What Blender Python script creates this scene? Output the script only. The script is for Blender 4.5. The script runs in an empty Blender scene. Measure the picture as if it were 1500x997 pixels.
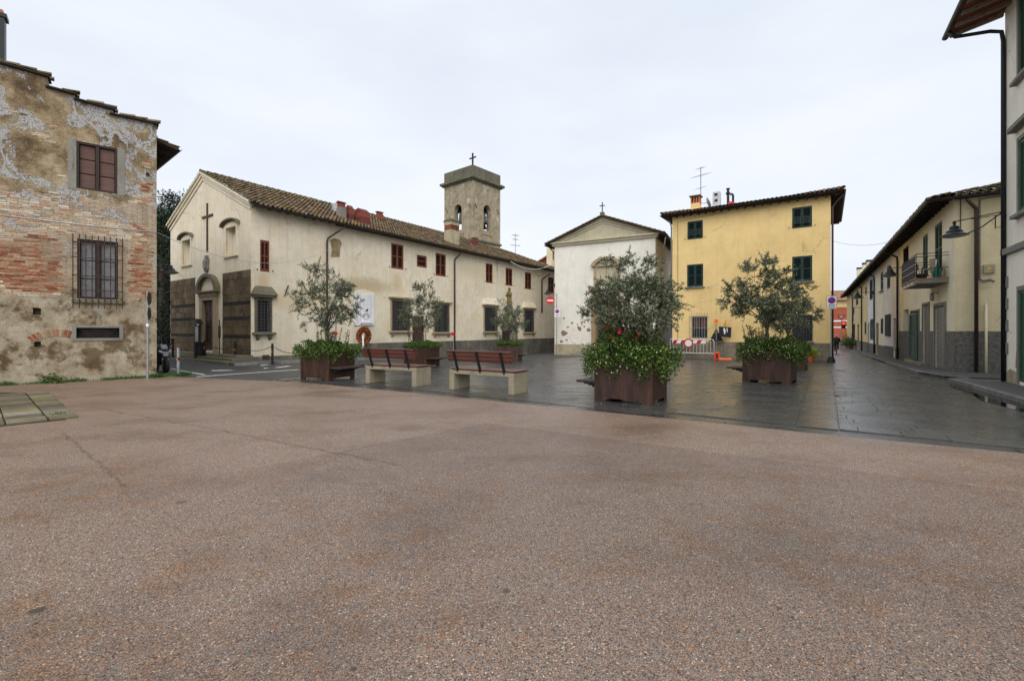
import bpy, bmesh, math, random
import numpy as np
from mathutils import Vector, Matrix, noise as mnoise
random.seed(7); rng = np.random.default_rng(7)
R = math.radians
SC = bpy.context.scene
COL = SC.collection

# ------------------------------------------------------------------ camera, sky, sun, exposure
FOC, CX, HY, EYE = 667.0, 750.0, 484.0, 1.65
cam_d = bpy.data.cameras.new('camera'); cam = bpy.data.objects.new('camera', cam_d); COL.objects.link(cam)
cam.location = (0, 0, EYE); cam.rotation_euler = (R(90), 0, 0)
cam_d.sensor_width = 36; cam_d.lens = 36 * FOC / 1500; cam_d.shift_y = -(498.5 - HY) / 1500
cam_d.clip_start = .05; cam_d.clip_end = 3000
SC.camera = cam
SUN_EL, SUN_AZ = 40, 178          # azimuth clockwise from +Y
world = bpy.data.worlds.new('World'); SC.world = world; world.use_nodes = True
wt = world.node_tree; wt.nodes.clear()
def wn(t, **k):
    n = wt.nodes.new(t)
    for a, b in k.items(): setattr(n, a, b)
    return n
sky = wn('ShaderNodeTexSky', sky_type='NISHITA', sun_disc=False, sun_elevation=R(SUN_EL), sun_rotation=R(SUN_AZ), dust_density=4.0)
tc = wn('ShaderNodeTexCoord'); mp = wn('ShaderNodeMapping'); mp.inputs['Scale'].default_value = (1, 1, 3.0)
wt.links.new(tc.outputs['Generated'], mp.inputs['Vector'])
nz = wn('ShaderNodeTexNoise'); nz.inputs['Scale'].default_value = 1.6; nz.inputs['Detail'].default_value = 5; nz.inputs['Roughness'].default_value = .55
wt.links.new(mp.outputs['Vector'], nz.inputs['Vector'])
cr = wn('ShaderNodeValToRGB')
cr.color_ramp.elements[0].position = .34; cr.color_ramp.elements[0].color = (5.5, 5.95, 6.65, 1)
cr.color_ramp.elements[1].position = .66; cr.color_ramp.elements[1].color = (6.5, 6.8, 7.25, 1)
wt.links.new(nz.outputs['Fac'], cr.inputs['Fac'])
mx = wn('ShaderNodeMix', data_type='RGBA'); mx.inputs[0].default_value = .93      # thick overcast hides nearly all blue
wt.links.new(sky.outputs['Color'], mx.inputs[6]); wt.links.new(cr.outputs['Color'], mx.inputs[7])
bg = wn('ShaderNodeBackground'); bg.inputs['Strength'].default_value = .1
wo = wn('ShaderNodeOutputWorld')
wt.links.new(mx.outputs[2], bg.inputs['Color']); wt.links.new(bg.outputs[0], wo.inputs['Surface'])
sl = bpy.data.lights.new('sun', 'SUN'); sl.energy = 1.5; sl.angle = R(60); sl.color = (1, .965, .9)
so = bpy.data.objects.new('sun', sl); COL.objects.link(so)
sdir = Vector((math.sin(R(SUN_AZ)) * math.cos(R(SUN_EL)), math.cos(R(SUN_AZ)) * math.cos(R(SUN_EL)), math.sin(R(SUN_EL))))
so.rotation_euler = sdir.to_track_quat('Z', 'Y').to_euler(); so.location = (0, 0, 60)
SC.view_settings.view_transform = 'Standard'; SC.view_settings.look = 'None'
SC.view_settings.exposure = 0.56; SC.view_settings.gamma = 1.0; SC.view_settings.use_curve_mapping = False

# ------------------------------------------------------------------ terrain height and picture <-> place
def zg(x, y):
    yy = min(max(0, y - 14), 86)
    return -.018 * yy + .0030 * min(max(0, -x - 4), 14) * min(yy, 15)
def ray(px, py): return Vector(((px - CX) / FOC, 1, (HY - py) / FOC))
def G(px, py):
    """point of the terrain seen at a pixel"""
    d = ray(px, py); lo, hi = 1., 400.
    for _ in range(60):
        m = (lo + hi) / 2
        if EYE + d.z * m > zg(d.x * m, m): lo = m
        else: hi = m
    return Vector((d.x * lo, lo, zg(d.x * lo, lo)))
def AT(px, Y): return Vector(((px - CX) / FOC * Y, Y, zg((px - CX) / FOC * Y, Y)))
def ZP(py, Y): return EYE + (HY - py) / FOC * Y
class Frame:
    """a building's own axes: x along its front as seen, y into it"""
    def __init__(s, loc, rz):
        s.loc = Vector(loc); s.rz = rz
        s.M = Matrix.Translation(s.loc) @ Matrix.Rotation(rz, 4, 'Z'); s.I = s.M.inverted()
    def hit(s, px, py, axis='y', c=0.):
        o = s.I @ Vector((0, 0, EYE)); d = s.I.to_3x3() @ ray(px, py)
        i = 1 if axis == 'y' else 0
        p = o + d * ((c - o[i]) / d[i])
        return (p.x if axis == 'y' else p.y), p.z
    def rect(s, x0, y0, x1, y1, axis='y', c=0.):
        ym = (y0 + y1) / 2
        a0 = s.hit(x0, ym, axis, c)[0]; a1 = s.hit(x1, ym, axis, c)[0]
        xm = (x0 + x1) / 2
        zt = s.hit(xm, y0, axis, c)[1]; zb = s.hit(xm, y1, axis, c)[1]
        return min(a0, a1), max(a0, a1), zb, zt
    def w(s, p): return s.M @ Vector(p)

# ------------------------------------------------------------------ mesh builder
class MB:
    def __init__(s, xf=None): s.v = []; s.f = []; s.xf = xf
    def pt(s, p):
        s.v.append(tuple(s.xf(*p)) if s.xf else tuple(p)); return len(s.v) - 1
    def poly(s, pts): s.f.append([s.pt(p) for p in pts]); return s
    def hexa(s, p):
        i = [s.pt(q) for q in p]
        for f in ((0, 3, 2, 1), (4, 5, 6, 7), (0, 1, 5, 4), (1, 2, 6, 5), (2, 3, 7, 6), (3, 0, 4, 7)): s.f.append([i[k] for k in f])
        return s
    def box(s, x0, x1, y0, y1, z0, z1):
        return s.hexa([(x0, y0, z0), (x1, y0, z0), (x1, y1, z0), (x0, y1, z0), (x0, y0, z1), (x1, y0, z1), (x1, y1, z1), (x0, y1, z1)])
    def bar(s, a, b, w, h, up=(0, 0, 1)):
        a = Vector(a); b = Vector(b); t = (b - a).normalized(); up = Vector(up)
        if abs(t.dot(up)) > .98: up = Vector((0, 1, 0))
        e = t.cross(up).normalized() * w / 2; u = e.cross(t).normalized() * h / 2
        return s.hexa([a - e - u, a + e - u, a + e + u, a - e + u, b - e - u, b + e - u, b + e + u, b - e + u])
    def prism(s, pts, d):
        n = len(pts); d = Vector(d); i = [s.pt(p) for p in pts]; j = [s.pt(Vector(p) + d) for p in pts]
        s.f.append(i[::-1]); s.f.append(j)
        for k in range(n): s.f.append([i[k], i[(k + 1) % n], j[(k + 1) % n], j[k]])
        return s
    def cyl(s, a, b, r0, r1=None, n=10, caps=True): return s.tube([a, b], [r0, r0 if r1 is None else r1], n, caps)
    def tube(s, pts, r, n=8, caps=True, closed=False):
        pts = [Vector(p) for p in pts]; m = len(pts)
        rs = r if isinstance(r, (list, tuple)) else [r] * m
        rings = []; pe = None
        for k, p in enumerate(pts):
            if closed: t = pts[(k + 1) % m] - pts[k - 1]
            else: t = pts[min(k + 1, m - 1)] - pts[max(k - 1, 0)]
            t.normalize()
            if pe is None: e = t.orthogonal().normalized()
            else:
                e = pe - t * pe.dot(t)
                e = e.normalized() if e.length > 1e-6 else t.orthogonal().normalized()
            pe = e; b = t.cross(e)
            rings.append([s.pt(p + (e * math.cos(2 * math.pi * q / n) + b * math.sin(2 * math.pi * q / n)) * rs[k]) for q in range(n)])
        for k in range(m if closed else m - 1):
            A = rings[k]; B = rings[(k + 1) % m]
            for q in range(n): s.f.append([A[q], A[(q + 1) % n], B[(q + 1) % n], B[q]])
        if caps and not closed: s.f.append(rings[0][::-1]); s.f.append(rings[-1])
        return s
    def lathe(s, prof, c=(0, 0, 0), n=20, sx=1, sy=1):
        rings = []
        for r, z in prof: rings.append([s.pt((c[0] + r * sx * math.cos(2 * math.pi * q / n), c[1] + r * sy * math.sin(2 * math.pi * q / n), c[2] + z)) for q in range(n)])
        for A, B in zip(rings, rings[1:]):
            for q in range(n): s.f.append([A[q], A[(q + 1) % n], B[(q + 1) % n], B[q]])
        s.f.append(rings[0][::-1]); s.f.append(rings[-1]); return s
    def wall(s, a0, a1, z0, z1, holes=(), reveal=.22, d=0.):
        """sheet in plane d (xf maps a, outward d, z) with rectangular openings and their reveals"""
        A = sorted({a0, a1, *[q for h in holes for q in h[:2]]}); Z = sorted({z0, z1, *[q for h in holes for q in h[2:4]]})
        for i in range(len(A) - 1):
            for k in range(len(Z) - 1):
                am = (A[i] + A[i + 1]) / 2; zm = (Z[k] + Z[k + 1]) / 2
                if any(h[0] < am < h[1] and h[2] < zm < h[3] for h in holes): continue
                s.poly([(A[i], d, Z[k]), (A[i + 1], d, Z[k]), (A[i + 1], d, Z[k + 1]), (A[i], d, Z[k + 1])])
        for h in holes:
            p = [(h[0], h[2]), (h[1], h[2]), (h[1], h[3]), (h[0], h[3])]
            for q in range(4):
                (x, z), (X, Zz) = p[q], p[(q + 1) % 4]
                s.poly([(x, d, z), (X, d, Zz), (X, d - reveal, Zz), (x, d - reveal, z)])
        return s
    def mesh(s, name, mat, smooth=False, fix=True):
        me = bpy.data.meshes.new(name); me.from_pydata(s.v, [], s.f)
        if fix:
            bm = bmesh.new(); bm.from_mesh(me); bmesh.ops.recalc_face_normals(bm, faces=bm.faces); bm.to_mesh(me); bm.free()
        if mat: me.materials.append(mat)
        if smooth: me.polygons.foreach_set('use_smooth', [True] * len(me.polygons))
        me.update(); return me
    def build(s, name, mat, parent=None, smooth=False, fix=True, bevel=0, **tags):
        o = link(name, s.mesh(name, mat, smooth, fix), parent, **tags)
        if bevel:
            b = o.modifiers.new('bevel', 'BEVEL'); b.width = bevel; b.segments = 2; b.limit_method = 'ANGLE'
        return o
def link(name, me, parent=None, **tags):
    o = bpy.data.objects.new(name, me); COL.objects.link(o)
    if parent is not None: o.parent = parent
    for k, v in tags.items(): o['category' if k == 'cat' else k] = v
    return o
def thing(name, label, cat, loc=(0, 0, 0), rz=0, group=None):
    o = link(name, None, None, label=label, cat=cat); o.location = loc; o.rotation_euler = (0, 0, rz); o.empty_display_size = .2
    if group: o['group'] = group
    return o
def copy_tree(o, parent=None):
    c = o.copy(); COL.objects.link(c); c.parent = parent
    for ch in o.children[:]: copy_tree(ch, c)
    return c
def xf_front(x, d, z): return (x, -d, z)          # plane y = 0, outward is -y
def xf_side(W): return lambda a, d, z: (W + d, a, z)
def xf_off(f, a0=0, d0=0, z0=0): return lambda a, d, z: f(a + a0, d + d0, z + z0)

# ------------------------------------------------------------------ materials
def lin(r, g, b): return tuple(((c / 255) / 12.92 if c <= 10 else (((c / 255) + .055) / 1.055) ** 2.4) for c in (r, g, b)) + (1,)
class Mat:
    def __init__(s, name):
        s.m = bpy.data.materials.new(name); s.m.use_nodes = True; s.t = s.m.node_tree; s.b = s.t.nodes['Principled BSDF']; s._c = None
    def n(s, t, **k):
        x = s.t.nodes.new(t)
        for a, b in k.items(): setattr(x, a, b)
        return x
    def L(s, a, b):
        if hasattr(a, 'is_output'): s.t.links.new(a, b)
        else:
            if b.type == 'RGBA' and not hasattr(a, '__len__'): a = (a, a, a, 1)
            b.default_value = a
    def co(s, scale=(1, 1, 1), loc=(0, 0, 0), rot=(0, 0, 0)):
        if s._c is None:
            t = s.n('ShaderNodeTexCoord'); s._c = t.outputs['Object']
        m = s.n('ShaderNodeMapping'); m.inputs['Scale'].default_value = scale; m.inputs['Location'].default_value = loc; m.inputs['Rotation'].default_value = rot
        s.L(s._c, m.inputs['Vector']); return m.outputs[0]
    def xyz(s, vec=None):
        x = s.n('ShaderNodeSeparateXYZ'); s.L(vec or s.co(), x.inputs[0]); return x.outputs
    def noise(s, scale, detail=4, rough=.6, vec=None, dist=0, out='Fac'):
        x = s.n('ShaderNodeTexNoise'); x.inputs['Scale'].default_value = scale; x.inputs['Detail'].default_value = detail
        x.inputs['Roughness'].default_value = rough; x.inputs['Distortion'].default_value = dist
        s.L(vec or s.co(), x.inputs['Vector']); return x.outputs[out]
    def voro(s, scale, vec=None, feature='F1', out='Distance', rnd=1):
        x = s.n('ShaderNodeTexVoronoi', feature=feature); x.inputs['Scale'].default_value = scale; x.inputs['Randomness'].default_value = rnd
        s.L(vec or s.co(), x.inputs['Vector']); return x.outputs[out]
    def ramp(s, fac, stops, interp='LINEAR'):
        x = s.n('ShaderNodeValToRGB'); cr = x.color_ramp; cr.interpolation = interp
        while len(cr.elements) < len(stops): cr.elements.new(.5)
        for e, (p, c) in zip(cr.elements, stops):
            e.position = p; e.color = c if hasattr(c, '__len__') else (c, c, c, 1)
        s.L(fac, x.inputs['Fac']); return x.outputs['Color']
    def mix(s, fac, a, b, mode='MIX'):
        x = s.n('ShaderNodeMix', data_type='RGBA', blend_type=mode)
        s.L(fac, x.inputs[0]); s.L(a, x.inputs[6]); s.L(b, x.inputs[7]); return x.outputs[2]
    def math(s, op, a, b=0., clamp=False):
        x = s.n('ShaderNodeMath', operation=op, use_clamp=clamp); s.L(a, x.inputs[0]); s.L(b, x.inputs[1]); return x.outputs[0]
    def rnd(s):
        g = s.n('ShaderNodeNewGeometry'); o = s.n('ShaderNodeObjectInfo')
        return s.math('FRACT', s.math('ADD', g.outputs['Random Per Island'], o.outputs['Random']))
    def bump(s, h, strength=.5, dist=.02, prev=None):
        x = s.n('ShaderNodeBump'); x.inputs['Strength'].default_value = strength; x.inputs['Distance'].default_value = dist
        s.L(h, x.inputs['Height'])
        if prev is not None: s.L(prev, x.inputs['Normal'])
        return x.outputs[0]
    def done(s, color, rough=.8, normal=None, metal=0, spec=.5, **kw):
        s.L(color, s.b.inputs['Base Color']); s.L(rough, s.b.inputs['Roughness']); s.L(metal, s.b.inputs['Metallic'])
        s.b.inputs['Specular IOR Level'].default_value = spec
        if normal is not None: s.L(normal, s.b.inputs['Normal'])
        for k, v in kw.items(): s.L(v, s.b.inputs[k])
        return s.m
def c4(*c): return tuple(c) + (1,)
def sc(c, k): return tuple(x * k for x in c[:3]) + (1,)

def plain(name, col, rough=.7, metal=0, var=.25, scale=6, spec=.4, bump=.0):
    m = Mat(name); f = m.noise(scale, 5, .65)
    c = m.ramp(f, [(.3, sc(col, 1 - var)), (.7, sc(col, 1 + var))])
    nrm = m.bump(m.noise(scale * 8, 3), bump, .01) if bump else None
    return m.done(c, m.math('ADD', m.math('MULTIPLY', f, .2), rough - .1), nrm, metal, spec)

def plaster(name, base, stain, patch=None, streak=.5, blot=.5, patch_t=.66, bump=.25, seed=0., warm=None, blobs=()):
    """old lime plaster: clouds of tone, rain streaks, repairs and fine grain"""
    m = Mat(name); o = (seed, seed * 1.7, seed * .6)
    big = m.noise(.45, 6, .62, m.co((1, 1, 1), o)); mid = m.noise(2.1, 6, .7, m.co((1, 1, 1), o)); fine = m.noise(38, 4, .7)
    st = m.noise(1.0, 5, .7, m.co((5.5, 5.5, .32), o))
    c = m.ramp(big, [(.3, sc(base, .84)), (.52, base), (.75, sc(base, 1.07))])
    if warm: c = m.mix(m.ramp(m.noise(.7, 5, .6, m.co((1, 1, 1), (seed + 9, 3, 1))), [(.5, 0.), (.68, .75)]), c, warm)
    c = m.mix(m.math('MULTIPLY', m.ramp(mid, [(.46, 0.), (.74, 1.)]), blot), c, stain)
    c = m.mix(m.math('MULTIPLY', m.ramp(st, [(.5, 0.), (.78, 1.)]), streak), c, stain)
    for (bx, by, bz), (rx_, ry_, rz_), bc, bs in blobs:      # old water stains, each with its own ragged outline
        vm = m.n('ShaderNodeVectorMath', operation='LENGTH'); m.L(m.co((1 / rx_, 1 / ry_, 1 / rz_), (-bx / rx_, -by / ry_, -bz / rz_)), vm.inputs[0])
        dd = m.math('ADD', vm.outputs['Value'], m.math('MULTIPLY', m.math('SUBTRACT', mid, .5), 1.3))
        c = m.mix(m.math('MULTIPLY', m.ramp(dd, [(.35, 1.), (1., 0.)]), bs), c, bc)
    if patch:
        pf = m.ramp(m.noise(1.15, 7, .62, m.co((1, 1, 1), (seed + 3, 8, seed))), [(patch_t, 0.), (patch_t + .015, 1.)])
        c = m.mix(pf, c, patch)
    wv = m.n('ShaderNodeMix', data_type='VECTOR'); m.L(.35, wv.inputs[0]); m.L(m.co((1, 1, 1), o), wv.inputs[4]); m.L(m.noise(1.3, 5, .7, out='Color'), wv.inputs[5])
    ck = m.voro(.55, wv.outputs[1], 'DISTANCE_TO_EDGE')
    c = m.mix(m.math('MULTIPLY', m.ramp(ck, [(.0, .8), (.007, 0.)]), m.ramp(m.noise(.8, 3, .5, m.co((1, 1, 1), (seed + 5, 2, 8))), [(.5, 0.), (.6, .8)])), c, sc(stain, .45))
    c = m.mix(.3, c, m.ramp(fine, [(.25, .1), (.75, 1.)]), 'OVERLAY')
    h = m.math('ADD', m.math('MULTIPLY', mid, 1.2), m.math('MULTIPLY', fine, .35))
    return m.done(c, .9, m.bump(h, bump, .03), spec=.25)

P = {}
P['church'] = plaster('church_plaster', c4(.75, .67, .52), c4(.46, .39, .27), streak=.65, blot=.42, seed=1, warm=c4(.70, .58, .39))
P['plinth'] = plaster('grey_plinth', c4(.13, .125, .108), c4(.04, .038, .033), streak=.8, blot=.7, seed=2, warm=c4(.24, .21, .15))
P['chapel'] = plaster('white_plaster', c4(.76, .725, .65), c4(.48, .43, .34), streak=.35, blot=.3, seed=3)
P['chapel_low'] = plaster('stained_base_plaster', c4(.42, .37, .25), c4(.18, .15, .10), streak=.6, blot=.7, seed=4)
P['chapel_scar'] = plaster('bare_scar', c4(.24, .18, .12), c4(.12, .09, .06), seed=5)
P['pediment'] = plaster('grey_beige_stone', c4(.46, .42, .30), c4(.25, .22, .15), streak=.4, blot=.4, seed=6)
P['yellow'] = plaster('yellow_plaster', c4(.81, .585, .262), c4(.58, .41, .18), streak=.45, blot=.32, seed=7)
P['yellow_low'] = plaster('worn_yellow_plinth', c4(.22, .19, .145), c4(.085, .075, .06), streak=.6, blot=.7, seed=8, warm=c4(.36, .29, .19))
P['tower'] = plaster('tower_plaster', c4(.36, .305, .21), c4(.12, .10, .075), streak=.75, blot=.8, seed=9, patch=c4(.46, .41, .31), patch_t=.6, bump=.8)
P['tower_top'] = plaster('blackened_stone', c4(.15, .14, .105), c4(.045, .045, .035), streak=.8, blot=.6, seed=10, warm=c4(.17, .18, .06))
P['cream'] = plaster('cream_plaster', c4(.74, .64, .42), c4(.50, .43, .28), streak=.35, blot=.3, seed=11)
P['white'] = plaster('pale_plaster', c4(.80, .78, .74), c4(.52, .5, .46), streak=.4, blot=.3, seed=12)
P['cream2'] = plaster('ivory_plaster', c4(.85, .77, .56), c4(.56, .5, .36), streak=.4, blot=.3, seed=13)
P['ochre'] = plaster('ochre_plaster', c4(.72, .54, .27), c4(.5, .37, .2), streak=.4, blot=.3, seed=14)
P['tall'] = plaster('ivory_tall_plaster', c4(.86, .81, .68), c4(.62, .57, .45), streak=.35, blot=.25, seed=15)
P['red_wall'] = plaster('brick_red_plaster', c4(.36, .10, .055), c4(.24, .07, .04), seed=16)
P['grey_stone'] = plaster('grey_stone', c4(.24, .23, .20), c4(.11, .10, .085), streak=.4, blot=.5, seed=17)
P['brown_stone'] = plaster('brown_stone', c4(.36, .29, .19), c4(.18, .14, .09), streak=.4, blot=.5, seed=18)
P['mossy_stone'] = plaster('mossy_stone', c4(.16, .145, .10), c4(.055, .05, .035), streak=.5, blot=.6, seed=19, warm=c4(.15, .17, .05))
P['concrete'] = plaster('bench_concrete', c4(.285, .25, .175), c4(.14, .12, .08), streak=.6, blot=.5, seed=20, bump=.15)
P['slate'] = plain('dark_metal_gutter', c4(.02, .021, .023), .45, .3)
P['grille'] = plain('grey_grille_iron', c4(.075, .075, .08), .6, .2)
P['iron'] = plain('iron', c4(.03, .03, .032), .55, .3)
P['rust_iron'] = plain('rusty_iron', c4(.06, .04, .03), .7, .2, .5)
P['steel'] = plain('galvanised_steel', c4(.36, .38, .40), .42, .7)
P['zinc'] = plain('zinc', c4(.52, .53, .54), .45, .5)
P['pipe_brown'] = plain('brown_downpipe', c4(.06, .035, .028), .45, .2)
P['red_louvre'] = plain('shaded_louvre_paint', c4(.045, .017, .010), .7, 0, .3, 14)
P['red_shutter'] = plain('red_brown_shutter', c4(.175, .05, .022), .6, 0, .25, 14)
P['green_shutter'] = plain('green_shutter', c4(.008, .085, .048), .5, 0, .2, 12)
P['dark_green'] = plain('dark_green_shutter', c4(.006, .026, .024), .5, 0, .2, 12)
P['frame_brown'] = plain('dark_brown_wood', c4(.026, .014, .010), .6, 0, .35, 14)
P['black'] = plain('matt_black', c4(.012, .012, .013), .6)
P['dark_room'] = plain('dark_interior', c4(.012, .012, .012), .9)
P['glass'] = plain('window_glass', c4(.02, .024, .028), .12, 0, .3, 3, .6)
P['glass_grey'] = plain('grey_curtained_glass', c4(.20, .195, .20), .25, 0, .35, 5, .5)
P['white_paint'] = plain('white_paint', c4(.78, .78, .77), .5, 0, .05)
P['marble'] = plaster('white_marble', c4(.74, .74, .76), c4(.5, .5, .54), streak=.25, blot=.3, seed=21, bump=.08)
P['letter'] = plain('engraved_letters', c4(.16, .16, .19), .8)
P['red_paint'] = plain('red_paint', c4(.55, .012, .02), .4, 0, .08)
P['blue_paint'] = plain('blue_paint', c4(.02, .06, .40), .4, 0, .08)
P['orange'] = plain('orange_plastic', c4(.85, .16, .01), .35, 0, .1)
P['amber'] = plain('amber_lens', c4(.85, .30, .01), .2, 0, .1)
P['brick_red'] = plain('chimney_brick', c4(.22, .065, .038), .85, 0, .4, 18, bump=.4)
P['maroon'] = plain('maroon_render', c4(.15, .032, .03), .8, 0, .3)
P['grey_door'] = plain('grey_metal_door', c4(.22, .22, .22), .5, .2, .15)
P['screen_cloth'] = plain('dark_screen_cloth', c4(.035, .035, .045), .9, 0, .4, 10)
P['terracotta'] = plain('terracotta', c4(.45, .14, .06), .8, 0, .3)
P['bronze'] = plain('bell_bronze', c4(.05, .075, .075), .5, .5, .4)
P['line_paint'] = plain('worn_road_paint', c4(.62, .62, .60), .6, 0, .3, 9)
P['soil'] = plain('soil', c4(.03, .02, .012), .95, 0, .4, 20)
P['tyre'] = plain('tyre_rubber', c4(.014, .014, .014), .75)
P['silver'] = plain('silver_paint', c4(.20, .21, .23), .25, .6, .1)
P['yellow_paint'] = plain('yellow_paint', c4(.75, .45, .02), .45, 0, .1)
P['skin'] = plain('skin', c4(.5, .3, .22), .6, 0, .1)
P['dark_cloth'] = plain('dark_cloth', c4(.014, .015, .02), .9, 0, .3, 20)
P['grey_hair'] = plain('grey_hair', c4(.5, .49, .46), .9, 0, .2, 30)
P['blue_cloth'] = plain('blue_cloth', c4(.03, .05, .15), .9, 0, .4, 10)
P['rope'] = plain('pale_cable', c4(.4, .39, .37), .8)
P['petal'] = plain('white_petal', c4(.68, .68, .50), .7, 0, .1)
P['red_petal'] = plain('red_petal', c4(.6, .02, .05), .6, 0, .2)

def wood_mat(name, col, wet=.35):
    m = Mat(name); g = m.noise(3, 6, .7, m.co((.8, 14, 14))); f = m.noise(5, 3)
    c = m.ramp(g, [(.25, sc(col, .45)), (.5, col), (.8, sc(col, 1.5))])
    c = m.mix(m.math('MULTIPLY', m.rnd(), .35), c, sc(col, .5))
    return m.done(c, m.math('ADD', m.math('MULTIPLY', f, .3), wet - .1), m.bump(g, .3, .01), spec=.5)
P['bench_wood'] = wood_mat('varnished_red_wood', c4(.12, .038, .024), .28)
P['dark_wood'] = wood_mat('wet_black_wood', c4(.05, .036, .03), .4)
P['old_wood'] = wood_mat('weathered_shutter_wood', c4(.14, .075, .06), .75)
P['door_wood'] = wood_mat('brown_door_wood', c4(.06, .026, .018), .6)

m = Mat('corten_steel'); f = m.noise(2.2, 7, .7, m.co((3, 3, .5))); g = m.noise(30, 4, .7)
c = m.ramp(f, [(.25, c4(.018, .009, .006)), (.5, c4(.046, .021, .0135)), (.75, c4(.095, .044, .026))])
P['corten'] = m.done(m.mix(.25, c, m.ramp(g, [(.3, .2), (.7, .9)]), 'OVERLAY'), m.ramp(f, [(.3, .35), (.7, .6)]), m.bump(g, .12, .01), spec=.45)

def tile_mat(name, stops, moss, mt=.55):
    m = Mat(name); r = m.rnd(); n = m.noise(1.1, 6, .7); n2 = m.noise(14, 4, .7)
    c = m.ramp(r, stops)
    c = m.mix(.55, c, m.ramp(n2, [(.25, .12), (.75, .95)]), 'OVERLAY')
    c = m.mix(m.ramp(m.math('ADD', m.math('MULTIPLY', n, .7), m.math('MULTIPLY', n2, .3)), [(mt, 0.), (mt + .1, .85)]), c, moss)
    return m.done(c, .85, m.bump(n2, .5, .015), spec=.3)
P['tile_old'] = tile_mat('mossy_old_tiles', [(0, c4(.035, .025, .018)), (.25, c4(.13, .065, .04)), (.5, c4(.17, .125, .085)), (.72, c4(.07, .058, .045)), (.9, c4(.25, .20, .135)), (1, c4(.30, .115, .06))], c4(.125, .10, .014), .48)
P['tile_moss'] = tile_mat('heavily_mossed_tiles', [(0, c4(.05, .04, .03)), (.5, c4(.14, .12, .09)), (1, c4(.26, .25, .2))], c4(.13, .10, .012), .47)
P['tile_red'] = tile_mat('red_tiles', [(0, c4(.14, .05, .03)), (.4, c4(.33, .11, .06)), (.7, c4(.42, .19, .11)), (1, c4(.22, .12, .08))], c4(.10, .09, .03), .66)
P['tile_base'] = plain('roof_underlay', c4(.05, .035, .025), .95, 0, .4, 8)
P['soffit'] = plain('dark_timber_soffit', c4(.022, .014, .010), .85, 0, .4, 10)
P['soffit_red'] = plain('terracotta_soffit', c4(.20, .05, .035), .85, 0, .35, 8)
P['rafter_pale'] = plain('grey_rafter', c4(.24, .2, .16), .85, 0, .4, 10)

def leaf_mat(name, stops, rough=.45, spec=.4):
    m = Mat(name); g = m.n('ShaderNodeNewGeometry')
    c = m.ramp(g.outputs['Random Per Island'], stops)
    return m.done(c, rough, None, spec=spec)
P['olive'] = leaf_mat('olive_leaves', [(0, c4(.020, .030, .013)), (.4, c4(.082, .104, .054)), (.75, c4(.185, .21, .128)), (1, c4(.36, .385, .28))], .6, .2)
P['jasmine'] = leaf_mat('glossy_shrub_leaves', [(0, c4(.008, .024, .004)), (.4, c4(.032, .080, .011)), (.8, c4(.082, .150, .020)), (1, c4(.22, .24, .04))], .38, .35)
P['weeds'] = leaf_mat('weed_leaves', [(0, c4(.02, .06, .01)), (.6, c4(.05, .13, .02)), (1, c4(.10, .17, .04))], .5)
P['lime'] = leaf_mat('lime_leaves', [(0, c4(.08, .18, .01)), (.6, c4(.22, .32, .02)), (1, c4(.45, .42, .03))], .45)
P['conifer'] = leaf_mat('dark_evergreen_leaves', [(0, c4(.006, .014, .007)), (.6, c4(.017, .036, .016)), (1, c4(.04, .065, .03))], .6)
P['wreath'] = leaf_mat('wreath_leaves', [(0, c4(.12, .022, .008)), (.6, c4(.34, .075, .015)), (1, c4(.5, .16, .03))], .6)
P['bark'] = plain('olive_bark', c4(.085, .065, .048), .9, 0, .5, 22, bump=.6)

# stones, bricks, slabs
def stone_mat(name, cols, rough=.85, scale=7, stain=None):
    m = Mat(name); r = m.rnd(); n = m.noise(scale, 6, .7); f = m.noise(scale * 7, 3, .7)
    c = m.ramp(r, [(i / (len(cols) - 1), q) for i, q in enumerate(cols)])
    c = m.mix(.6, c, m.ramp(n, [(.25, .12), (.75, .92)]), 'OVERLAY')
    if stain: c = m.mix(m.ramp(m.noise(1.3, 6, .65), [(.5, 0.), (.62, .8)]), c, stain)
    return m.done(c, rough, m.bump(m.math('ADD', n, m.math('MULTIPLY', f, .4)), .5, .015), spec=.3)
P['ashlar'] = stone_mat('brown_ashlar', [c4(.085, .058, .030), c4(.125, .085, .045), c4(.16, .115, .064), c4(.10, .07, .038)], stain=c4(.06, .042, .024))
P['ashlar_dark'] = stone_mat('black_stone_band', [c4(.015, .017, .016), c4(.03, .032, .03)])
P['brick'] = stone_mat('old_bricks', [c4(.15, .042, .022), c4(.27, .075, .034), c4(.36, .14, .065), c4(.42, .30, .19), c4(.22, .065, .032), c4(.40, .22, .12)], .9, 16, c4(.30, .22, .135))
P['brick_pale'] = stone_mat('limewashed_bricks', [c4(.52, .44, .33), c4(.46, .34, .22), c4(.38, .17, .085), c4(.62, .56, .46), c4(.44, .36, .26), c4(.26, .20, .14)], .9, 16, c4(.44, .35, .24))
P['mossy_slab'] = stone_mat('mossy_slabs', [c4(.11, .095, .06), c4(.15, .125, .065), c4(.20, .18, .13), c4(.10, .085, .06), c4(.17, .14, .06), c4(.27, .25, .19), c4(.07, .06, .045)], .6, 6)
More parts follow.
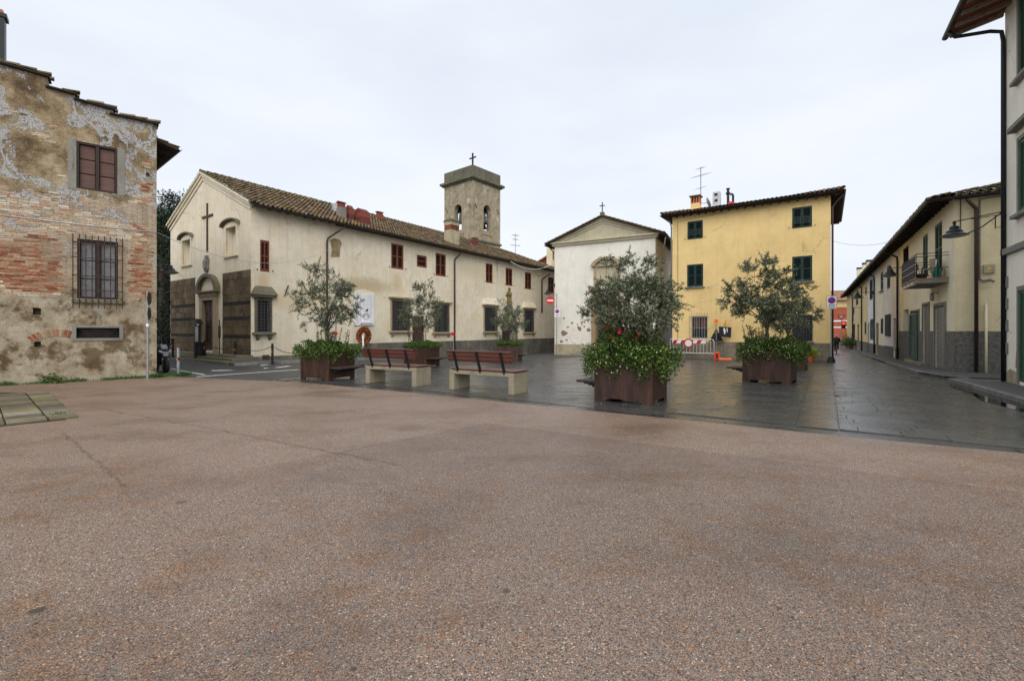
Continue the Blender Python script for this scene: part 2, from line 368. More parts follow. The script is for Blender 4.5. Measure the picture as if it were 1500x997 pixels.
def seg_mask(m, x, y, a, b, w, nz, amp):
    """0..1 mask along a wandering seam from a to b (ground coordinates)"""
    ax, ay = a; bx, by = b; L = math.hypot(bx - ax, by - ay); dx, dy = (bx - ax) / L, (by - ay) / L
    px_ = m.math('SUBTRACT', x, ax); py_ = m.math('SUBTRACT', y, ay)
    t = m.math('ADD', m.math('MULTIPLY', px_, dx), m.math('MULTIPLY', py_, dy))
    d = m.math('ADD', m.math('MULTIPLY', px_, -dy), m.math('MULTIPLY', py_, dx))
    d = m.math('ABSOLUTE', m.math('ADD', d, m.math('MULTIPLY', m.math('SUBTRACT', nz, .5), amp)))
    inside = m.math('MULTIPLY', m.math('GREATER_THAN', t, 0.), m.math('LESS_THAN', t, L))
    return m.math('MULTIPLY', inside, m.ramp(m.math('DIVIDE', d, w), [(.25, 1.), (1, 0.)]))

def gravel_mat(name, tint, darker):
    m = Mat(name); x, y, z = m.xyz()
    q0 = gxy(715, 622); pA = gxy(500, 664); pB = gxy(1300, 699)
    def half(a, b):          # signed distance to the line a-b, positive towards the viewer
        L_ = math.hypot(b[0] - a[0], b[1] - a[1]); dx, dy = (b[0] - a[0]) / L_, (b[1] - a[1]) / L_; sg = 1 if (-dy) * (0 - a[0]) + dx * (0 - a[1]) > 0 else -1
        return m.math('ADD', m.math('MULTIPLY', m.math('SUBTRACT', x, a[0]), -dy * sg), m.math('MULTIPLY', m.math('SUBTRACT', y, a[1]), dx * sg)), m.math('ADD', m.math('MULTIPLY', m.math('SUBTRACT', x, a[0]), dx), m.math('MULTIPLY', m.math('SUBTRACT', y, a[1]), dy))
    dA, tA = half(q0, pA); dB, tB = half(q0, pB)
    rag = m.math('MULTIPLY', m.math('SUBTRACT', m.noise(6, 4, .7), .5), .05)
    newer = m.math('MULTIPLY', m.math('GREATER_THAN', m.math('ADD', dA, rag), 0.), m.math('GREATER_THAN', m.math('ADD', dB, rag), 0.))
    newer = m.math('MULTIPLY', newer, m.ramp(m.math('DIVIDE', m.math('ADD', tA, m.math('MULTIPLY', m.noise(.6, 4), 3.)), 9.), [(.38, 1.), (.75, .25)]))
    warp = m.n('ShaderNodeMix', data_type='VECTOR'); m.L(.004, warp.inputs[0]); m.L(m.co(), warp.inputs[4]); m.L(m.noise(160, 2, .5, out='Color'), warp.inputs[5])
    v = m.n('ShaderNodeTexVoronoi'); v.inputs['Scale'].default_value = 132; m.L(warp.outputs[1], v.inputs['Vector'])
    sep = m.n('ShaderNodeSeparateColor'); m.L(v.outputs['Color'], sep.inputs[0])
    peb = m.ramp(sep.outputs[0], [(0, c4(.035, .028, .024)), (.15, c4(.10, .075, .06)), (.34, c4(.20, .16, .135)), (.52, c4(.27, .235, .215)), (.68, c4(.18, .165, .155)), (.80, c4(.38, .35, .32)), (.88, c4(.42, .20, .06)), (.94, c4(.34, .13, .03)), (1, c4(.75, .72, .66))])
    v2 = m.n('ShaderNodeTexVoronoi'); v2.inputs['Scale'].default_value = 230; m.L(warp.outputs[1], v2.inputs['Vector'])
    sep2 = m.n('ShaderNodeSeparateColor'); m.L(v2.outputs['Color'], sep2.inputs[0])
    peb2 = m.ramp(sep2.outputs[1], [(0, c4(.05, .04, .035)), (.5, c4(.19, .15, .13)), (.85, c4(.30, .25, .22)), (1, c4(.5, .44, .38))])
    small = m.math('GREATER_THAN', sep.outputs[1], .58)
    c = m.mix(small, peb, peb2)
    gap = m.ramp(v.outputs['Distance'], [(.0, 0.), (.55, 0.), (.75, .75)])
    c = m.mix(m.math('MULTIPLY', gap, m.math('SUBTRACT', 1., small)), c, c4(.05, .036, .03))
    # colour drift over metres: rosy dry areas, wet grey areas, brown leaf-stained areas
    b1 = m.noise(.22, 5, .6, m.co((1, 1, 1), (4, 2, 0))); b2 = m.noise(.55, 6, .65, m.co((1, 1.4, 1), (11, 7, 0))); b3 = m.noise(2.6, 6, .75, m.co((1, 1, 1), (2, 9, 0)))
    c = m.mix(.999, c, tint, 'MULTIPLY')
    c = m.mix(m.ramp(b1, [(.36, 0.), (.62, .5)]), c, m.mix(1., c, c4(1.08, .98, .93), 'MULTIPLY'))
    wet = m.ramp(b2, [(.46, 0.), (.66, 1.)])
    c = m.mix(m.math('MULTIPLY', wet, darker), c, m.mix(1., c, c4(.50, .49, .51), 'MULTIPLY'))
    c = m.mix(m.ramp(m.math('MULTIPLY', b3, m.math('ADD', b2, .5)), [(.50, 0.), (.66, .6)]), c, m.mix(1., c, c4(1.02, .74, .44), 'MULTIPLY'))
    c = m.mix(newer, c, m.mix(1., c, c4(.80, .79, .80), 'MULTIPLY'))
    wob = m.noise(2.2, 6, .7); w2 = m.noise(9, 4, .7)
    for a, b, w in SEAMS:
        k = seg_mask(m, x, y, a, b, w, m.math('ADD', m.math('MULTIPLY', wob, .8), m.math('MULTIPLY', w2, .2)), .35)
        c = m.mix(m.math('MULTIPLY', k, m.ramp(w2, [(.32, .2), (.6, .75)])), c, c4(.085, .05, .028))
    for (sx, sy, sr, col) in SPOTS:
        d = m.math('SQRT', m.math('ADD', m.math('POWER', m.math('SUBTRACT', x, sx), 2.), m.math('MULTIPLY', m.math('POWER', m.math('SUBTRACT', y, sy), 2.), 1.0)))
        d = m.math('DIVIDE', m.math('ADD', d, m.math('MULTIPLY', m.math('SUBTRACT', w2, .5), sr * .9)), sr)
        c = m.mix(m.ramp(d, [(.55, .85), (1., 0.)]), c, col)
    h = m.math('SUBTRACT', .8, v.outputs['Distance'])
    r = m.math('SUBTRACT', .50, m.math('MULTIPLY', wet, .14))
    return m.done(c, r, m.bump(h, .34, .006, m.bump(b3, .2, .05)), spec=.5)
def gxy(px, py):
    g = G(px, py); return (g.x, g.y)
SEAMS = [(gxy(150, 601), gxy(345, 637), .035), (gxy(345, 637), gxy(590, 686), .04), (gxy(92, 636), gxy(188, 718), .026), (gxy(500, 664), gxy(715, 622), .022)]
SPOTS = [(*gxy(55, 901), .045, c4(.03, .026, .024)), (*gxy(742, 872), .03, c4(.06, .04, .03)), (*gxy(518, 988), .02, c4(.04, .02, .02)), (*gxy(265, 740), .06, c4(.09, .07, .06))]
P['gravel'] = gravel_mat('exposed_aggregate', c4(1.12, 1.02, .91), .55)

def paving_mat(name, base, joints):
    m = Mat(name); r = m.rnd() if not joints else m.noise(2.5, 2)
    n = m.noise(.8, 6, .65); n2 = m.noise(9, 5, .7); st = m.noise(1.5, 6, .7, m.co((.7, 1.5, 1), (0, 0, 0), (0, 0, R(-34))))
    c = m.ramp(r, [(0, sc(base, .82)), (.5, base), (1, sc(base, 1.2))])
    c = m.mix(.5, c, m.ramp(n2, [(.25, .15), (.75, .9)]), 'OVERLAY')
    c = m.mix(m.ramp(n, [(.54, 0.), (.68, .45)]), c, c4(.066, .055, .038))
    c = m.mix(m.ramp(st, [(.54, 0.), (.70, .6)]), c, c4(.022, .022, .022))
    h = m.math('ADD', m.math('MULTIPLY', n2, .5), m.math('MULTIPLY', st, .6))
    if joints:
        b = m.n('ShaderNodeTexBrick'); m.L(m.co((1, 1, 1), (0, 0, 0), (0, 0, R(34.6))), b.inputs['Vector']); b.inputs['Scale'].default_value = 1
        b.inputs['Brick Width'].default_value = .8; b.inputs['Row Height'].default_value = .4; b.inputs['Mortar Size'].default_value = .012
        c = m.mix(b.outputs['Fac'], c, c4(.02, .02, .018))
        c = m.mix(.2, c, m.ramp(b.outputs['Color'], [(0, .2), (1, .9)]), 'OVERLAY')
    rg = m.ramp(m.math('ADD', m.math('MULTIPLY', n, .5), m.math('MULTIPLY', st, .5)), [(.36, .17), (.5, .28), (.64, .46)])
    return m.done(c, rg, m.bump(h, .3, .02), spec=.5)
P['paving'] = paving_mat('wet_stone_paving', c4(.056, .056, .054), False)
P['paving_far'] = paving_mat('wet_stone_paving_far', c4(.056, .056, .054), True)
P['paving_lip'] = paving_mat('wet_stone_edging', c4(.045, .045, .044), False)
m = Mat('wet_asphalt'); n = m.noise(.7, 6, .65); f = m.noise(60, 3, .7)
P['asphalt'] = m.done(m.mix(.4, m.ramp(n, [(.3, c4(.035, .035, .036)), (.7, c4(.062, .06, .058))]), m.ramp(f, [(.3, .15), (.7, .9)]), 'OVERLAY'), m.ramp(n, [(.3, .45), (.7, .65)]), m.bump(f, .4, .01), spec=.5)
P['sidewalk'] = plain('grey_sidewalk', c4(.085, .085, .085), .6, 0, .25, 4, bump=.3)
P['kerb'] = stone_mat('kerb_stone', [c4(.13, .13, .125), c4(.21, .205, .19), c4(.17, .165, .155)], .6, 6)
m = Mat('puddle_water'); P['puddle'] = m.done(c4(.012, .012, .011), .03, m.bump(m.noise(6, 2), .02, .01), spec=.6)

# old left wall
m = Mat('peeling_plaster_and_brick'); x, y, z = m.xyz()
wob = m.noise(.9, 7, .65); zz = m.math('ADD', z, m.math('MULTIPLY', m.math('SUBTRACT', wob, .5), 2.2))
fine = m.noise(30, 5, .75); mid = m.noise(3.2, 7, .72); blot = m.noise(1.5, 7, .7, m.co((1, 1, 1), (5, 0, 2)))
low = m.ramp(blot, [(.30, c4(.05, .036, .02)), (.40, c4(.13, .095, .055)), (.47, c4(.30, .245, .165)), (.60, c4(.42, .37, .275)), (.75, c4(.50, .46, .37))])
low = m.mix(m.ramp(m.noise(1.1, 7, .7, m.co((1, 1, 1), (9, 2, 6))), [(.54, 0.), (.60, .8)]), low, c4(.105, .07, .036))
bk = m.n('ShaderNodeTexBrick'); cv = m.n('ShaderNodeCombineXYZ'); m.L(x, cv.inputs[0]); m.L(z, cv.inputs[1])
dv = m.n('ShaderNodeMix', data_type='VECTOR'); m.L(.02, dv.inputs[0]); m.L(cv.outputs[0], dv.inputs[4]); m.L(m.noise(5, 3, .6, out='Color'), dv.inputs[5]); m.L(dv.outputs[1], bk.inputs['Vector'])
for k, val in (('Scale', 1), ('Brick Width', .26), ('Row Height', .068), ('Mortar Size', .012), ('Mortar Smooth', .4), ('Bias', -.2)): bk.inputs[k].default_value = val
bk.inputs['Color1'].default_value = c4(.40, .29, .195); bk.inputs['Color2'].default_value = c4(.50, .43, .335); bk.inputs['Mortar'].default_value = c4(.24, .195, .14)
wash = m.mix(m.ramp(mid, [(.5, 0.), (.72, .8)]), bk.outputs['Color'], c4(.54, .45, .32))
up = m.ramp(m.noise(.95, 8, .7, m.co((1, 1, 1), (1, 4, 8))), [(.30, c4(.045, .034, .02)), (.42, c4(.13, .09, .05)), (.52, c4(.31, .235, .14)), (.62, c4(.44, .37, .26)), (.72, c4(.52, .47, .37))])
zs = m.math('DIVIDE', zz, 10.)
c = m.mix(m.ramp(zs, [(.292, 0.), (.298, 1.)]), low, wash)
c = m.mix(m.ramp(zs, [(.60, 0.), (.61, 1.)]), c, up)
rv = m.math('ABSOLUTE', m.math('SUBTRACT', m.noise(.62, 10, .72, m.co((1, 1, 1.1), (7, 1, 3)), .4), .5))
grey = m.math('MULTIPLY', m.ramp(rv, [(.026, 1.), (.034, 0.)]), m.ramp(zs, [(.36, 0.), (.5, 1.)]))
c = m.mix(m.math('MULTIPLY', grey, .9), c, m.ramp(fine, [(.3, c4(.22, .22, .22)), (.7, c4(.60, .60, .60))]))
pg = m.ramp(m.noise(.8, 6, .55, m.co((1, 1, 1), (20, 3, 9))), [(.665, 0.), (.675, .9)])
c = m.mix(pg, c, c4(.26, .20, .12))
st = m.ramp(m.noise(1.2, 6, .7, m.co((3.5, 3.5, .5), (3, 0, 0))), [(.52, 0.), (.74, .6)])
c = m.mix(st, c, c4(.15, .105, .055))
c = m.mix(.45, c, m.ramp(fine, [(.25, .1), (.75, .95)]), 'OVERLAY')
h = m.math('ADD', m.math('MULTIPLY', mid, 1.6), m.math('ADD', m.math('MULTIPLY', fine, .5), m.math('MULTIPLY', grey, .7)))
nb = m.bump(h, .75, .045); nb = m.bump(m.math('MULTIPLY', bk.outputs['Fac'], m.math('MULTIPLY', m.ramp(zs, [(.29, 0.), (.30, 1.)]), -1.)), .5, .02, nb)
P['old_wall'] = m.done(c, .92, nb, spec=.2)

# ------------------------------------------------------------------ ground, roads, paving
def drape(name, poly, mat, off=0., z_fn=zg, step=4, **tags):
    bm = bmesh.new(); bm.faces.new([bm.verts.new((p[0], p[1], 0)) for p in poly])
    xs = [p[0] for p in poly]; ys = [p[1] for p in poly]
    for yc in [14, 18, 22, 26, 30, 40, 60, 100]:
        if min(ys) < yc < max(ys): bmesh.ops.bisect_plane(bm, geom=bm.verts[:] + bm.edges[:] + bm.faces[:], plane_co=(0, yc, 0), plane_no=(0, 1, 0))
    for xc in [-22, -18, -14, -10, -7, -4]:
        if min(xs) < xc < max(xs): bmesh.ops.bisect_plane(bm, geom=bm.verts[:] + bm.edges[:] + bm.faces[:], plane_co=(xc, 0, 0), plane_no=(1, 0, 0))
    bmesh.ops.triangulate(bm, faces=[f for f in bm.faces if len(f.verts) > 4])
    for v in bm.verts: v.co.z = z_fn(v.co.x, v.co.y) + off
    bmesh.ops.recalc_face_normals(bm, faces=bm.faces)
    if sum(f.normal.z for f in bm.faces) < 0: bmesh.ops.reverse_faces(bm, faces=bm.faces)
    me = bpy.data.meshes.new(name); bm.to_mesh(me); bm.free(); me.materials.append(mat)
    return link(name, me, **tags)
def raised(name, poly, mat, top, depth=.4, parent=None, **tags):
    """slab that follows the terrain, its top a step above it"""
    o = drape(name, poly, mat, top, **tags)
    bm = bmesh.new(); bm.from_mesh(o.data)
    r = bmesh.ops.extrude_face_region(bm, geom=bm.faces[:])
    for v in [g for g in r['geom'] if isinstance(g, bmesh.types.BMVert)]: v.co.z -= depth
    bmesh.ops.recalc_face_normals(bm, faces=bm.faces); bm.to_mesh(o.data); bm.free()
    if parent is not None: o.parent = parent
    return o
U = Vector((.568, .823, 0)); V = Vector((-.823, .568, 0))
drape('ground', [(-300, -30), (300, -30), (300, 900), (-300, 900)], P['asphalt'], -.006, kind='structure')
EDGE = [G(*p) for p in [(248, 552.5), (440, 561), (640, 580), (860, 603), (1060, 623), (1230, 641), (1500, 667)]]
e_dir = (EDGE[-1] - EDGE[-3]).normalized(); EDGE.append(EDGE[-1] + e_dir * 9)
# the paving bed under the slabs (and the paving itself farther off)
A0 = G(372, 557.5)
bed = [A0] + EDGE[2:] + [Vector((60, -6, 0)), Vector((75, 62, 0)), Vector((46, 62, 0)), Vector((14, 62, 0)), A0 + U * 30]
paving = drape('paving', [(p.x, p.y) for p in bed], P['paving_far'], 0., kind='structure')
gr = [(EDGE[0].x - 9, EDGE[0].y + 2.3)] + [(p.x, p.y) for p in EDGE] + [(40, -25), (-60, -25), (-60, 8)]
drape('gravel_square', gr, P['gravel'], .030, kind='structure')
# edging strip of long stones along the gravel
for a, b in zip(EDGE[1:], EDGE[2:]):
    d = (b - a); L = d.length; d.normalize(); nrm = Vector((-d.y, d.x, 0)); k = max(1, int(L / 1.15))
    for i in range(k):
        p = a + d * (L * i / k + .006); r_ = a + d * (L * (i + 1) / k - .006)
        mb = MB(); P4 = [p - nrm * .03, r_ - nrm * .03, r_ + nrm * .33, p + nrm * .33]
        mb.prism([(v.x, v.y, zg(v.x, v.y) - .05) for v in P4], (0, 0, .072 + random.uniform(-.002, .002)))
        mb.build('edging_stone', P['paving_lip'], paving)
# paving slabs
slabs = []
o0 = EDGE[3]; eA = EDGE[2]; eB = EDGE[-2]
def edge_side(p):
    best = None
    for a, b in zip(EDGE, EDGE[1:]):
        if min(a.x, b.x) <= p.x <= max(a.x, b.x): return (b.x - a.x) * (p.y - a.y) - (b.y - a.y) * (p.x - a.x), (b - a).length
    return -1, 1
drain = G(1230, 636)
for iu in range(-14, 70):
    off = random.random() * .8; band = -34
    while band < 34:
        L = random.choice((.55, .7, .85, 1.0))
        cu = iu * .40; v0 = band + off; v1 = v0 + L; band += L
        base_ = o0 + U * (cu + .2); vd = (base_ - drain).dot(V)          # V coordinate of the row's zero, seen from the drain line
        g0, g1 = v0 + vd, v1 + vd
        parts_ = [(g0, g1)]
        if g1 > -.002 and g0 < .622: parts_ = [p_ for p_ in ((g0, min(g1, -.002)), (max(g0, .622), g1)) if p_[1] - p_[0] > .1]
        for s0_, s1_ in parts_:
            c_ = base_ + V * ((s0_ + s1_) / 2 - vd); Lr = s1_ - s0_
            if c_.y < 4 or c_.y > 27: continue
            px_ = CX + FOC * c_.x / c_.y
            if px_ < 330 or px_ > 1560: continue
            s_, l_ = edge_side(c_)
            if s_ / l_ < .54: continue
            if (c_ - A0).dot(V) > -.3: continue
            slabs.append((c_.y, c_, Lr))
iu = 0
while iu < 34:                                     # the row of broad slabs that runs up to the street
    c_ = drain + V * .31 + U * (iu * .62)
    s_, l_ = edge_side(c_)
    if c_.y < 27 and s_ / l_ > .64: slabs.append((c_.y, c_, -.6))
    iu += 1
slabs.sort(key=lambda t: t[0] * (1.6 if t[2] > 0 else .7))
def slab(mb, c_, L):
    hl, hw = ((L / 2 - .003), .197) if L > 0 else (.297, .307)
    tl = [random.uniform(-.0007, .0007) for _ in range(4)]
    pts = [c_ - V * hl - U * hw, c_ + V * hl - U * hw, c_ + V * hl + U * hw, c_ - V * hl + U * hw]
    z0 = [zg(p.x, p.y) for p in pts]; ins = .004; mid_ = c_
    b = [mb.pt((p.x, p.y, z - .01)) for p, z in zip(pts, z0)]
    t = [mb.pt((p.x, p.y, z + .016 + e)) for p, z, e in zip(pts, z0, tl)]
    t2 = [mb.pt((p.x + (mid_.x - p.x) * ins / hl, p.y + (mid_.y - p.y) * ins / hl, z + .019 + e)) for p, z, e in zip(pts, z0, tl)]
    mb.f.append(t2)
    for i in range(4):
        j = (i + 1) % 4; mb.f.append([b[i], b[j], t[j], t[i]]); mb.f.append([t[i], t[j], t2[j], t2[i]])
for _, c_, L in slabs[:300]:
    mb = MB(); slab(mb, c_, L); mb.build('slab', P['paving'], paving)
mb = MB()
for _, c_, L in slabs[300:]: slab(mb, c_, L)
mb.build('slab_field', P['paving'], paving, kind='stuff')

# old slab patch at the picture's left edge
patch = drape('slab_patch', [gxy(-160, 574), gxy(40, 577), gxy(97, 617), gxy(-220, 650)], P['soil'], .036, kind='structure')
cA, cB = G(36, 578), G(70, 619)
dl = (cB - cA); Lp = dl.length; dl.normalize(); dn = Vector((dl.y, -dl.x, 0)); dn = -dn if dn.x > 0 else dn
rows = 11
for col_, (n0, n1) in enumerate([(-.40, -.02), (0, .50), (.51, 1.02), (1.03, 1.55), (1.56, 2.1), (2.11, 2.7)]):
    for r_ in range(rows):
        t0 = Lp * r_ / rows; t1 = Lp * (r_ + 1) / rows
        pts = [cA + dl * (t0 + .026) + dn * (n0 + .005), cA + dl * (t1 - .026) + dn * (n0 + .005), cA + dl * (t1 - .026) + dn * (n1 - .005), cA + dl * (t0 + .026) + dn * (n1 - .005)]
        zt = .060 + random.uniform(-.010, .010)
        MB().prism([(p.x, p.y, .0) for p in pts], (0, 0, zt)).build('slab', P['mossy_slab'], patch, bevel=.006)

# sidewalks and kerbs at the right
def kerb_run(parent, pts, top=.13, w=.16, step=1.0, inward=1):
    for a, b in zip(pts, pts[1:]):
        d = b - a; d.z = 0; L = d.length; d.normalize(); nr = Vector((-d.y, d.x, 0)) * inward; k = max(1, round(L / step))
        for i in range(k):
            p = a + d * (L * i / k + .004); r_ = a + d * (L * (i + 1) / k - .004)
            qd = [p, r_, r_ + nr * w, p + nr * w]
            mb = MB(); lo = [mb.pt((v.x, v.y, zg(v.x, v.y) - .2)) for v in qd]; hi = [mb.pt((v.x, v.y, zg(v.x, v.y) + top)) for v in qd]
            mb.f += [lo[::-1], hi] + [[lo[j], lo[(j + 1) % 4], hi[(j + 1) % 4], hi[j]] for j in range(4)]
            mb.build('kerb_stone', P['kerb'], parent, bevel=.012)
TC = Vector((14.9, 13.76, 0)); td = Vector((.544, .839, 0)); tn = Vector((.839, -.544, 0))   # tall house: corner, along street, into house
k1, k2 = G(1389, 559.5), G(1500, 593)
k3 = k2 + (k2 - k1).normalized() * 8
near_walk = raised('sidewalk', [(p.x, p.y) for p in [k1 + tn * .17, k2 + tn * .17, k3 + tn * .17, k3 + tn * 6, k1 + tn * 6]], P['sidewalk'], .125, kind='structure')
kerb_run(near_walk, [k1, k2, k3], .13)
kerb_run(near_walk, [k1 + tn * 4.5, k1 + tn * .17], .13)
RC = Vector((17.5, 18.0, 0)); rd = Vector((.548, .837, 0)); rn = Vector((.837, -.548, 0))
fk = [G(1420, 556.5), G(1382, 554), G(1345, 547.5), G(1290, 530), G(1262, 519.5)]
fk.append(RC + rd * 66 - rn * 1.3)
far_walk = raised('sidewalk', [(p.x, p.y) for p in [fk[0] + rn * 8] + fk] + [((RC + rd * 66 + rn * .5).x, (RC + rd * 66 + rn * .5).y), ((RC + rn * 8).x, (RC + rn * 8).y)], P['sidewalk'], .10, kind='structure')
kerb_run(far_walk, fk[:5], .105, inward=-1)
pd = [k1 - tn * .02 + (k2 - k1) * .10, k1 - tn * .25 + (k2 - k1) * .22, k1 - tn * .45 + (k2 - k1) * .42, k1 - tn * .42 + (k2 - k1) * .7, k1 - tn * .62 + (k2 - k1) * .95, k2 + (k2 - k1) * .5 - tn * .35, k2 + (k2 - k1) * .6 - tn * .01]
drape('puddle', [(p.x, p.y) for p in pd], P['puddle'], .0215, kind='structure')
# worn paint of the side street
def stripe(parent, p, q_, w):
    d = (q_ - p); d.z = 0; d.normalize(); nr = Vector((-d.y, d.x, 0)) * w / 2
    o = drape('painted_line', [((p + nr).x, (p + nr).y), ((p - nr).x, (p - nr).y), ((q_ - nr).x, (q_ - nr).y), ((q_ + nr).x, (q_ + nr).y)], P['line_paint'], .0)
    return o
road = drape('side_street', [(EDGE[0].x - 9, EDGE[0].y + 2.4), (EDGE[0].x, EDGE[0].y), (EDGE[1].x, EDGE[1].y), (A0.x, A0.y), ((A0 + U * 12).x, (A0 + U * 12).y), (-24, 32), (-40, 30)], P['asphalt'], .004, kind='structure')
for a, b, w in [((288, 552), (437, 541.5), .16), ((250, 540), (300, 549), .10), ((246, 524.8), (284, 525.8), .10), ((284, 527.8), (298, 526), .22), ((300, 530), (318, 528), .22), ((322, 532), (339, 529.5), .22), ((352, 534), (368, 531.5), .22), ((374, 536.5), (392, 534), .22), ((405, 538.5), (424, 536), .22),
                ((310, 543), (352, 541.8), .3), ((362, 538.8), (391, 539.5), .3)]:
    s_ = stripe(road, G(*a), G(*b), w)
    s_.parent = road; s_.location.z = .009
# ------------------------------------------------------------------ building pieces
def tile_roof(mb, p0, e, s, L, S, clip=None, pitch=.235, expo=.34, rr=.088):
    p0 = Vector(p0); e = Vector(e).normalized(); s = Vector(s).normalized(); n = e.cross(s).normalized()
    if n.z < 0: n = -n
    nc = max(1, int(L / pitch)); nr = max(1, int(S / expo)); pt_ = L / nc
    for i in range(nc):
        wob = random.uniform(-.01, .01)
        for j in range(nr):
            a = (i + .5) * pt_ + wob + random.uniform(-.012, .012); b = j * expo + random.uniform(-.02, .02)
            if clip and not clip(a, b): continue
            tw = random.uniform(-.03, .03); r0 = rr * random.uniform(.95, 1.08); r1 = r0 * .82
            c0 = p0 + e * a + s * (b - .04) + n * .045; c1 = p0 + e * (a + tw) + s * (b + expo + .03) + n * .012
            A = []; B = []
            for k in range(5):
                t = math.pi * k / 4; ce = math.cos(t); sn = math.sin(t)
                A.append(mb.pt(c0 + e * ce * r0 + n * sn * r0 * .9)); B.append(mb.pt(c1 + e * ce * r1 + n * sn * r1 * .9))
            for k in range(4): mb.f.append([A[k], A[k + 1], B[k + 1], B[k]])
def ridge_tiles(mb, a, b, r=.12):
    a = Vector(a); b = Vector(b); d = b - a; L = d.length; d.normalize(); k = max(1, int(L / .36)); e = d.cross(Vector((0, 0, 1))).normalized(); n = e.cross(d)
    for i in range(k):
        c0 = a + d * (L * i / k - .03) + n * .03; c1 = a + d * (L * (i + 1) / k + .03); A = []; B = []
        r0 = r * random.uniform(.95, 1.08)
        for q in range(6):
            t = math.pi * q / 5
            A.append(mb.pt(c0 + e * math.cos(t) * r0 + n * math.sin(t) * r0)); B.append(mb.pt(c1 + e * math.cos(t) * r0 * .85 + n * math.sin(t) * r0 * .85))
        for q in range(5): mb.f.append([A[q], A[q + 1], B[q + 1], B[q]])
def roof_slope(parent, name, p0, e, s, L, S, tilemat, base=True, th=.10, clip=None, poly=None, **kw):
    """a roof plane: thin deck below, barrel tiles laid on it"""
    p0 = Vector(p0); e = Vector(e).normalized(); s = Vector(s).normalized(); n = e.cross(s).normalized()
    if n.z < 0: n = -n
    pts = [p0 + e * a + s * b for a, b in (poly or [(0, 0), (L, 0), (L, S), (0, S)])]
    r = MB().prism([tuple(p) for p in pts], tuple(-n * th)).build(name, P['tile_base'], parent)
    mb = MB(); tile_roof(mb, p0, e, s, L, S, clip, **kw)
    mb.build('tiles', tilemat, r, fix=False, kind='stuff')
    return r
def louvre_leaf(xf, a0, a1, z0, z1, d=0., th=.04, pitch=.055, slats=None):
    mb = MB(xf); fr = min(.07, (a1 - a0) * .16)
    mb.box(a0, a0 + fr, d, d + th, z0, z1); mb.box(a1 - fr, a1, d, d + th, z0, z1)
    mb.box(a0 + fr, a1 - fr, d + .001, d + th - .001, z0, z0 + .09); mb.box(a0 + fr, a1 - fr, d + .001, d + th - .001, z1 - .08, z1)
    zm = (z0 + z1) / 2; mb.box(a0 + fr, a1 - fr, d + .001, d + th - .001, zm - .03, zm + .03)
    z = z0 + .10
    while z < z1 - .11:
        if abs(z + .02 - zm) > .05:
            (slats or mb).hexa([(a0 + fr, d + .032, z), (a1 - fr, d + .032, z), (a1 - fr, d + .006, z + .018), (a0 + fr, d + .006, z + .018),
                     (a0 + fr, d + .034, z + .007), (a1 - fr, d + .034, z + .007), (a1 - fr, d + .008, z + .025), (a0 + fr, d + .008, z + .025)])
        z += pitch
    return mb
def shutter_window(parent, xf, r, mat, deep=.10, sill=None, surround=None, tilt=False, hooks=True, leaves=2):
    a0, a1, z0, z1 = r
    w = MB(xf); w.box(a0, a0 + .04, -deep, -.005, z0, z1); w.box(a1 - .04, a1, -deep, -.005, z0, z1); w.box(a0 + .04, a1 - .04, -deep, -.005, z1 - .04, z1); w.box(a0 + .04, a1 - .04, -deep, -.005, z0, z0 + .04)
    if surround: w2 = .11; w.box(a0 - w2, a0, -.01, .025, z0 - .02, z1 + w2); w.box(a1, a1 + w2, -.01, .025, z0 - .02, z1 + w2); w.box(a0, a1, -.01, .025, z1, z1 + w2)
    o = w.build('window', surround or mat, parent)
    MB(xf).box(a0, a1, -deep - .03, -deep - .004, z0, z1).build('pane', P['dark_room'], o)
    n = leaves; wd = (a1 - a0 - .08) / n
    for i in range(n):
        l0 = a0 + .04 + wd * i + .004; l1 = l0 + wd - .008
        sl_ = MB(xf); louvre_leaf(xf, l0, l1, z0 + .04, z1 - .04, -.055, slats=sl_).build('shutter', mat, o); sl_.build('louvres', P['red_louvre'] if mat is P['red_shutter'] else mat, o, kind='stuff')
        if tilt:   # lower flap pushed out
            zf = z0 + .16 + .42 * (z1 - z0); f = MB(xf)
            for k in range(7):
                u = k / 7; zz_ = zf - (zf - z0 - .2) * u; dd_ = .03 + .20 * u
                f.box(l0 + .07, l1 - .07, dd_, dd_ + .03, zz_ - .035, zz_)
            f.bar((l0 + .07, .03, zf), (l0 + .07, .25, z0 + .18), .03, .03); f.bar((l1 - .07, .03, zf), (l1 - .07, .25, z0 + .18), .03, .03)
            f.build('flap', mat, o)
    if sill: MB(xf).box(a0 - .12, a1 + .12, -deep, .14, z0 - .09, z0 - .001).build('sill', sill, o, bevel=.01)
    if hooks:
        h = MB(xf)
        for s_, e_ in ((-1, a0), (1, a1)): h.bar((e_ + s_ * .16, 0, z0 + .08), (e_ + s_ * .16, .07, z0 + .08), .03, .03); h.bar((e_ + s_ * .16, .06, z0 + .02), (e_ + s_ * .16, .06, z0 + .12), .025, .025)
        h.build('hook', P['iron'], o)
    return o
def grille(xf, a0, a1, z0, z1, d=.05, px_=.13, pz=.18, r=.013, over=0.):
    mb = MB(xf); n = max(2, round((a1 - a0) / px_)); k = max(2, round((z1 - z0) / pz))
    for i in range(n + 1):
        a = a0 + (a1 - a0) * i / n; mb.box(a - r, a + r, d, d + 2 * r, z0 - over, z1 + over)
    for i in range(k + 1):
        z = z0 + (z1 - z0) * i / k; mb.box(a0 - .03, a1 + .03, d + 2 * r + .002, d + 4 * r, z - r, z + r)
    return mb
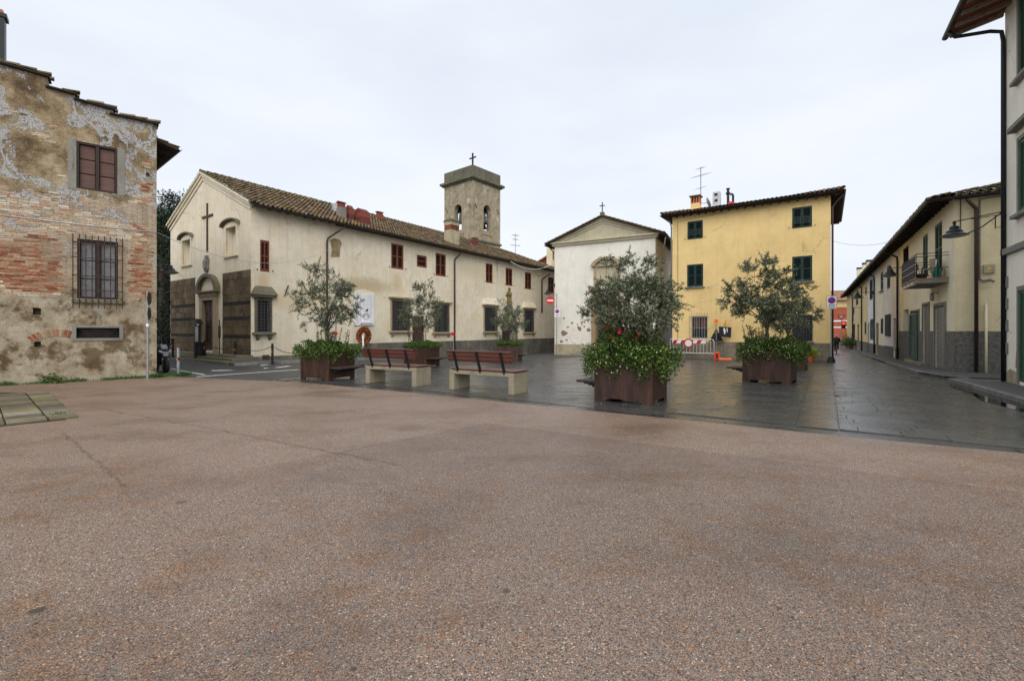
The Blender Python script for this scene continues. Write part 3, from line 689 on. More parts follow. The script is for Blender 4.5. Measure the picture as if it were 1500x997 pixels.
def barred_window(parent, xf, r, stone, hood=None, sill=True, gmat=None, glass='glass', fw=.14, proud=.06, bars=None, mullion=True, brackets=True, hood_mat=None):
    a0, a1, z0, z1 = r; w = MB(xf)
    w.box(a0 - fw, a0, -.2, proud, z0 - .02, z1 + fw); w.box(a1, a1 + fw, -.2, proud, z0 - .02, z1 + fw); w.box(a0, a1, -.2, proud, z1, z1 + fw)
    o = w.build('window', stone, parent, bevel=.01)
    MB(xf).box(a0, a1, -.19, -.16, z0, z1).build('pane', P[glass], o)
    if mullion:
        f = MB(xf); am = (a0 + a1) / 2
        f.box(am - .035, am + .035, -.158, -.12, z0, z1); f.box(a0, a0 + .05, -.158, -.12, z0, z1); f.box(a1 - .05, a1, -.158, -.12, z0, z1)
        for q in (.33, .66): f.box(a0 + .05, a1 - .05, -.157, -.13, z0 + (z1 - z0) * q - .02, z0 + (z1 - z0) * q + .02)
        f.build('sash', P['frame_brown'], o)
    kw = dict(px_=.14, pz=.16); kw.update(bars or {})
    grille(xf, a0 - .02, a1 + .02, z0, z1, proud + .02, **kw).build('grille', gmat or P['grille'], o)
    if sill:
        MB(xf).box(a0 - .26, a1 + .26, -.1, .26, z0 - .15, z0 - .022).build('sill', stone, o, bevel=.03)
        if brackets:
            for a in (a0 - .08, a1 - .06):
                MB(xf).prism([(a, 0, z0 - .15), (a, .2, z0 - .15), (a, .17, z0 - .26), (a, .05, z0 - .40), (a, 0, z0 - .42)], (.14, 0, 0)).build('bracket', stone, o, bevel=.015)
    if hood:
        MB(xf).box(a0 - .3, a1 + .3, -.05, .24, z1 + fw + .002, z1 + fw + .12).build('hood', stone, o, bevel=.02)
        if hood != 'flat':
            hh = hood
            mb = MB(xf); b = z1 + fw + .122
            lo = [(a0 - .34, 0, b), (a1 + .34, 0, b), (a1 + .34, .32, b), (a0 - .34, .32, b)]; hi = [(a0 - .12, 0, b + hh), (a1 + .12, 0, b + hh), (a1 + .12, .06, b + hh), (a0 - .12, .06, b + hh)]
            mb.hexa(lo + hi).build('hood', hood_mat or stone, o, bevel=.02)
    return o
def downpipe(parent, pts, r, mat, clips=True, name='downpipe'):
    o = MB().tube(pts, r, 10).build(name, mat, parent, smooth=True)
    return o
def gutter(parent, a, b, r=.075, mat=None):
    a = Vector(a); b = Vector(b); t = (b - a).normalized(); e = t.cross(Vector((0, 0, 1))).normalized(); mb = MB(); N_ = 7
    for side in (1., .86):
        pass
    rings = []
    for p in (a, b):
        rings.append([mb.pt(p + e * math.cos(math.pi + math.pi * k / N_) * r + Vector((0, 0, 1)) * math.sin(math.pi + math.pi * k / N_) * r) for k in range(N_ + 1)] +
                     [mb.pt(p + e * math.cos(-math.pi * k / N_) * r * .85 + Vector((0, 0, 1)) * math.sin(-math.pi * k / N_) * r * .85) for k in range(N_ + 1)])
    n = len(rings[0])
    for k in range(n): mb.f.append([rings[0][k], rings[0][(k + 1) % n], rings[1][(k + 1) % n], rings[1][k]])
    mb.f.append(rings[0][::-1]); mb.f.append(rings[1])
    return mb.build('gutter', mat or P['slate'], parent)
def rafters(parent, a, b, out, n, w=.09, h=.11, mat=None, drop=0.):
    """rafter tails under an eave from a to b, each running along vector out"""
    a = Vector(a); b = Vector(b); out = Vector(out)
    for i in range(n):
        p = a + (b - a) * ((i + .5) / n)
        MB().bar(p, p + out, w, h).build('rafter', mat or P['soffit'], parent)
def arc(cx, cz, r, t0, t1, n): return [(cx + r * math.cos(t0 + (t1 - t0) * k / n), cz + r * math.sin(t0 + (t1 - t0) * k / n)) for k in range(n + 1)]

# ------------------------------------------------------------------ old brick house at the left
w_ = Vector((.756, .655, 0)).normalized(); LC = G(229.5, 553); LC.z = 0
LL = 9.0; LF = Frame(LC - w_ * LL, math.atan2(w_.y, w_.x))
old = thing('old_house', 'old house with peeling plaster and bare brick, stepped roof edge and barred window', 'house', LF.loc, LF.rz)
SEGS = [(-160, 58, 0, 95.5, 70, 112), (70, 127, 70, 127, 110, 138), (111, 145, 111, 145, 170, 160), (163, 166.5, 163, 166.5, 231, 181)]
steps = [((0, 92), (70, 112)), ((70, 127), (110, 138)), ((111, 145), (166, 160)), ((163, 166.5), (229.5, 181))]
tops = []
for (p, q2) in steps: tops.append((LF.hit(*p), LF.hit(*q2)))
sl0 = (tops[0][1][1] - tops[0][0][1]) / (tops[0][1][0] - tops[0][0][0])
# wall with openings
W1 = LF.rect(112, 212, 172, 280); W2 = LF.rect(113, 352, 173, 438); VT = LF.rect(112, 480, 175, 495)
H1 = LF.rect(48, 451, 60, 461); H2 = LF.rect(50, 500, 60, 508)
zflat = min(t[1][1] for t in tops) - .02
mb = MB(xf_front); mb.wall(0, LL, -.6, zflat, [W1, W2, VT, H1, H2], .2)
xs_prev = 0.
for k, (a, b) in enumerate(tops):
    xa = 0. if k == 0 else max(a[0], tops[k - 1][1][0]); za = a[1] + (a[1] - b[1]) / (a[0] - b[0]) * (xa - a[0]); xb = LL if k == 3 else b[0]
    mb.poly([(xa, 0, zflat), (xb, 0, zflat), (xb, 0, b[1] - .05), (xa, 0, za - .05)])
    mb.poly([(xb, 0, zflat), (xb, -.45, zflat), (xb, -.45, b[1] - .05), (xb, 0, b[1] - .05)])
mb.poly([(LL, 0, -.6), (LL - 1.5, -9, -.6), (LL - 1.5, -9, zflat), (LL, 0, zflat)]).poly([(0, 0, -.6), (0, -9, -.6), (0, -9, zflat), (0, 0, zflat)]).poly([(0, -9, -.6), (LL - 1.5, -9, -.6), (LL - 1.5, -9, zflat), (0, -9, zflat)])
ow = mb.build('wall', P['old_wall'], old, fix=False)
for k, (a, b) in enumerate(tops):
    xa = -.3 if k == 0 else a[0] - .04; sl_ = (b[1] - a[1]) / (b[0] - a[0]); za = a[1] + sl_ * (xa - a[0])
    mb = MB(); mb.prism([(xa, -.14, za - .05), (b[0] + .05, -.14, b[1] - .05), (b[0] + .05, -.14, b[1] + .0), (xa, -.14, za + .0)], (0, .6, 0))
    cp = mb.build('coping', P['soffit'], old)
    mb = MB(); d = Vector((b[0] - xa, 0, b[1] - za)); Ls = d.length; d.normalize()
    tile_roof(mb, (b[0] + .06, -.17, b[1] + .0), (0, 1, 0), -d, .62, Ls, pitch=.31, rr=.10)
    mb.build('tiles', P['tile_old'], cp, fix=False, kind='stuff')
# roof behind, its eave over the lane
et = LF.hit(262, 217, 'y', .45); e0 = LF.hit(231, 203, 'y', .45)
sl_ = (e0[1] - et[1]) / (e0[0] - et[0]); up_ = Vector((-1, 0, -sl_)).normalized()
rf = roof_slope(old, 'roof', (et[0] - 1.46, 9.2, et[1]), (1.46, -8.75, 0), up_, 8.87, 8.5, P['tile_old'], th=.09)
gutter(rf, (et[0] + .05 - 1.46, 9.2, et[1] - .02), (et[0] + .05, .45, et[1] - .02), .06)
rafters(rf, (LL - .1, .5, e0[1] - .16 + 0), (LL - 1.56, 9, e0[1] - .16), (et[0] - LL - .05, 0, sl_ * (et[0] - LL)), 12, .09, .10)
# metal flue at the frame edge
fx, fz = LF.hit(3, 110, 'y', .3); fz2 = LF.hit(3, 24, 'y', .3)[1]
fl = MB().box(fx - .28, fx + .06, .2, .55, fz - .4, fz2).build('flue', P['slate'], old, bevel=.01)
MB().box(fx - .3, fx + .11, .17, .58, fz2 - .06, fz2 - .2 + .25).build('cap', P['slate'], fl)
MB().box(fx - .26, fx + .03, .22, .52, fz2 + .055, fz2 + .16).build('cap_tile', P['terracotta'], fl)
# upper boarded window
a0, a1, z0, z1 = W1
mb = MB(xf_front); mb.box(a0, a0 + .06, -.2, -.02, z0, z1); mb.box(a1 - .06, a1, -.2, -.02, z0, z1); mb.box(a0 + .06, a1 - .06, -.2, -.02, z0, z0 + .06); mb.box(a0 + .06, a1 - .06, -.2, -.02, z1 - .06, z1); am = (a0 + a1) / 2; mb.box(am - .045, am + .045, -.2, -.03, z0 + .06, z1 - .06)
wn_ = mb.build('window', P['frame_brown'], old, label='upper window closed by weathered wooden panels')
for i in range(2):
    for k in range(3):
        l0 = (a0 + .06, am + .045)[i]; l1 = (am - .045, a1 - .06)[i]; hz = (z1 - z0 - .12) / 3
        MB(xf_front).box(l0 + .012, l1 - .012, -.15, -.10, z0 + .06 + hz * k + .014, z0 + .06 + hz * (k + 1) - .014).build('panel', P['old_wood'], wn_, bevel=.008)
MB(xf_front).box(a0, a1, -.24, -.2, z0, z1).build('backing', P['dark_room'], wn_)
for q in ((a0 - .20, a0 - .003, z0 - .05, z1 + .05), (a1 + .003, a1 + .19, z0 - .03, z1 + .02)): MB(xf_front).box(q[0], q[1], -.01, .012, q[2], q[3]).build('surround', P['grey_stone'], wn_)
# barred window
a0, a1, z0, z1 = W2
mb = MB(xf_front); mb.box(a0, a0 + .07, -.2, -.03, z0, z1); mb.box(a1 - .07, a1, -.2, -.03, z0, z1); mb.box(a0 + .07, a1 - .07, -.2, -.03, z1 - .07, z1); mb.box(a0 + .07, a1 - .07, -.2, -.03, z0, z0 + .06)
am = (a0 + a1) / 2; mb.box(am - .06, am + .06, -.2, -.04, z0 + .06, z1 - .07)
wn_ = mb.build('window', P['frame_brown'], old, label='tall window with curtains behind long iron bars')
for i in range(2):
    for k in range(3):
        l0 = (a0 + .07, am + .06)[i]; l1 = (am - .06, a1 - .07)[i]; hz = (z1 - z0 - .13) / 3
        MB(xf_front).box(l0 + .015, l1 - .015, -.18, -.165, z0 + .06 + hz * k + .015, z0 + .06 + hz * (k + 1) - .015).build('pane', P['glass_grey'], wn_)
MB(xf_front).box(a0, a1, -.24, -.2, z0, z1).build('backing', P['dark_room'], wn_)
MB(xf_front).box(a0 - .13, a1 + .15, -.02, .12, z0 - .14, z0 - .03).build('sill', P['mossy_stone'], wn_, bevel=.015)
bx0, bx1 = a0 - .09, a1 + .11; zt = LF.hit(140, 346)[1]; zb = LF.hit(140, 452)[1]
for i in range(9):
    a = bx0 + (bx1 - bx0) * i / 8
    MB(xf_front).tube([(a, .14, zb), (a, .14, zt)], .014, 6).build('bar', P['rust_iron'], wn_)
for q in (.14, .38, .68, .93):
    z = z0 + (z1 - z0) * q; MB(xf_front).box(bx0 - .03, bx1 + .03, .125, .132, z - .014, z + .014).build('bar', P['rust_iron'], wn_)
for a in (bx0, bx1):
    for q in (.14, .93):
        z = z0 + (z1 - z0) * q; MB(xf_front).bar((a, -.02, z), (a, .13, z), .02, .02).build('bar', P['rust_iron'], wn_)
# vent with stone frame and mesh
a0, a1, z0, z1 = VT
mb = MB(xf_front); mb.box(a0 - .1, a0, -.2, .03, z0 - .09, z1 + .09); mb.box(a1, a1 + .1, -.2, .03, z0 - .09, z1 + .09); mb.box(a0, a1, -.2, .031, z0 - .09, z0); mb.box(a0, a1, -.2, .029, z1, z1 + .08)
vt = mb.build('vent', P['grey_stone'], old, bevel=.008)
MB(xf_front).box(a0, a1, -.2, -.15, z0, z1).build('backing', P['dark_room'], vt)
mb = MB(xf_front); st_ = .075; k = -6
while a0 + k * st_ < a1 + .4:
    for s_ in (1, -1):
        x0_ = a0 + k * st_; x1_ = x0_ + s_ * (z1 - z0)
        lo, hi = (x0_, z0), (x1_, z1)
        if min(lo[0], hi[0]) > a0 - .005 and max(lo[0], hi[0]) < a1 + .005: mb.bar((lo[0], -.03, lo[1]), (hi[0], -.03, hi[1]), .008, .008)
    k += 1
mb.build('mesh_wire', P['rust_iron'], vt)
for h_ in (H1, H2): MB(xf_front).box(h_[0], h_[1], -.2, -.14, h_[2], h_[3]).build('vent_hole', P['rust_iron'], old)
px0, pz0 = LF.hit(216, 256); MB(xf_front).tube([(px0, -.05, pz0 + .02), (px0, .16, pz0), (px0, .2, pz0 - .05)], .05, 8).build('pipe_stub', P['rust_iron'], old)
# brick relieving arch
cx_, cz_ = LF.hit(84, 530); 
for i in range(10):
    t = R(128) - R(74) * i / 12; r0, r1 = .80, 1.02
    c0 = Vector((cx_ + math.cos(t) * r0, .0, cz_ + math.sin(t) * r0)); c1 = Vector((cx_ + math.cos(t) * r1, 0, cz_ + math.sin(t) * r1))
    mb = MB(xf_front); e = Vector((-math.sin(t), 0, math.cos(t))) * .031
    mb.prism([tuple(c0 - e), tuple(c0 + e), tuple(c1 + e * 1.15), tuple(c1 - e * 1.15)], (0, .022, 0)).build('brick', P['brick'], ow, bevel=.004)
for pp in ([(132.5, 455), (140, 454), (146, 460), (150, 457), (150.5, 462), (146, 467), (151, 475), (146, 474.5), (143, 469), (139, 475), (133, 475.5), (139, 466)],):
    q = [LF.hit(*p) for p in pp]; MB(xf_front).prism([(a, -.01, z) for a, z in q], (0, .010, 0)).build('filler_patch', plain('pale_filler', c4(.50, .45, .37), .9), ow)
# bare bricks where the plaster has gone
bricks = []
openings = [(a - .22, b + .22, c - .35 if k == 1 else c - .15, d + .12) for k, (a, b, c, d) in enumerate((W1, W2, VT))]
zc = 2.72; row = 0
while zc < 8.3:
    row += 1; xx = 4.4 + (row % 2) * .12 + random.uniform(-.03, .03)
    while xx < LL - .26:
        bl = random.uniform(.17, .25)
        n1 = .8 * mnoise.noise(Vector((xx * .5, zc * .8, 3.1))) + .6 * mnoise.noise(Vector((xx * 1.9, zc * 2.9, 7.7))) + .25 * mnoise.noise(Vector((xx * 5, zc * 9, 1.7)))
        red = math.exp(-((zc - 3.6) / .8) ** 2) * .95 + math.exp(-((xx - 8.75) / .28) ** 2) * .45
        n1 += red * .8 + math.exp(-((zc - 4.9) / 1.3) ** 2) * .46 - .32 - max(0, zc - 6.0) * .10
        if n1 > 0 and not any(o[0] < xx + bl and xx < o[1] and o[2] < zc < o[3] for o in openings):
            bricks.append((n1, xx, zc, bl, red + .5 * mnoise.noise(Vector((xx * .9, zc * 1.6, 11.))) > .36))
        xx += bl + .014
    zc += .063
bricks.sort(reverse=True)
nb_ = 0; rest = {True: MB(xf_front), False: MB(xf_front)}
for n1, xx, zc, bl, red in bricks:
    dp = random.uniform(.003, .014); q2 = random.uniform(-.003, .003)
    if nb_ < 286:
        MB(xf_front).box(xx, xx + bl, -.02, dp, zc - .023 + q2, zc + .023 + q2).build('brick', P['brick' if red else 'brick_pale'], ow, fix=False); nb_ += 1
    else: rest[red].box(xx, xx + bl, -.02, dp, zc - .023 + q2, zc + .023 + q2)
for red, mb in rest.items():
    if mb.v: mb.build('brick_rest', P['brick' if red else 'brick_pale'], ow, kind='stuff')
# ------------------------------------------------------------------ church with its long wing
GR = R(-34.6)
CF = Frame((-21.06, 28.08, 0), GR); CW = 10.0; CL = 32.0
ch = thing('church', 'cream plastered church with gabled front, brown stone panels and long shuttered side wing', 'church', CF.loc, CF.rz)
XS = xf_side(CW)
def wblob(px, py, rpx, rpz, col, k): y, z = CF.hit(px, py, 'x', CW); d_ = CF.w((CW, y, 0)).y / FOC; return ((CW, y, z), (3., rpx * d_ * 1.9, rpz * d_), col, k)
P['long'] = plaster('wing_plaster', c4(.75, .67, .52), c4(.46, .39, .27), streak=.55, blot=.42, seed=1, warm=c4(.70, .58, .39), blobs=[wblob(535, 418, 40, 15, c4(.44, .34, .20), .75), wblob(440, 440, 40, 22, c4(.60, .47, .29), .6), wblob(700, 400, 40, 14, c4(.56, .46, .30), .5), wblob(585, 480, 40, 12, c4(.62, .47, .28), .5), wblob(385, 418, 7, 26, c4(.46, .33, .18), .55), wblob(582, 412, 6, 18, c4(.48, .36, .2), .5)])
ax_, az_ = CF.hit(298, 256); ze_l = CF.hit(250, 331)[1]; ze = CF.hit(368, 297)[1]
zgut = CF.hit(560, 341.5, 'x', CW + .5)[1]
nl = CF.rect(268, 349, 280, 387); nr_ = CF.rect(331.5, 330, 347, 373); dr = CF.rect(299.5, 440, 315.4, 513)
zcut = min(ze, ze_l)
mb = MB(xf_front); mb.wall(0, CW, -.7, zcut, [nl, nr_, dr], .32)
mb.poly([(0, 0, zcut), (CW, 0, zcut), (CW, 0, ze), (ax_, 0, az_), (0, 0, ze_l)])
mb.build('facade_wall', P['church'], ch, fix=False)
sw = {}
for k, r in dict(s0=(381, 352, 394.5, 398), s1=(573, 357.5, 591, 394), s2=(638, 371.5, 653, 404.5), s3=(711.6, 386, 721.5, 414.5), s4=(740.7, 393, 750.4, 418.5), s5=(769, 399, 778, 423.5), s6=(803, 406, 811, 429.5)).items(): sw[k] = CF.rect(*r, 'x', CW)
sm = CF.rect(610.5, 374, 625, 391.5, 'x', CW)
bw = {}
for k, r in dict(b0=(377, 440, 394, 486), b1=(574, 441, 598, 484), b2=(636, 447, 656, 486), b3=(709.5, 451, 726, 485), b4=(767.7, 455, 780.5, 486)).items(): bw[k] = CF.rect(*r, 'x', CW)
wd_ = CF.rect(604, 463, 622, 523, 'x', CW)
holes = list(sw.values()) + [sm] + list(bw.values()) + [wd_]
zside = ze + .05
mb = MB(XS); mb.wall(0, CL, -1.6, zside, holes, .22)
mb.poly([(CL, 0, -1.6), (CL, -CW, -1.6), (CL, -CW, zside), (CL, 0, zside)])
mb.build('side_wall', P['long'], ch, fix=False)
MB().poly([(0, 0, -.7), (0, CL, -.7), (0, CL, ze_l), (0, 0, ze_l)]).build('far_wall', P['church'], ch, fix=False)
# plinth along the wing
zpl = CF.hit(700, 498, 'x', CW)[1]; y488 = CF.hit(505, 500, 'x', CW)[0]
for a, b in ((y488, wd_[0] - .2), (wd_[1] + .2, CL)): MB(XS).box(a, b, -.05, .035, -1.6, zpl).build('plinth', P['plinth'], ch)
mb = MB(XS); mb.box(0.0, y488 - .02, -.05, .03, -1.6, CF.hit(400, 521, 'x', CW)[1]); mb.build('plinth', P['plinth'], ch)
# roof
ov = .55; yv = -.10; RT = 25.0
zr = az_ + .07; xr = ax_
dE = CW + ov
rs = Vector((xr - dE, 0, zr - zgut)); RS = rs.length
hipk = (CL + .3 - RT) / RS
def clip_r(a, b): return a < (CL + .3 - yv) - b * hipk
rr_ = roof_slope(ch, 'roof', (dE, yv, zgut + .05), (0, 1, 0), rs, CL + .3 - yv, RS, P['tile_old'], clip=clip_r, poly=[(0, 0), (CL + .3 - yv, 0), (RT - yv, RS), (0, RS)])
ovl = .25; zgl = zgut + .12; ls = Vector((xr + ovl, 0, zr - zgl)); LS = ls.length
roof_slope(ch, 'roof', (-ovl, RT, zgl + .05), (0, -1, 0), ls, RT - yv, LS, P['tile_old'])
hv = Vector((xr - dE, 0, 0)); es = Vector((0, RT - CL - .3, zr - zgut)); ES = es.length
wid = dE + ov
roof_slope(ch, 'roof', (dE, CL + .3, zgut + .05), (-1, 0, 0), es, wid, ES, P['tile_old'], clip=lambda a, b: a > b / ES * (dE - xr) and a < wid - b / ES * (xr + ov), poly=[(0, 0), (wid, 0), (dE - xr, ES)])
mb = MB(); ridge_tiles(mb, (xr, yv - .05, zr + .06), (xr, RT, zr + .06)); ridge_tiles(mb, (xr, RT, zr + .05), (dE, CL + .3, zgut + .1)); mb.build('ridge_tiles', P['tile_old'], rr_, fix=False, kind='stuff')
mb = MB()   # verge tiles over the gable
for s_, X0, Z0 in ((1, dE, zgut), (-1, -ovl, zgl)):
    ridge_tiles(mb, (X0, yv - .02, Z0 + .1), (xr, yv - .02, zr + .06), .09)
mb.build('verge_tiles', P['tile_moss'], rr_, fix=False, kind='stuff')
g0 = CF.hit(500, 326, 'x', CW + ov)[0]
gutter(ch, (dE + .06, -.2, zgut + .0), (dE + .06, CL + .3, zgut + .0), .075)
rafters(ch, (CW - .05, .6, zgut + .10), (CW - .05, g0 + .3, zgut + .10), (ov + .0, 0, -.05), 9, .12, .13)
MB().box(CW, CW + .42, g0, CL, zgut - .02, zgut + .045).build('eave_board', P['soffit'], ch)
# raking cornice of the facade
for X0, Z0, sgn in ((CW + .12, ze - .02, 1), (-.12, ze_l - .02, -1)):
    a = Vector((X0, 0, Z0)); b = Vector((ax_, 0, az_ + .06)); d = (b - a).normalized(); nrm = Vector((-d.z, 0, d.x)); nrm = nrm if nrm.z > 0 else -nrm
    for dd_, w0, w1 in ((.20, -.02, .10), (.13, -.16, -.022), (.06, -.34, -.162)):
        pts = [a + nrm * w0, b + nrm * w0, b + nrm * w1, a + nrm * w1]
        MB().prism([(p.x, -dd_ + (.002 if sgn > 0 else .004), p.z) for p in pts], (0, dd_ + .02, 0)).build('cornice', P['church'], ch, label='pale moulding along the gable')
# niches
def niche(r, hoodrect):
    a0, a1, z0, z1 = r; zs_ = z1 - (a1 - a0) * .12
    mb = MB(xf_front); w = .14
    mb.box(a0 - w, a0, -.05, .06, z0 - .02, z1 - .1); mb.box(a1, a1 + w, -.05, .06, z0 - .02, z1 - .1); mb.box(a0 - w - .05, a1 + w + .05, -.05, .10, z0 - .12, z0 - .022)
    mid_ = (a0 + a1) / 2; rad = (a1 - a0) / 2 + w; pts = [(mid_ + math.cos(t) * rad, z1 - .1 + math.sin(t) * rad * .32) for t in [math.pi * k / 10 for k in range(11)]]
    mb.prism([(p[0], -.04, p[1]) for p in pts], (0, .098, 0))
    o = mb.build('niche', P['church'], ch)
    pts2 = [(mid_ + math.cos(t) * rad * 1.3, z1 - .04 + math.sin(t) * rad * .42) for t in [math.pi * k / 12 for k in range(13)]]; pts3 = [(p[0], p[1] + .08) for p in pts2]
    hb = MB(xf_front)
    for k in range(12): hb.hexa([(*pts2[k][:1], -.02, pts2[k][1]), (pts2[k + 1][0], -.02, pts2[k + 1][1]), (pts2[k + 1][0], .2, pts2[k + 1][1]), (pts2[k][0], .2, pts2[k][1]), (pts3[k][0], -.02, pts3[k][1]), (pts3[k + 1][0], -.02, pts3[k + 1][1]), (pts3[k + 1][0], .2, pts3[k + 1][1]), (pts3[k][0], .2, pts3[k][1])])
    hb.build('hood', P['mossy_stone'], o)
    MB(xf_front).box(a0 - .01, a1 + .01, -.36, -.325, z0 - .01, z1 + .01).build('backing', P['chapel'], o)
niche(nl, None); niche(nr_, None)
# cross and crest
cxx, cz0 = CF.hit(304.4, 368); cz1 = CF.hit(304.4, 298)[1]; ca0 = CF.hit(297, 319)[0]; ca1 = CF.hit(312.5, 315.5)[0]; cza = CF.hit(304.4, 317)[1]
MB(xf_front).box(cxx - .055, cxx + .055, -.01, .06, cz0, cz1).box(ca0, cxx - .056, -.01, .058, cza - .055, cza + .055).box(cxx + .056, ca1, -.01, .058, cza - .055, cza + .055).build('cross', P['door_wood'], ch)
kx, kz = CF.hit(303.8, 389); mb = MB(xf_front)
mb.prism([(kx + x * .30, -.02, kz + z * .42) for x, z in [(-.9, .9), (-.3, .75), (0, 1.0), (.3, .75), (.9, .9), (.8, .1), (.75, -.5), (0, -1), (-.75, -.5), (-.8, .1)]], (0, .14, 0)); mb.prism([(kx + x * .2, .12, kz + z * .28) for x, z in [(-1, .8), (1, .8), (.8, -.4), (0, -1), (-.8, -.4)]], (0, .06, 0))
mb.box(kx - .16, kx + .16, -.02, .10, kz + .40, kz + .56); mb.build('crest', P['grey_stone'], ch, bevel=.02)
# portal
a0, a1, z0, z1 = dr; z0 = .3; mb = MB(xf_front); fw = .34
mb.box(a0 - fw, a0, -.1, .14, z0, z1 + .20); mb.box(a1, a1 + fw, -.1, .14, z0, z1 + .20); mb.box(a0, a1, -.1, .138, z1, z1 + .20); mb.box(a0 - fw - .05, a1 + fw + .05, -.1, .18, z1 + .201, z1 + .40)
po = mb.build('portal', P['brown_stone'], ch, bevel=.012)
MB(xf_front).box(a0 - fw - .28, a1 + fw + .28, -.05, .30, z1 + .402, z1 + .50).build('cornice', P['mossy_stone'], po, bevel=.02)
mid_ = (a0 + a1) / 2; rad = (a1 - a0) / 2 + fw + .25; zb_ = z1 + .502
oa = arc(mid_, zb_, rad, 0, math.pi, 16); ia = arc(mid_, zb_, rad - .24, 0, math.pi, 16); hb = MB(xf_front)
fl_ = .76
for k in range(16):
    q = [(oa[k], ia[k]), (oa[k + 1], ia[k + 1])]
    pts = [(q[0][1][0], zb_ + (q[0][1][1] - zb_) * fl_), (q[0][0][0], zb_ + (q[0][0][1] - zb_) * fl_), (q[1][0][0], zb_ + (q[1][0][1] - zb_) * fl_), (q[1][1][0], zb_ + (q[1][1][1] - zb_) * fl_)]
    hb.prism([(p[0], -.03, p[1]) for p in pts], (0, .28, 0))
hb.build('arched_hood', P['mossy_stone'], po)
MB(xf_front).prism([(p[0], -.02, zb_ + (p[1] - zb_) * fl_) for p in ia], (0, .06, 0)).build('lunette', P['church'], po)
am = (a0 + a1) / 2; dz_ = (z1 - z0)
do = MB(xf_front).box(a0, am - .006, -.12, -.06, z0, z1).box(am + .006, a1, -.12, -.06, z0, z1).build('door', P['door_wood'], ch)
for l0, l1 in ((a0, am), (am, a1)):
    for k in range(4):
        zz0 = z0 + dz_ * (k / 4) + .1; MB(xf_front).box(l0 + .1, l1 - .1, -.059, -.035, zz0, zz0 + dz_ / 4 - .16).build('panel', P['door_wood'], do, bevel=.012)
MB(xf_front).box(a1 - .32, a1 - .14, -.03, -.024, z0 + 1.1, z0 + 1.4).build('notice', P['white_paint'], do)
# stone panels, block by block, with black bands
def ashlar(rect, bands):
    x0, y0, x1, y1 = rect; a0, a1, _, zt = CF.rect(x0, y0, x1, y0 + 1); zb = .42
    pan = MB(xf_front).box(a0, a1, -.02, .008, zb - .4, zt).build('stone_panel', P['ashlar_dark'], ch)
    bz = sorted([CF.hit((x0 + x1) / 2, b)[1] for b in bands]); segs = []; lo = zb - .3
    for b in bz: segs.append((lo, b - .085, 0)); segs.append((b - .085, b + .085, 1)); lo = b + .085
    segs.append((lo, zt, 0))
    for s0, s1, dark in segs:
        if dark:
            cuts = [a0, a0 + (a1 - a0) * random.uniform(.25, .4), a0 + (a1 - a0) * random.uniform(.6, .85), a1]
            for p, q2 in zip(cuts, cuts[1:]): MB(xf_front).box(p + .012, q2 - .012, -.01, .020, s0 + .012, s1 - .012).build('stone', P['ashlar_dark'], pan)
            continue
        k = max(1, round((s1 - s0) / .36))
        for i in range(k):
            z0_ = s0 + (s1 - s0) * i / k; z1_ = s0 + (s1 - s0) * (i + 1) / k; p = a0
            while p < a1 - .01:
                L = random.uniform(.38, .85); q2 = p + L
                if a1 - q2 < .3: q2 = a1
                MB(xf_front).box(p + .004, q2 - .004, -.01, .030 + random.uniform(-.006, .006), z0_ + .004, z1_ - .004).build('stone', P['ashlar'], pan, bevel=.008); p = q2
ashlar((250.5, 409, 286, 511), (448.5, 468, 490.6)); ashlar((326.6, 397.5, 367.2, 520), (444.6, 466.4, 493))
# side wall windows
for k, r in sw.items(): shutter_window(ch, XS, r, P['red_shutter'], surround=None)
w = shutter_window(ch, XS, sm, P['red_shutter'], hooks=False, leaves=1)
barred_window(ch, XS, bw['b0'], P['mossy_stone'], hood=.45)
for k in ('b1', 'b2'): barred_window(ch, XS, bw[k], P['brown_stone'], hood='flat')
for k in ('b3', 'b4'): barred_window(ch, XS, bw[k], P['brown_stone'], hood=.55, hood_mat=P['church'])
a0, a1, z0, z1 = wd_; do = MB(XS).box(a0, a1, -.2, -.12, z0, z1).build('door', P['door_wood'], ch)
for k in range(5):
    p = a0 + (a1 - a0) * k / 5; MB(XS).box(p + .012, p + (a1 - a0) / 5 - .012, -.119, -.10, z0 + .05, z1 - .05).build('plank', P['door_wood'], do)
# downpipes
def gp(px, py, d): y, z = CF.hit(px, py, 'x', CW + d); return (CW + d, y, z)
p1 = gp(504, 331, ov); p2 = gp(479, 350, .1); downpipe(ch, [p1, (p1[0], p1[1], p1[2] - .1), (CW + .13, p2[1] + .05, p2[2] + .05), (CW + .11, p2[1], p2[2] - .15), (CW + .11, p2[1], -.5)], .055, P['pipe_brown'])
p1 = gp(676, 368, ov); p2 = gp(666, 380, .1); downpipe(ch, [p1, (p1[0], p1[1], p1[2] - .12), (CW + .13, p2[1], p2[2]), (CW + .11, p2[1], p2[2] - .2), (CW + .11, p2[1], -1.2)], .06, P['pipe_brown'])
p1 = gp(805, 400, ov); p2 = gp(794, 409, .1); p3 = gp(793, 458, .1); downpipe(ch, [p1, (p1[0], p1[1], p1[2] - .1), (CW + .12, p2[1], p2[2]), (CW + .1, p2[1], p2[2] - .2), (CW + .1, p2[1], p3[2])], .07, P['pipe_brown'])
p1 = gp(728.5, 384, .04); downpipe(ch, [(CW + .04, p1[1], p1[2] + .1), (CW + .04, p1[1], zpl)], .03, P['zinc'])
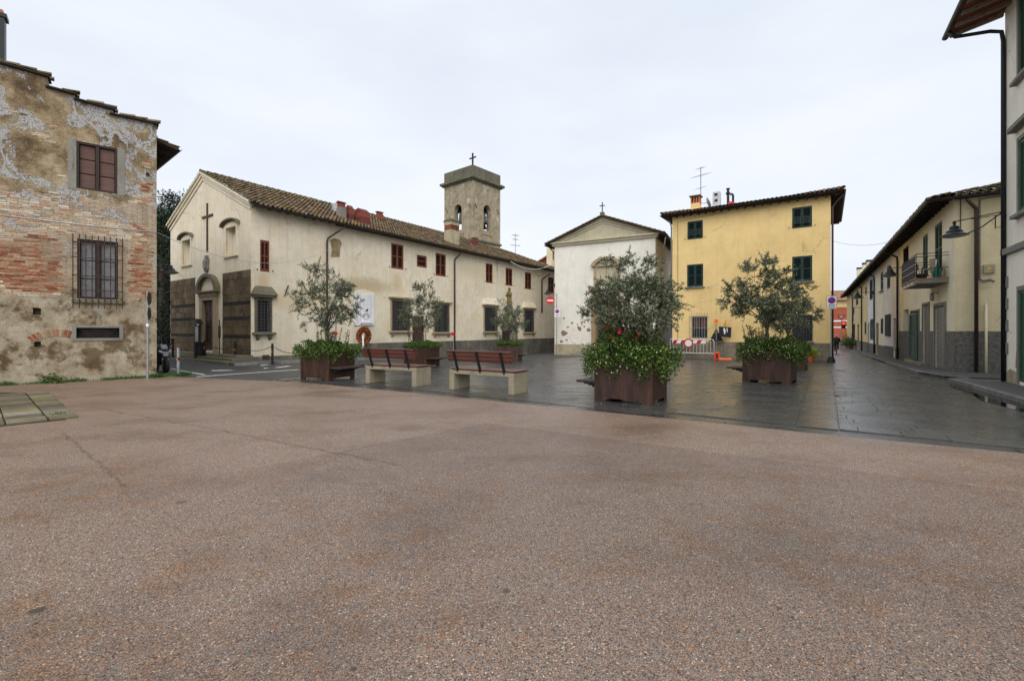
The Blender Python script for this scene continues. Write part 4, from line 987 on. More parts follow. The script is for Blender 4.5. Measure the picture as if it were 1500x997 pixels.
# bare stone fragment and plaster scars
def scar(parent, xf, fr, pts, axis, c, mat, d=.02, name='plaster_scar'):
    q = [fr.hit(px, py, axis, c) for px, py in pts]
    MB(xf).prism([(a, -.01, z) for a, z in q], (0, d + .01, 0)).build(name, mat, parent)
scar(ch, XS, CF, [(484, 352), (489, 349), (497, 351), (501, 357), (498, 363), (497, 376), (485, 376), (486, 365)], 'x', CW, plaster('bare_rubble', c4(.26, .20, .10), c4(.10, .08, .045), streak=.5, blot=.8, seed=61, warm=c4(.34, .28, .16), bump=.9), .03, 'bare_stone')
scar(ch, XS, CF, [(515, 427), (522, 424), (535, 424), (549, 429), (549, 434), (566, 434.5), (566, 498), (515, 498)], 'x', CW, plaster('smooth_repair_plaster', c4(.74, .66, .50), c4(.5, .43, .3), streak=.3, blot=.25, seed=31), .014, 'plaster_repair')
# small things fixed to the wall
a, z = CF.hit(787.5, 462, 'x', CW); MB(XS).box(a - .25, a + .25, 0, .02, z - .2, z + .2).build('street_plate', P['marble'], ch)
a, z = CF.hit(389, 524, 'x', CW); MB(XS).box(a - .17, a + .17, .031, .05, z - .2, z + .15).build('vent_grating', P['rust_iron'], ch)
a, z = CF.hit(419, 426, 'x', CW); MB(XS).bar((a - .1, .02, z - .3), (a + .1, .05, z + .3), .05, .04).build('tie_iron', P['rust_iron'], ch)
# chimneys on the wing roof
def roof_pt(px, py):
    """point of the right-hand roof plane at a pixel"""
    o = CF.I @ Vector((0, 0, EYE)); d = CF.I.to_3x3() @ ray(px, py); n = Vector((0, 1, 0)).cross(rs).normalized(); p0 = Vector((dE, 0, zgut + .05))
    return o + d * ((p0 - o).dot(n) / d.dot(n))
def chimney(px0, px1, ytop, ybase, body, kind):
    p = roof_pt((px0 + px1) / 2, ybase); Y = CF.w(p).y; wd = (px1 - px0) / FOC * Y / 1.2; h = (ybase - ytop) / FOC * Y
    x, y, z = p; hw = wd / 2
    if kind == 'flat':
        c = MB().box(x - hw, x + hw, y - hw, y + hw, z - .5, z + h * .62).build('chimney', body, ch, bevel=.01)
        MB().box(x - hw * .8, x + hw * .8, y - hw * .8, y + hw * .8, z + h * .62, z + h * .9).build('flue_bricks', P['brick_red'], c)
        MB().prism([(x - hw * 1.25, y - hw * 1.2, z + h * .9), (x + hw * 1.25, y - hw * 1.2, z + h * .9), (x, y - hw * 1.2, z + h)], (0, hw * 2.4, 0)).build('cap', P['tile_red'], c)
    elif kind == 'gable':
        c = MB().prism([(x - hw, y - hw, z - .5), (x + hw, y - hw, z - .5), (x + hw, y - hw, z + h * .72), (x, y - hw, z + h), (x - hw, y - hw, z + h * .72)], (0, wd, 0)).build('chimney', body, ch)
        MB().box(x - hw * 1.03, x + hw * 1.03, y - hw * 1.03, y + hw * 1.03, z + h * .35, z + h * .66).build('flue_bricks', P['brick_red'], c)
    elif kind == 'big':
        c = MB().box(x - hw * .8, x + hw * .8, y - hw, y + hw, z - .6, z + h * .52).build('chimney', body, ch, bevel=.015)
        for i in range(6):
            yy = y - hw * .92 + wd * .92 * i / 5; MB().box(x - hw * .72, x + hw * .72, yy - .035, yy + .035, z + h * .52, z + h * .72).build('brick', P['brick_red'], c)
        MB().box(x - hw * .55, x + hw * .55, y - hw * .75, y + hw * .75, z + h * .53, z + h * .71).build('flue', P['black'], c)
        MB().box(x - hw * .8, x + hw * .8, y - hw, y + hw, z + h * .721, z + h * .88).build('cap', body, c)
        MB().hexa([(x - hw, y - hw * 1.15, z + h * .882), (x + hw, y - hw * 1.15, z + h * .882), (x + hw, y + hw * 1.15, z + h * .882), (x - hw, y + hw * 1.15, z + h * .882), (x - hw * .4, y - hw * .6, z + h), (x + hw * .4, y - hw * .6, z + h), (x + hw * .4, y + hw * .6, z + h), (x - hw * .4, y + hw * .6, z + h)]).build('cap_roof', P['tile_moss'], c)
    return c
chimney(494, 506, 295, 320, P['grey_stone'], 'flat'); chimney(507, 517.5, 301, 322, P['maroon'], 'gable'); chimney(521, 540, 306, 327, P['maroon'], 'gable')
chimney(551, 561, 310, 322, P['brick_red'], 'flat'); chimney(651, 672.5, 321, 357, P['chapel_low'], 'big'); chimney(691.5, 700, 348, 360, P['maroon'], 'flat')
p = roof_pt(490, 311); MB().box(p.x - .12, p.x + .12, p.y - .12, p.y + .12, p.z - .1, p.z + .55).build('vent_box', P['zinc'], ch)
# steps before the facade and the walk along the wing
st_o = thing('church_steps', 'worn grey stone steps along the front of the church', 'steps', CF.loc, CF.rz)
MB().box(-.4, CW + .2, -.75, .0, -.8, .44).build('landing', P['mossy_stone'], st_o, bevel=.02)
MB().box(-.4, CW + .5, -1.1, -.752, -.8, .34).build('step', P['mossy_stone'], st_o, bevel=.02)
MB().box(-.4, CW + .8, -1.45, -1.102, -.8, .22).build('step', P['mossy_stone'], st_o, bevel=.02)
c_ = [CF.w(p) for p in ((CW + .03, -1.4, 0), (CW + 1.3, -1.4, 0), (CW + 1.3, 11, 0), (CW + .03, 11, 0))]
walk = raised('sidewalk', [(p.x, p.y) for p in c_], P['sidewalk'], .13, kind='structure')
kerb_run(walk, [CF.w((CW + 1.46, -1.4, 0)), CF.w((CW + 1.46, 11, 0))], .135)
# ------------------------------------------------------------------ bell tower
TT = 43.0; tcor = Vector(((692.5 - CX) / FOC * TT, TT, 0)); ta = R(39.5)
TF = Frame((tcor.x - .772 * 3.96, tcor.y + .636 * 3.96, 0), -ta); TS = 3.96     # x runs along the left-hand face towards the near corner
tw = thing('bell_tower', 'square weathered bell tower with dark parapet, cross and bells in arched openings', 'bell tower', TF.loc, TF.rz)
def tz(py): return EYE + (HY - py) / FOC * TT
zc0, zc1, zpt = tz(263), tz(257.5), tz(241)
wA = 1.02; zA0 = tz(333); zA1 = tz(302.5)
def tower_wall(xf):
    mb = MB(xf); m0 = TS / 2 - wA / 2; m1 = TS / 2 + wA / 2; z0, z1 = 4.0, zc0
    mb.wall(0, TS, z0, z1, [(m0, m1, zA0, zA1 + .001)], .5)
    # arched head: fill corners of a square head
    r = wA / 2; pts = arc(TS / 2, zA1, r, 0, math.pi, 10)
    return mb, pts
def tower_face(xf):
    m0 = TS / 2 - wA / 2; m1 = TS / 2 + wA / 2; r = wA / 2; n = 10
    mb = MB(xf); mb.wall(0, m0, 4, zc0); mb.wall(m1, TS, 4, zc0); mb.wall(m0, m1, 4, zA0)
    pts = arc(TS / 2, zA1, r, math.pi, 0, n)
    for k in range(n):
        (xa, za), (xb, zb) = pts[k], pts[k + 1]
        mb.poly([(xa, 0, za), (xb, 0, zb), (xb, 0, zc0), (xa, 0, zc0)]); mb.poly([(xa, 0, za), (xb, 0, zb), (xb, -.45, zb), (xa, -.45, za)])
    mb.poly([(m0, 0, zA0), (m0, -.45, zA0), (m0, -.45, zA1), (m0, 0, zA1)]); mb.poly([(m1, 0, zA0), (m1, -.45, zA0), (m1, -.45, zA1), (m1, 0, zA1)]); mb.poly([(m0, 0, zA0), (m1, 0, zA0), (m1, -.45, zA0), (m0, -.45, zA0)])
    o = mb.build('wall', P['tower'], tw, fix=False)
    fr = MB(xf); op = arc(TS / 2, zA1, r + .2, math.pi, 0, n); ip = arc(TS / 2, zA1, r + .03, math.pi, 0, n)
    for k in range(n): fr.prism([(ip[k][0], -.02, ip[k][1]), (ip[k + 1][0], -.02, ip[k + 1][1]), (op[k + 1][0], -.02, op[k + 1][1]), (op[k][0], -.02, op[k][1])], (0, .07, 0))
    fr.box(m0 - .2, m0 - .03, -.02, .05, zA0 - .3, zA1); fr.box(m1 + .03, m1 + .2, -.02, .05, zA0 - .3, zA1); fr.box(m0 - .2, m1 + .2, -.02, .052, zA0 - .42, zA0 - .301)
    fr.build('arch_frame', P['brown_stone'], o)
    for sgn, px_ in ((-1, .25), (1, TS - .55)): MB(xf).bar((px_, .03, tz(296)), (px_ + .3, .03, tz(303)), .05, .04).build('tie_iron', P['rust_iron'], o)
faces_t = [xf_front, lambda a, d, z: (TS + d, a, z), lambda a, d, z: (a, TS + d, z), lambda a, d, z: (-d, a, z)]
for f_ in faces_t: tower_face(f_)
MB().box(.02, TS - .02, .02, TS - .02, zA0 - .6, zA0 - .45).build('floor', P['tower_top'], tw)
co = MB(); co.box(-.18, TS + .18, -.18, TS + .18, zc0, zc0 + .12); co.box(-.34, TS + .34, -.34, TS + .34, zc0 + .121, zc1 - .0); co.build('cornice', P['tower_top'], tw, bevel=.03)
pb = MB(); t_ = .3
pb.box(-.02, TS + .02, -.02, t_, zc1, zpt).box(-.02, TS + .02, TS - t_, TS + .02, zc1, zpt).box(-.02, t_, t_, TS - t_, zc1, zpt).box(TS - t_, TS + .02, t_, TS - t_, zc1, zpt); pb.box(t_, TS - t_, t_, TS - t_, zc1, zc1 + .2); pb.build('parapet', P['tower_top'], tw, bevel=.03)
MB().box(-.12, TS + .12, -.12, TS + .12, tz(352), tz(349)).build('string_course', P['mossy_stone'], tw, bevel=.02)
crz = tz(222.5); cb = zpt - .1; cxp, cyp = TS - .22, .22
cr_ = MB(); cr_.box(cxp - .06, cxp + .06, cyp - .06, cyp + .06, cb, crz); zq = crz - .45; cr_.bar((cxp - .42, cyp, zq), (cxp - .061, cyp, zq), .1, .1).bar((cxp + .061, cyp, zq), (cxp + .42, cyp, zq), .1, .1)
cr_.build('cross', P['iron'], tw)
bell_p = [(.02, .62), (.10, .60), (.16, .52), (.18, .35), (.22, .18), (.30, .06), (.34, 0), (.30, .02), (.0, .1)]
for fx, fy in ((TS / 2, .42), (TS - .42, TS / 2), (TS / 2, TS - .42)):
    b = MB().lathe([(r * 1.18, z * 1.7) for r, z in bell_p], (fx, fy, zA0 + .75), 16).build('bell', P['bronze'], tw, smooth=True)
    hx = (wA / 2 + .05) if fx == TS / 2 else .05; hy = .05 if fx == TS / 2 else (wA / 2 + .05)
    MB().box(fx - hx, fx + hx, fy - hy, fy + hy, zA0 + 1.78, zA0 + 1.9).build('yoke', P['frame_brown'], b)
# ------------------------------------------------------------------ brick house and aerial seen over the wing
bk_o = thing('brick_house', 'brick gable and cream chimney peeping over the wing roof beside the white chapel', 'house', AT(798, 62), GR)
bk_o.location.z = 0; zt = lambda py: ZP(py, 62)
MB().prism([(-2.2, 0, -2), (1.9, 0, -2), (1.9, 0, zt(371)), (-.2, 0, zt(380)), (-2.2, 0, zt(390))], (0, 6, 0)).build('wall', P['brick_red'], bk_o)
MB().prism([(-2.6, -.3, zt(391)), (2.1, -.3, zt(369)), (2.1, -.3, zt(367)), (-2.6, -.3, zt(389))], (0, 7, 0)).build('roof', P['tile_red'], bk_o)
MB().box(.75, 1.5, -.8, 0, 0, zt(366)).build('chimney', P['cream'], bk_o)
def antenna(label, base, h, elems, rz=0., name='aerial', dirz=0):
    t = thing(name, label, 'antenna', base, rz)
    MB().tube([(0, 0, 0), (0, 0, h)], .034, 6).build('mast', P['steel'], t)
    for z, L, n, w in elems:
        b = MB().tube([(-L / 2, 0, z), (L / 2, 0, z + L * dirz)], .022, 5).build('boom', P['steel'], t)
        mb = MB()
        for i in range(n):
            x = -L / 2 + L * (i + .5) / n; mb.tube([(x, -w / 2, z + (x + L / 2) * dirz), (x, w / 2, z + (x + L / 2) * dirz)], .012, 4)
        mb.build('elements', P['steel'], b)
    return t
b_ = AT(755, 50); b_.z = ZP(374, 50)
antenna('thin television aerial above the wing roof beyond the bell tower', b_, 2.4, [(2.2, .9, 5, .5), (1.75, .7, 4, .6), (1.1, 1.2, 6, .5)], .5)
# ------------------------------------------------------------------ white chapel
ca = math.atan2(-.468, .884)
KF = Frame((3.74, 40.02, 0), ca); KW = 8.6; KL = 11.
cp = thing('chapel', 'white plastered chapel with grey pediment, arched hood and small cross on top', 'chapel', KF.loc, KF.rz)
zc_ = KF.hit(886, 353.5)[1]; zap = KF.hit(884, 321)[1]
xap = KF.hit(884, 321)[0]
pr = KF.rect(872, 430, 903, 520); ww = KF.rect(874, 389, 905, 420)
mb = MB(xf_front); mb.wall(0, KW, -1.5, zc_, [pr, ww], .3); mb.poly([(0, 0, zc_), (KW, 0, zc_), (xap, 0, zap - .1)])
mb.build('facade_wall', P['chapel'], cp, fix=False)
KS = xf_side(KW)
gd = KF.rect(967, 470, 984, 512, 'x', KW)
MB(KS).wall(0, KL, -1.5, zc_, [], .2).build('side_wall', P['chapel'], cp, fix=False)
MB(xf_side(0)).wall(0, KL, -1.5, zc_).build('side_wall', P['chapel'], cp, fix=False)
MB(KS).box(gd[0], gd[1], -.02, .03, -1.2, gd[3]).build('door', P['grey_door'], cp)
# base, scars
zb_ = KF.hit(840, 504)[1]; MB(xf_front).box(-.02, pr[0] - .35, -.05, .025, -1.5, zb_).build('plinth', P['chapel_low'], cp); MB(xf_front).box(pr[1] + .35, KW + .02, -.05, .025, -1.5, zb_).build('plinth', P['chapel_low'], cp)
random.seed(11)
for px_, py_, rx, ry in ((826, 488, 5.5, 4), (849, 481, 3, 4), (862, 483, 3, 3), (838, 473, 2, 1.5), (832, 479, 3, 1), (822, 500, 3, 2), (830, 498, 2, 1.5), (846, 475, 1.5, 1), (856, 478, 1.2, 1.5), (826, 466, 1.5, 1.5)):
    pts = [(px_ + rx * math.cos(t) * random.uniform(.55, 1.1) + .4 * ry * math.sin(t), py_ + ry * math.sin(t) * random.uniform(.55, 1.1) - .35 * rx * math.cos(t)) for t in [2 * math.pi * k / 11 for k in range(11)]]
    scar(cp, xf_front, KF, pts, 'y', 0., P['chapel_scar'], .006)
# pediment
zl = zc_
ped = MB(xf_front).prism([(.55, -.02, zl + .32), (KW - .55, -.02, zl + .32), (xap, -.02, zap - .42)], (0, .05, 0)).build('pediment', P['pediment'], cp)
MB(xf_front).box(-.3, KW + .3, -.03, .30, zl + .12, zl + .28).box(-.16, KW + .16, -.03, .18, zl - .06, zl + .118).build('cornice', P['pediment'], ped, bevel=.02)
for X0 in (-.3, KW + .3):
    a = Vector((X0, 0, zl + .285)); b = Vector((xap, 0, zap + .02)); d = (b - a).normalized(); nr2 = Vector((-d.z, 0, d.x)); nr2 = nr2 if nr2.z > 0 else -nr2
    for dd_, w0, w1 in ((.32, 0., .16), (.20, -.16, -.002), (.10, -.34, -.162)):
        pts = [a + nr2 * w0, b + nr2 * w0, b + nr2 * w1, a + nr2 * w1]
        MB(xf_front).prism([(p.x, -.03 - (.002 if X0 > 0 else 0), p.z) for p in pts], (0, dd_ + .03, 0)).build('cornice', P['pediment'], ped)
zrk = zap + .18; eo = .75
for s_ in (1, -1):
    X0 = -eo if s_ < 0 else KW + eo; zE = zl + .30 - (.45 if s_ < 0 else .45) * .40
    sv = Vector((xap - X0, 0, zrk - zE)); S_ = sv.length
    r_ = roof_slope(cp, 'roof', (X0, -.42 if s_ > 0 else KL, zE), (0, s_, 0), sv, KL + .42, S_, P['tile_old'], th=.08)
    mb = MB(); ridge_tiles(mb, (X0, -.42, zE + .04), (xap, -.42, zrk + .04), .085); mb.build('verge_tiles', P['tile_old'], r_, fix=False, kind='stuff')
    gutter(r_, (X0 + s_ * .05, -.35, zE - .04), (X0 + s_ * .05, KL, zE - .04), .07)
    rafters(r_, (KW - .02 if s_ > 0 else .02, .2, zE + .18), (KW - .02 if s_ > 0 else .02, KL - .5, zE + .18), (s_ * (eo - .02), 0, -.2), 8)
cz = zrk + .1; cb = MB().box(xap - .16, xap + .16, -.5, -.18, cz - .1, cz + .2).build('cross_base', P['mossy_stone'], cp)
MB().box(xap - .035, xap + .035, -.37, -.31, cz + .2, cz + 1.05).box(xap - .22, xap - .036, -.37, -.31, cz + .72, cz + .79).box(xap + .036, xap + .22, -.37, -.31, cz + .72, cz + .79).build('cross', P['iron'], cp)
q0 = KF.hit(974, 345, 'x', KW + .7); MB().tube([(KW + eo, .15, zl - .05), (KW + .6, .5, zl - .6), (KW + .12, 1.4, zl - 1.2), (KW + .1, 1.45, zl - 3.5), (KW + .1, 1.45, -.5)], .055, 8).build('downpipe', P['zinc'], cp, smooth=True)
MB().tube([(-.55, -.05, zl - .0), (-.1, -.06, zl - .5), (-.1, -.06, zl - 1.2)], .05, 8).build('downpipe', P['slate'], cp, smooth=True)
# upper window with arched hood and portal below
a0, a1, z0, z1 = ww
mb = MB(xf_front); mb.box(a0 - .22, a0, -.1, .1, z0 - .1, z1); mb.box(a1, a1 + .22, -.1, .1, z0 - .1, z1); mb.box(a0 - .22, a1 + .22, -.1, .12, z0 - .25, z0 - .101)
o = mb.build('window', P['brown_stone'], cp, bevel=.01); MB(xf_front).box(a0, a1, -.3, -.2, z0, z1).build('pane', P['pediment'], o)
mid_ = (a0 + a1) / 2; rad = (a1 - a0) / 2 + .42; hb = MB(xf_front); oa = arc(mid_, z1 - .02, rad, math.pi, 0, 14); ia = arc(mid_, z1 - .02, rad - .36, math.pi, 0, 14)
for k in range(14): hb.prism([(p[0], -.02, z1 - .02 + (p[1] - z1 + .02) * .55) for p in (ia[k], ia[k + 1], oa[k + 1], oa[k])], (0, .38, 0))
hb.build('arched_hood', P['brown_stone'], o)
MB(xf_front).prism([(p[0], -.02, z1 - .02 + (p[1] - z1 + .02) * .55) for p in ia], (0, .05, 0)).build('lunette', P['pediment'], o)
a0, a1, z0, z1 = pr
mb = MB(xf_front); mb.box(a0 - .3, a0, -.1, .14, -.9, z1 + .3); mb.box(a1, a1 + .3, -.1, .14, -.9, z1 + .3); mb.box(a0, a1, -.1, .138, z1, z1 + .3); mb.box(a0 - .5, a1 + .5, -.1, .34, z1 + .302, z1 + .45)
po = mb.build('portal', plaster('ochre_stone', c4(.34, .24, .12), c4(.2, .14, .08), seed=41), cp, bevel=.012)
am = (a0 + a1) / 2; do = MB(xf_front).box(a0, am - .006, -.26, -.2, -.9, z1).box(am + .006, a1, -.26, -.2, -.9, z1).build('door', P['old_wood'], cp)
for l0, l1 in ((a0, am), (am, a1)):
    for k in range(4):
        zz0 = -.4 + (z1 + .4) * k / 4 + .08; MB(xf_front).box(l0 + .1, l1 - .1, -.199, -.17, zz0, zz0 + (z1 + .4) / 4 - .14).build('panel', P['old_wood'], do, bevel=.012)
so_ = thing('chapel_steps', 'three dark stone steps before the white chapel door', 'steps', KF.loc, KF.rz)
for k in range(3): MB().box(a0 - .9 - .45 * (2 - k), a1 + .9, -.6 - .36 * (2 - k), -.03, -1.3, -.42 + .17 * (k + 1)).build('step', P['grey_stone'], so_, bevel=.02) if k == 2 else MB().box(a0 - .9 - .45 * (2 - k), a1 + .9, -.6 - .36 * (2 - k), -.6 - .36 * (1 - k) - .002, -1.3, -.42 + .17 * (k + 1)).build('step', P['grey_stone'], so_, bevel=.02)

# ------------------------------------------------------------------ yellow house
YF = Frame((11.77, 33.41, 0), GR); YW = 9.52; YD = 9.
yh = thing('yellow_house', 'three-storey yellow house with dark green shutters and tiled roof', 'house', YF.loc, YF.rz)
yz = YF.hit(1217, 284)[1]
R4 = dict(ul=(1007, 323.5, 1029.6, 350), ur=(1160.4, 303, 1189.6, 333.5), ml=(1006.5, 387, 1030, 420), mr=(1160.4, 375, 1189.8, 412), ll=(1014, 463, 1036, 495), lr=(1162, 462, 1189, 499))
yr = {k: YF.rect(*v) for k, v in R4.items()}
mb = MB(xf_front); mb.wall(0, YW, -1.5, yz, list(yr.values()), .2)
mb.poly([(YW, 0, -1.5), (YW, -YD, -1.5), (YW, -YD, yz), (YW, 0, yz)]).poly([(0, 0, -1.5), (0, -YD, -1.5), (0, -YD, yz), (0, 0, yz)]).poly([(0, -YD, -1.5), (YW, -YD, -1.5), (YW, -YD, yz), (0, -YD, yz)])
mb.build('wall', P['yellow'], yh, fix=False)
zpl2 = YF.hit(1100, 501)[1]; MB(xf_front).box(-.02, YW + .02, -.05, .03, -1.5, zpl2).build('plinth', P['yellow_low'], yh); MB(xf_side(YW)).box(.0, YD, -.02, .03, -1.5, zpl2).build('plinth', P['yellow_low'], yh)
shutter_window(yh, xf_front, yr['ul'], P['dark_green'], tilt=True); shutter_window(yh, xf_front, yr['ur'], P['dark_green'], tilt=True)
shutter_window(yh, xf_front, yr['ml'], P['dark_green'], sill=P['grey_stone'], hooks=False); shutter_window(yh, xf_front, yr['mr'], P['dark_green'], sill=P['grey_stone'], hooks=False)
a0, a1, z0, z1 = yr['ll']; w = MB(xf_front); w.box(a0, a0 + .06, -.19, -.02, z0, z1).box(a1 - .06, a1, -.19, -.02, z0, z1).box(a0 + .06, a1 - .06, -.19, -.02, z1 - .06, z1).box(a0 + .06, a1 - .06, -.19, -.02, z0, z0 + .06).box((a0 + a1) / 2 - .04, (a0 + a1) / 2 + .04, -.19, -.03, z0 + .06, z1 - .06)
o = w.build('window', P['frame_brown'], yh); MB(xf_front).box(a0, a1, -.2, -.18, z0, z1).build('pane', P['glass'], o)
MB(xf_front).box(a0 + .07, a1 - .07, -.178, -.165, z0 + (z1 - z0) * .45, z1 - .07).build('curtain', plain('brown_curtain', c4(.16, .09, .06), .8), o)
g = MB(xf_front)
for i in range(7): a = a0 - .02 + (a1 - a0 + .04) * i / 6; g.tube([(a, .09, z0 - .1), (a, .09, z1 + .14), (a, .13, z1 + .24)], .014, 6)
for q_ in (.02, .45, .95): z = z0 + (z1 - z0) * q_; g.box(a0 - .16, a1 + .12, .10, .118, z - .014, z + .014)
g.tube([(a0 - .15, .09, z0 - .02), (a0 - .15, .09, z1 + .08)], .014, 6); g.bar((a0 - .15, -.02, z1), (a0 - .15, .1, z1), .02, .02).bar((a1 + .1, -.02, z1), (a1 + .1, .1, z1), .02, .02); g.build('grille', P['steel'], o)
barred_window(yh, xf_front, yr['lr'], P['yellow_low'], hood=None, sill=False, fw=.06, proud=.02); a0, a1, z0, z1 = yr['lr']; MB(xf_front).box(a0 - .12, a1 + .12, .031, .16, z0 - .12, z0 - .03).build('sill', P['grey_stone'], yh, bevel=.01)
# roof
oe = .62; zE = yz + .02; hr = 1.15
x0, x1, y0, y1 = -oe, YW + oe, -oe, YD + oe; RX0, RX1, RYm = x0 + 4.6, x1 - 4.6, (y0 + y1) / 2
def hip(pA, e, L, S_, run0, run1, top):
    sv = Vector(top) - Vector(pA) - Vector(e) * run0; S2 = sv.length
    return roof_slope(yh, 'roof', pA, e, sv, L, S2, P['tile_red'], th=.09, clip=lambda a, b: run0 * b / S2 < a < L - run1 * b / S2, poly=[(0, 0), (L, 0), (L - run1, S2), (run0, S2)])
zt_ = zE + hr
yr1 = hip((x0, y0, zE), (1, 0, 0), x1 - x0, 0, RX0 - x0, x1 - RX1, (RX0, RYm, zt_))
hip((x1, y0, zE), (0, 1, 0), y1 - y0, 0, RYm - y0, y1 - RYm - .001, (RX1, RYm, zt_))
hip((x0, y1, zE), (0, -1, 0), y1 - y0, 0, y1 - RYm, RYm - y0 - .001, (RX0, RYm, zt_))
hip((x1, y1, zE), (-1, 0, 0), x1 - x0, 0, x1 - RX1, RX0 - x0, (RX1, RYm, zt_))
mb = MB(); ridge_tiles(mb, (x1, y0, zE + .08), (RX1, RYm, zt_ + .06)); ridge_tiles(mb, (x0, y0, zE + .08), (RX0, RYm, zt_ + .06)); mb.build('ridge_tiles', P['tile_moss'], yr1, fix=False, kind='stuff')
MB().box(-oe + .05, YW + oe - .05, -oe + .05, -.002, zE - .10, zE - .07).box(YW + .002, YW + oe - .05, -.001, YD, zE - .10, zE - .07).box(-oe + .05, -.002, 0, YD, zE - .10, zE - .07).build('soffit', P['soffit'], yh)
rafters(yh, (-.4, -.01, zE - .16), (YW + .5, -.01, zE - .16), (0, -oe + .06, -.03), 21, .09, .10)
rafters(yh, (YW + .01, .2, zE - .16), (YW + .01, YD, zE - .16), (oe - .06, 0, -.03), 18, .09, .10)
gutter(yh, (-oe - .02, -oe - .06, zE - .02), (YW + oe + .1, -oe - .06, zE - .02), .075); gutter(yh, (YW + oe + .06, -oe - .1, zE - .021), (YW + oe + .06, YD, zE - .021), .075); gutter(yh, (-oe - .06, YD, zE - .021), (-oe - .06, -oe - .1, zE - .021), .075)
MB().tube([(YW + oe, .1, zE - .1), (YW + .3, .12, zE - .5), (YW + .09, .12, zE - .8), (YW + .09, .12, -1)], .055, 8).build('downpipe', P['pipe_brown'], yh, smooth=True)
MB().tube([(-oe, -.1, zE - .1), (-.2, .1, zE - .4), (-.1, .1, zE - .8), (-.1, .1, -1)], .05, 8).build('downpipe', P['grey_stone'], yh, smooth=True)
a, z = YF.hit(993, 330); MB().tube([(a, -.02, zpl2), (a, -.02, yz - .5), (a + 3.0, -.02, yz - .25)], .012, 5).build('wall_cable', P['iron'], yh)
a, z = YF.hit(1037, 419.5); MB().tube([(a, -.02, z - .02), (a + .9, -.75, z + .12)], .03, 8).build('flag_bracket', P['white_paint'], yh)
# things on its roof
def on_roof(px, py, back): p = YF.hit(px, py, 'y', back); return Vector((p[0], back, p[1]))
p = on_roof(1019.5, 303, 1.0); zt2 = on_roof(1019.5, 288, 1.)[2]
c = MB().box(p.x - .3, p.x + .3, .7, 1.3, zE, p.z + .22).build('chimney', P['yellow'], yh, bevel=.01)
for i in range(4): xx = p.x - .27 + .54 * i / 3; MB().box(xx - .045, xx + .045, .73, 1.27, p.z + .22, zt2 - .06).build('brick', P['terracotta'], c)
MB().box(p.x - .2, p.x + .2, .8, 1.2, p.z + .221, zt2 - .061).build('flue', P['black'], c); MB().box(p.x - .4, p.x + .4, .6, 1.4, zt2 - .06, zt2 + .03).build('cap', P['mossy_stone'], c, bevel=.02)
p = on_roof(1050, 299, 1.6); zt2 = on_roof(1050, 282, 1.6)[2]
c = MB().box(p.x - .24, p.x + .24, 1.36, 1.84, zE, zt2).build('metal_chimney', P['zinc'], yh, bevel=.01)
for k in range(2): MB().box(p.x - .12 + k * .02, p.x + .10, 1.345, 1.359, zt2 - .3 - .42 * k, zt2 - .12 - .42 * k).build('slot', P['black'], c)
for px_, pt0, hk in ((1066.5, 276, 1), (1072, 284, 0)):
    p = on_roof(px_, 298, 1.4); zt2 = on_roof(px_, pt0, 1.4)[2]; mb = MB()
    if hk: mb.tube([(p.x, 1.4, zE + .1), (p.x, 1.4, zt2)], .085, 10); mb.tube([(p.x, 1.4, zt2 - .42), (p.x, 1.4, zt2 - .30)], .15, 10); mb.tube([(p.x, 1.4, zt2 - .06), (p.x, 1.4, zt2)], .13, 10)
    else: mb.tube([(p.x + .08, 1.4, zE + .1), (p.x + .08, 1.4, zt2 - .1), (p.x + .02, 1.4, zt2), (p.x - .12, 1.4, zt2 - .05)], .075, 10)
    mb.build('flue_pipe', P['black'], yh, smooth=False)
p = on_roof(1070, 297, 1.35); MB().lathe([(.02, .32), (.15, .28), (.24, .12), (.27, 0)], (p.x, 1.35, p.z - .22), 12).build('flue_collar', P['red_paint'], yh)
b_ = YF.w(on_roof(1026.5, 300, 1.6))
t = antenna('tall television mast with several aerials and a dish on the yellow house roof', b_ - Vector((0, 0, .4)), 3.2, [(3.0, .7, 6, .5), (2.3, 1.6, 8, .8), (1.5, .9, 4, .55)], .6, dirz=.35)
dm = MB(lambda x, y, z: Vector((.42, -.25, .55)) + Matrix.Rotation(R(-48), 3, 'Z') @ (Matrix.Rotation(R(68), 3, 'Y') @ Vector((x, y, z)))); dm.lathe([(.02, 0), (.15, .015), (.28, .05), (.38, .10), (.385, .115), (.28, .07), (.02, .02)], (0, 0, 0), 20); dm.build('dish', P['zinc'], t, smooth=True)
MB().tube([(0, 0, .5), (.42, -.25, .55)], .02, 6).tube([(.42, -.25, .3), (.95, -.5, .55)], .015, 5).build('dish_arm', P['steel'], t)

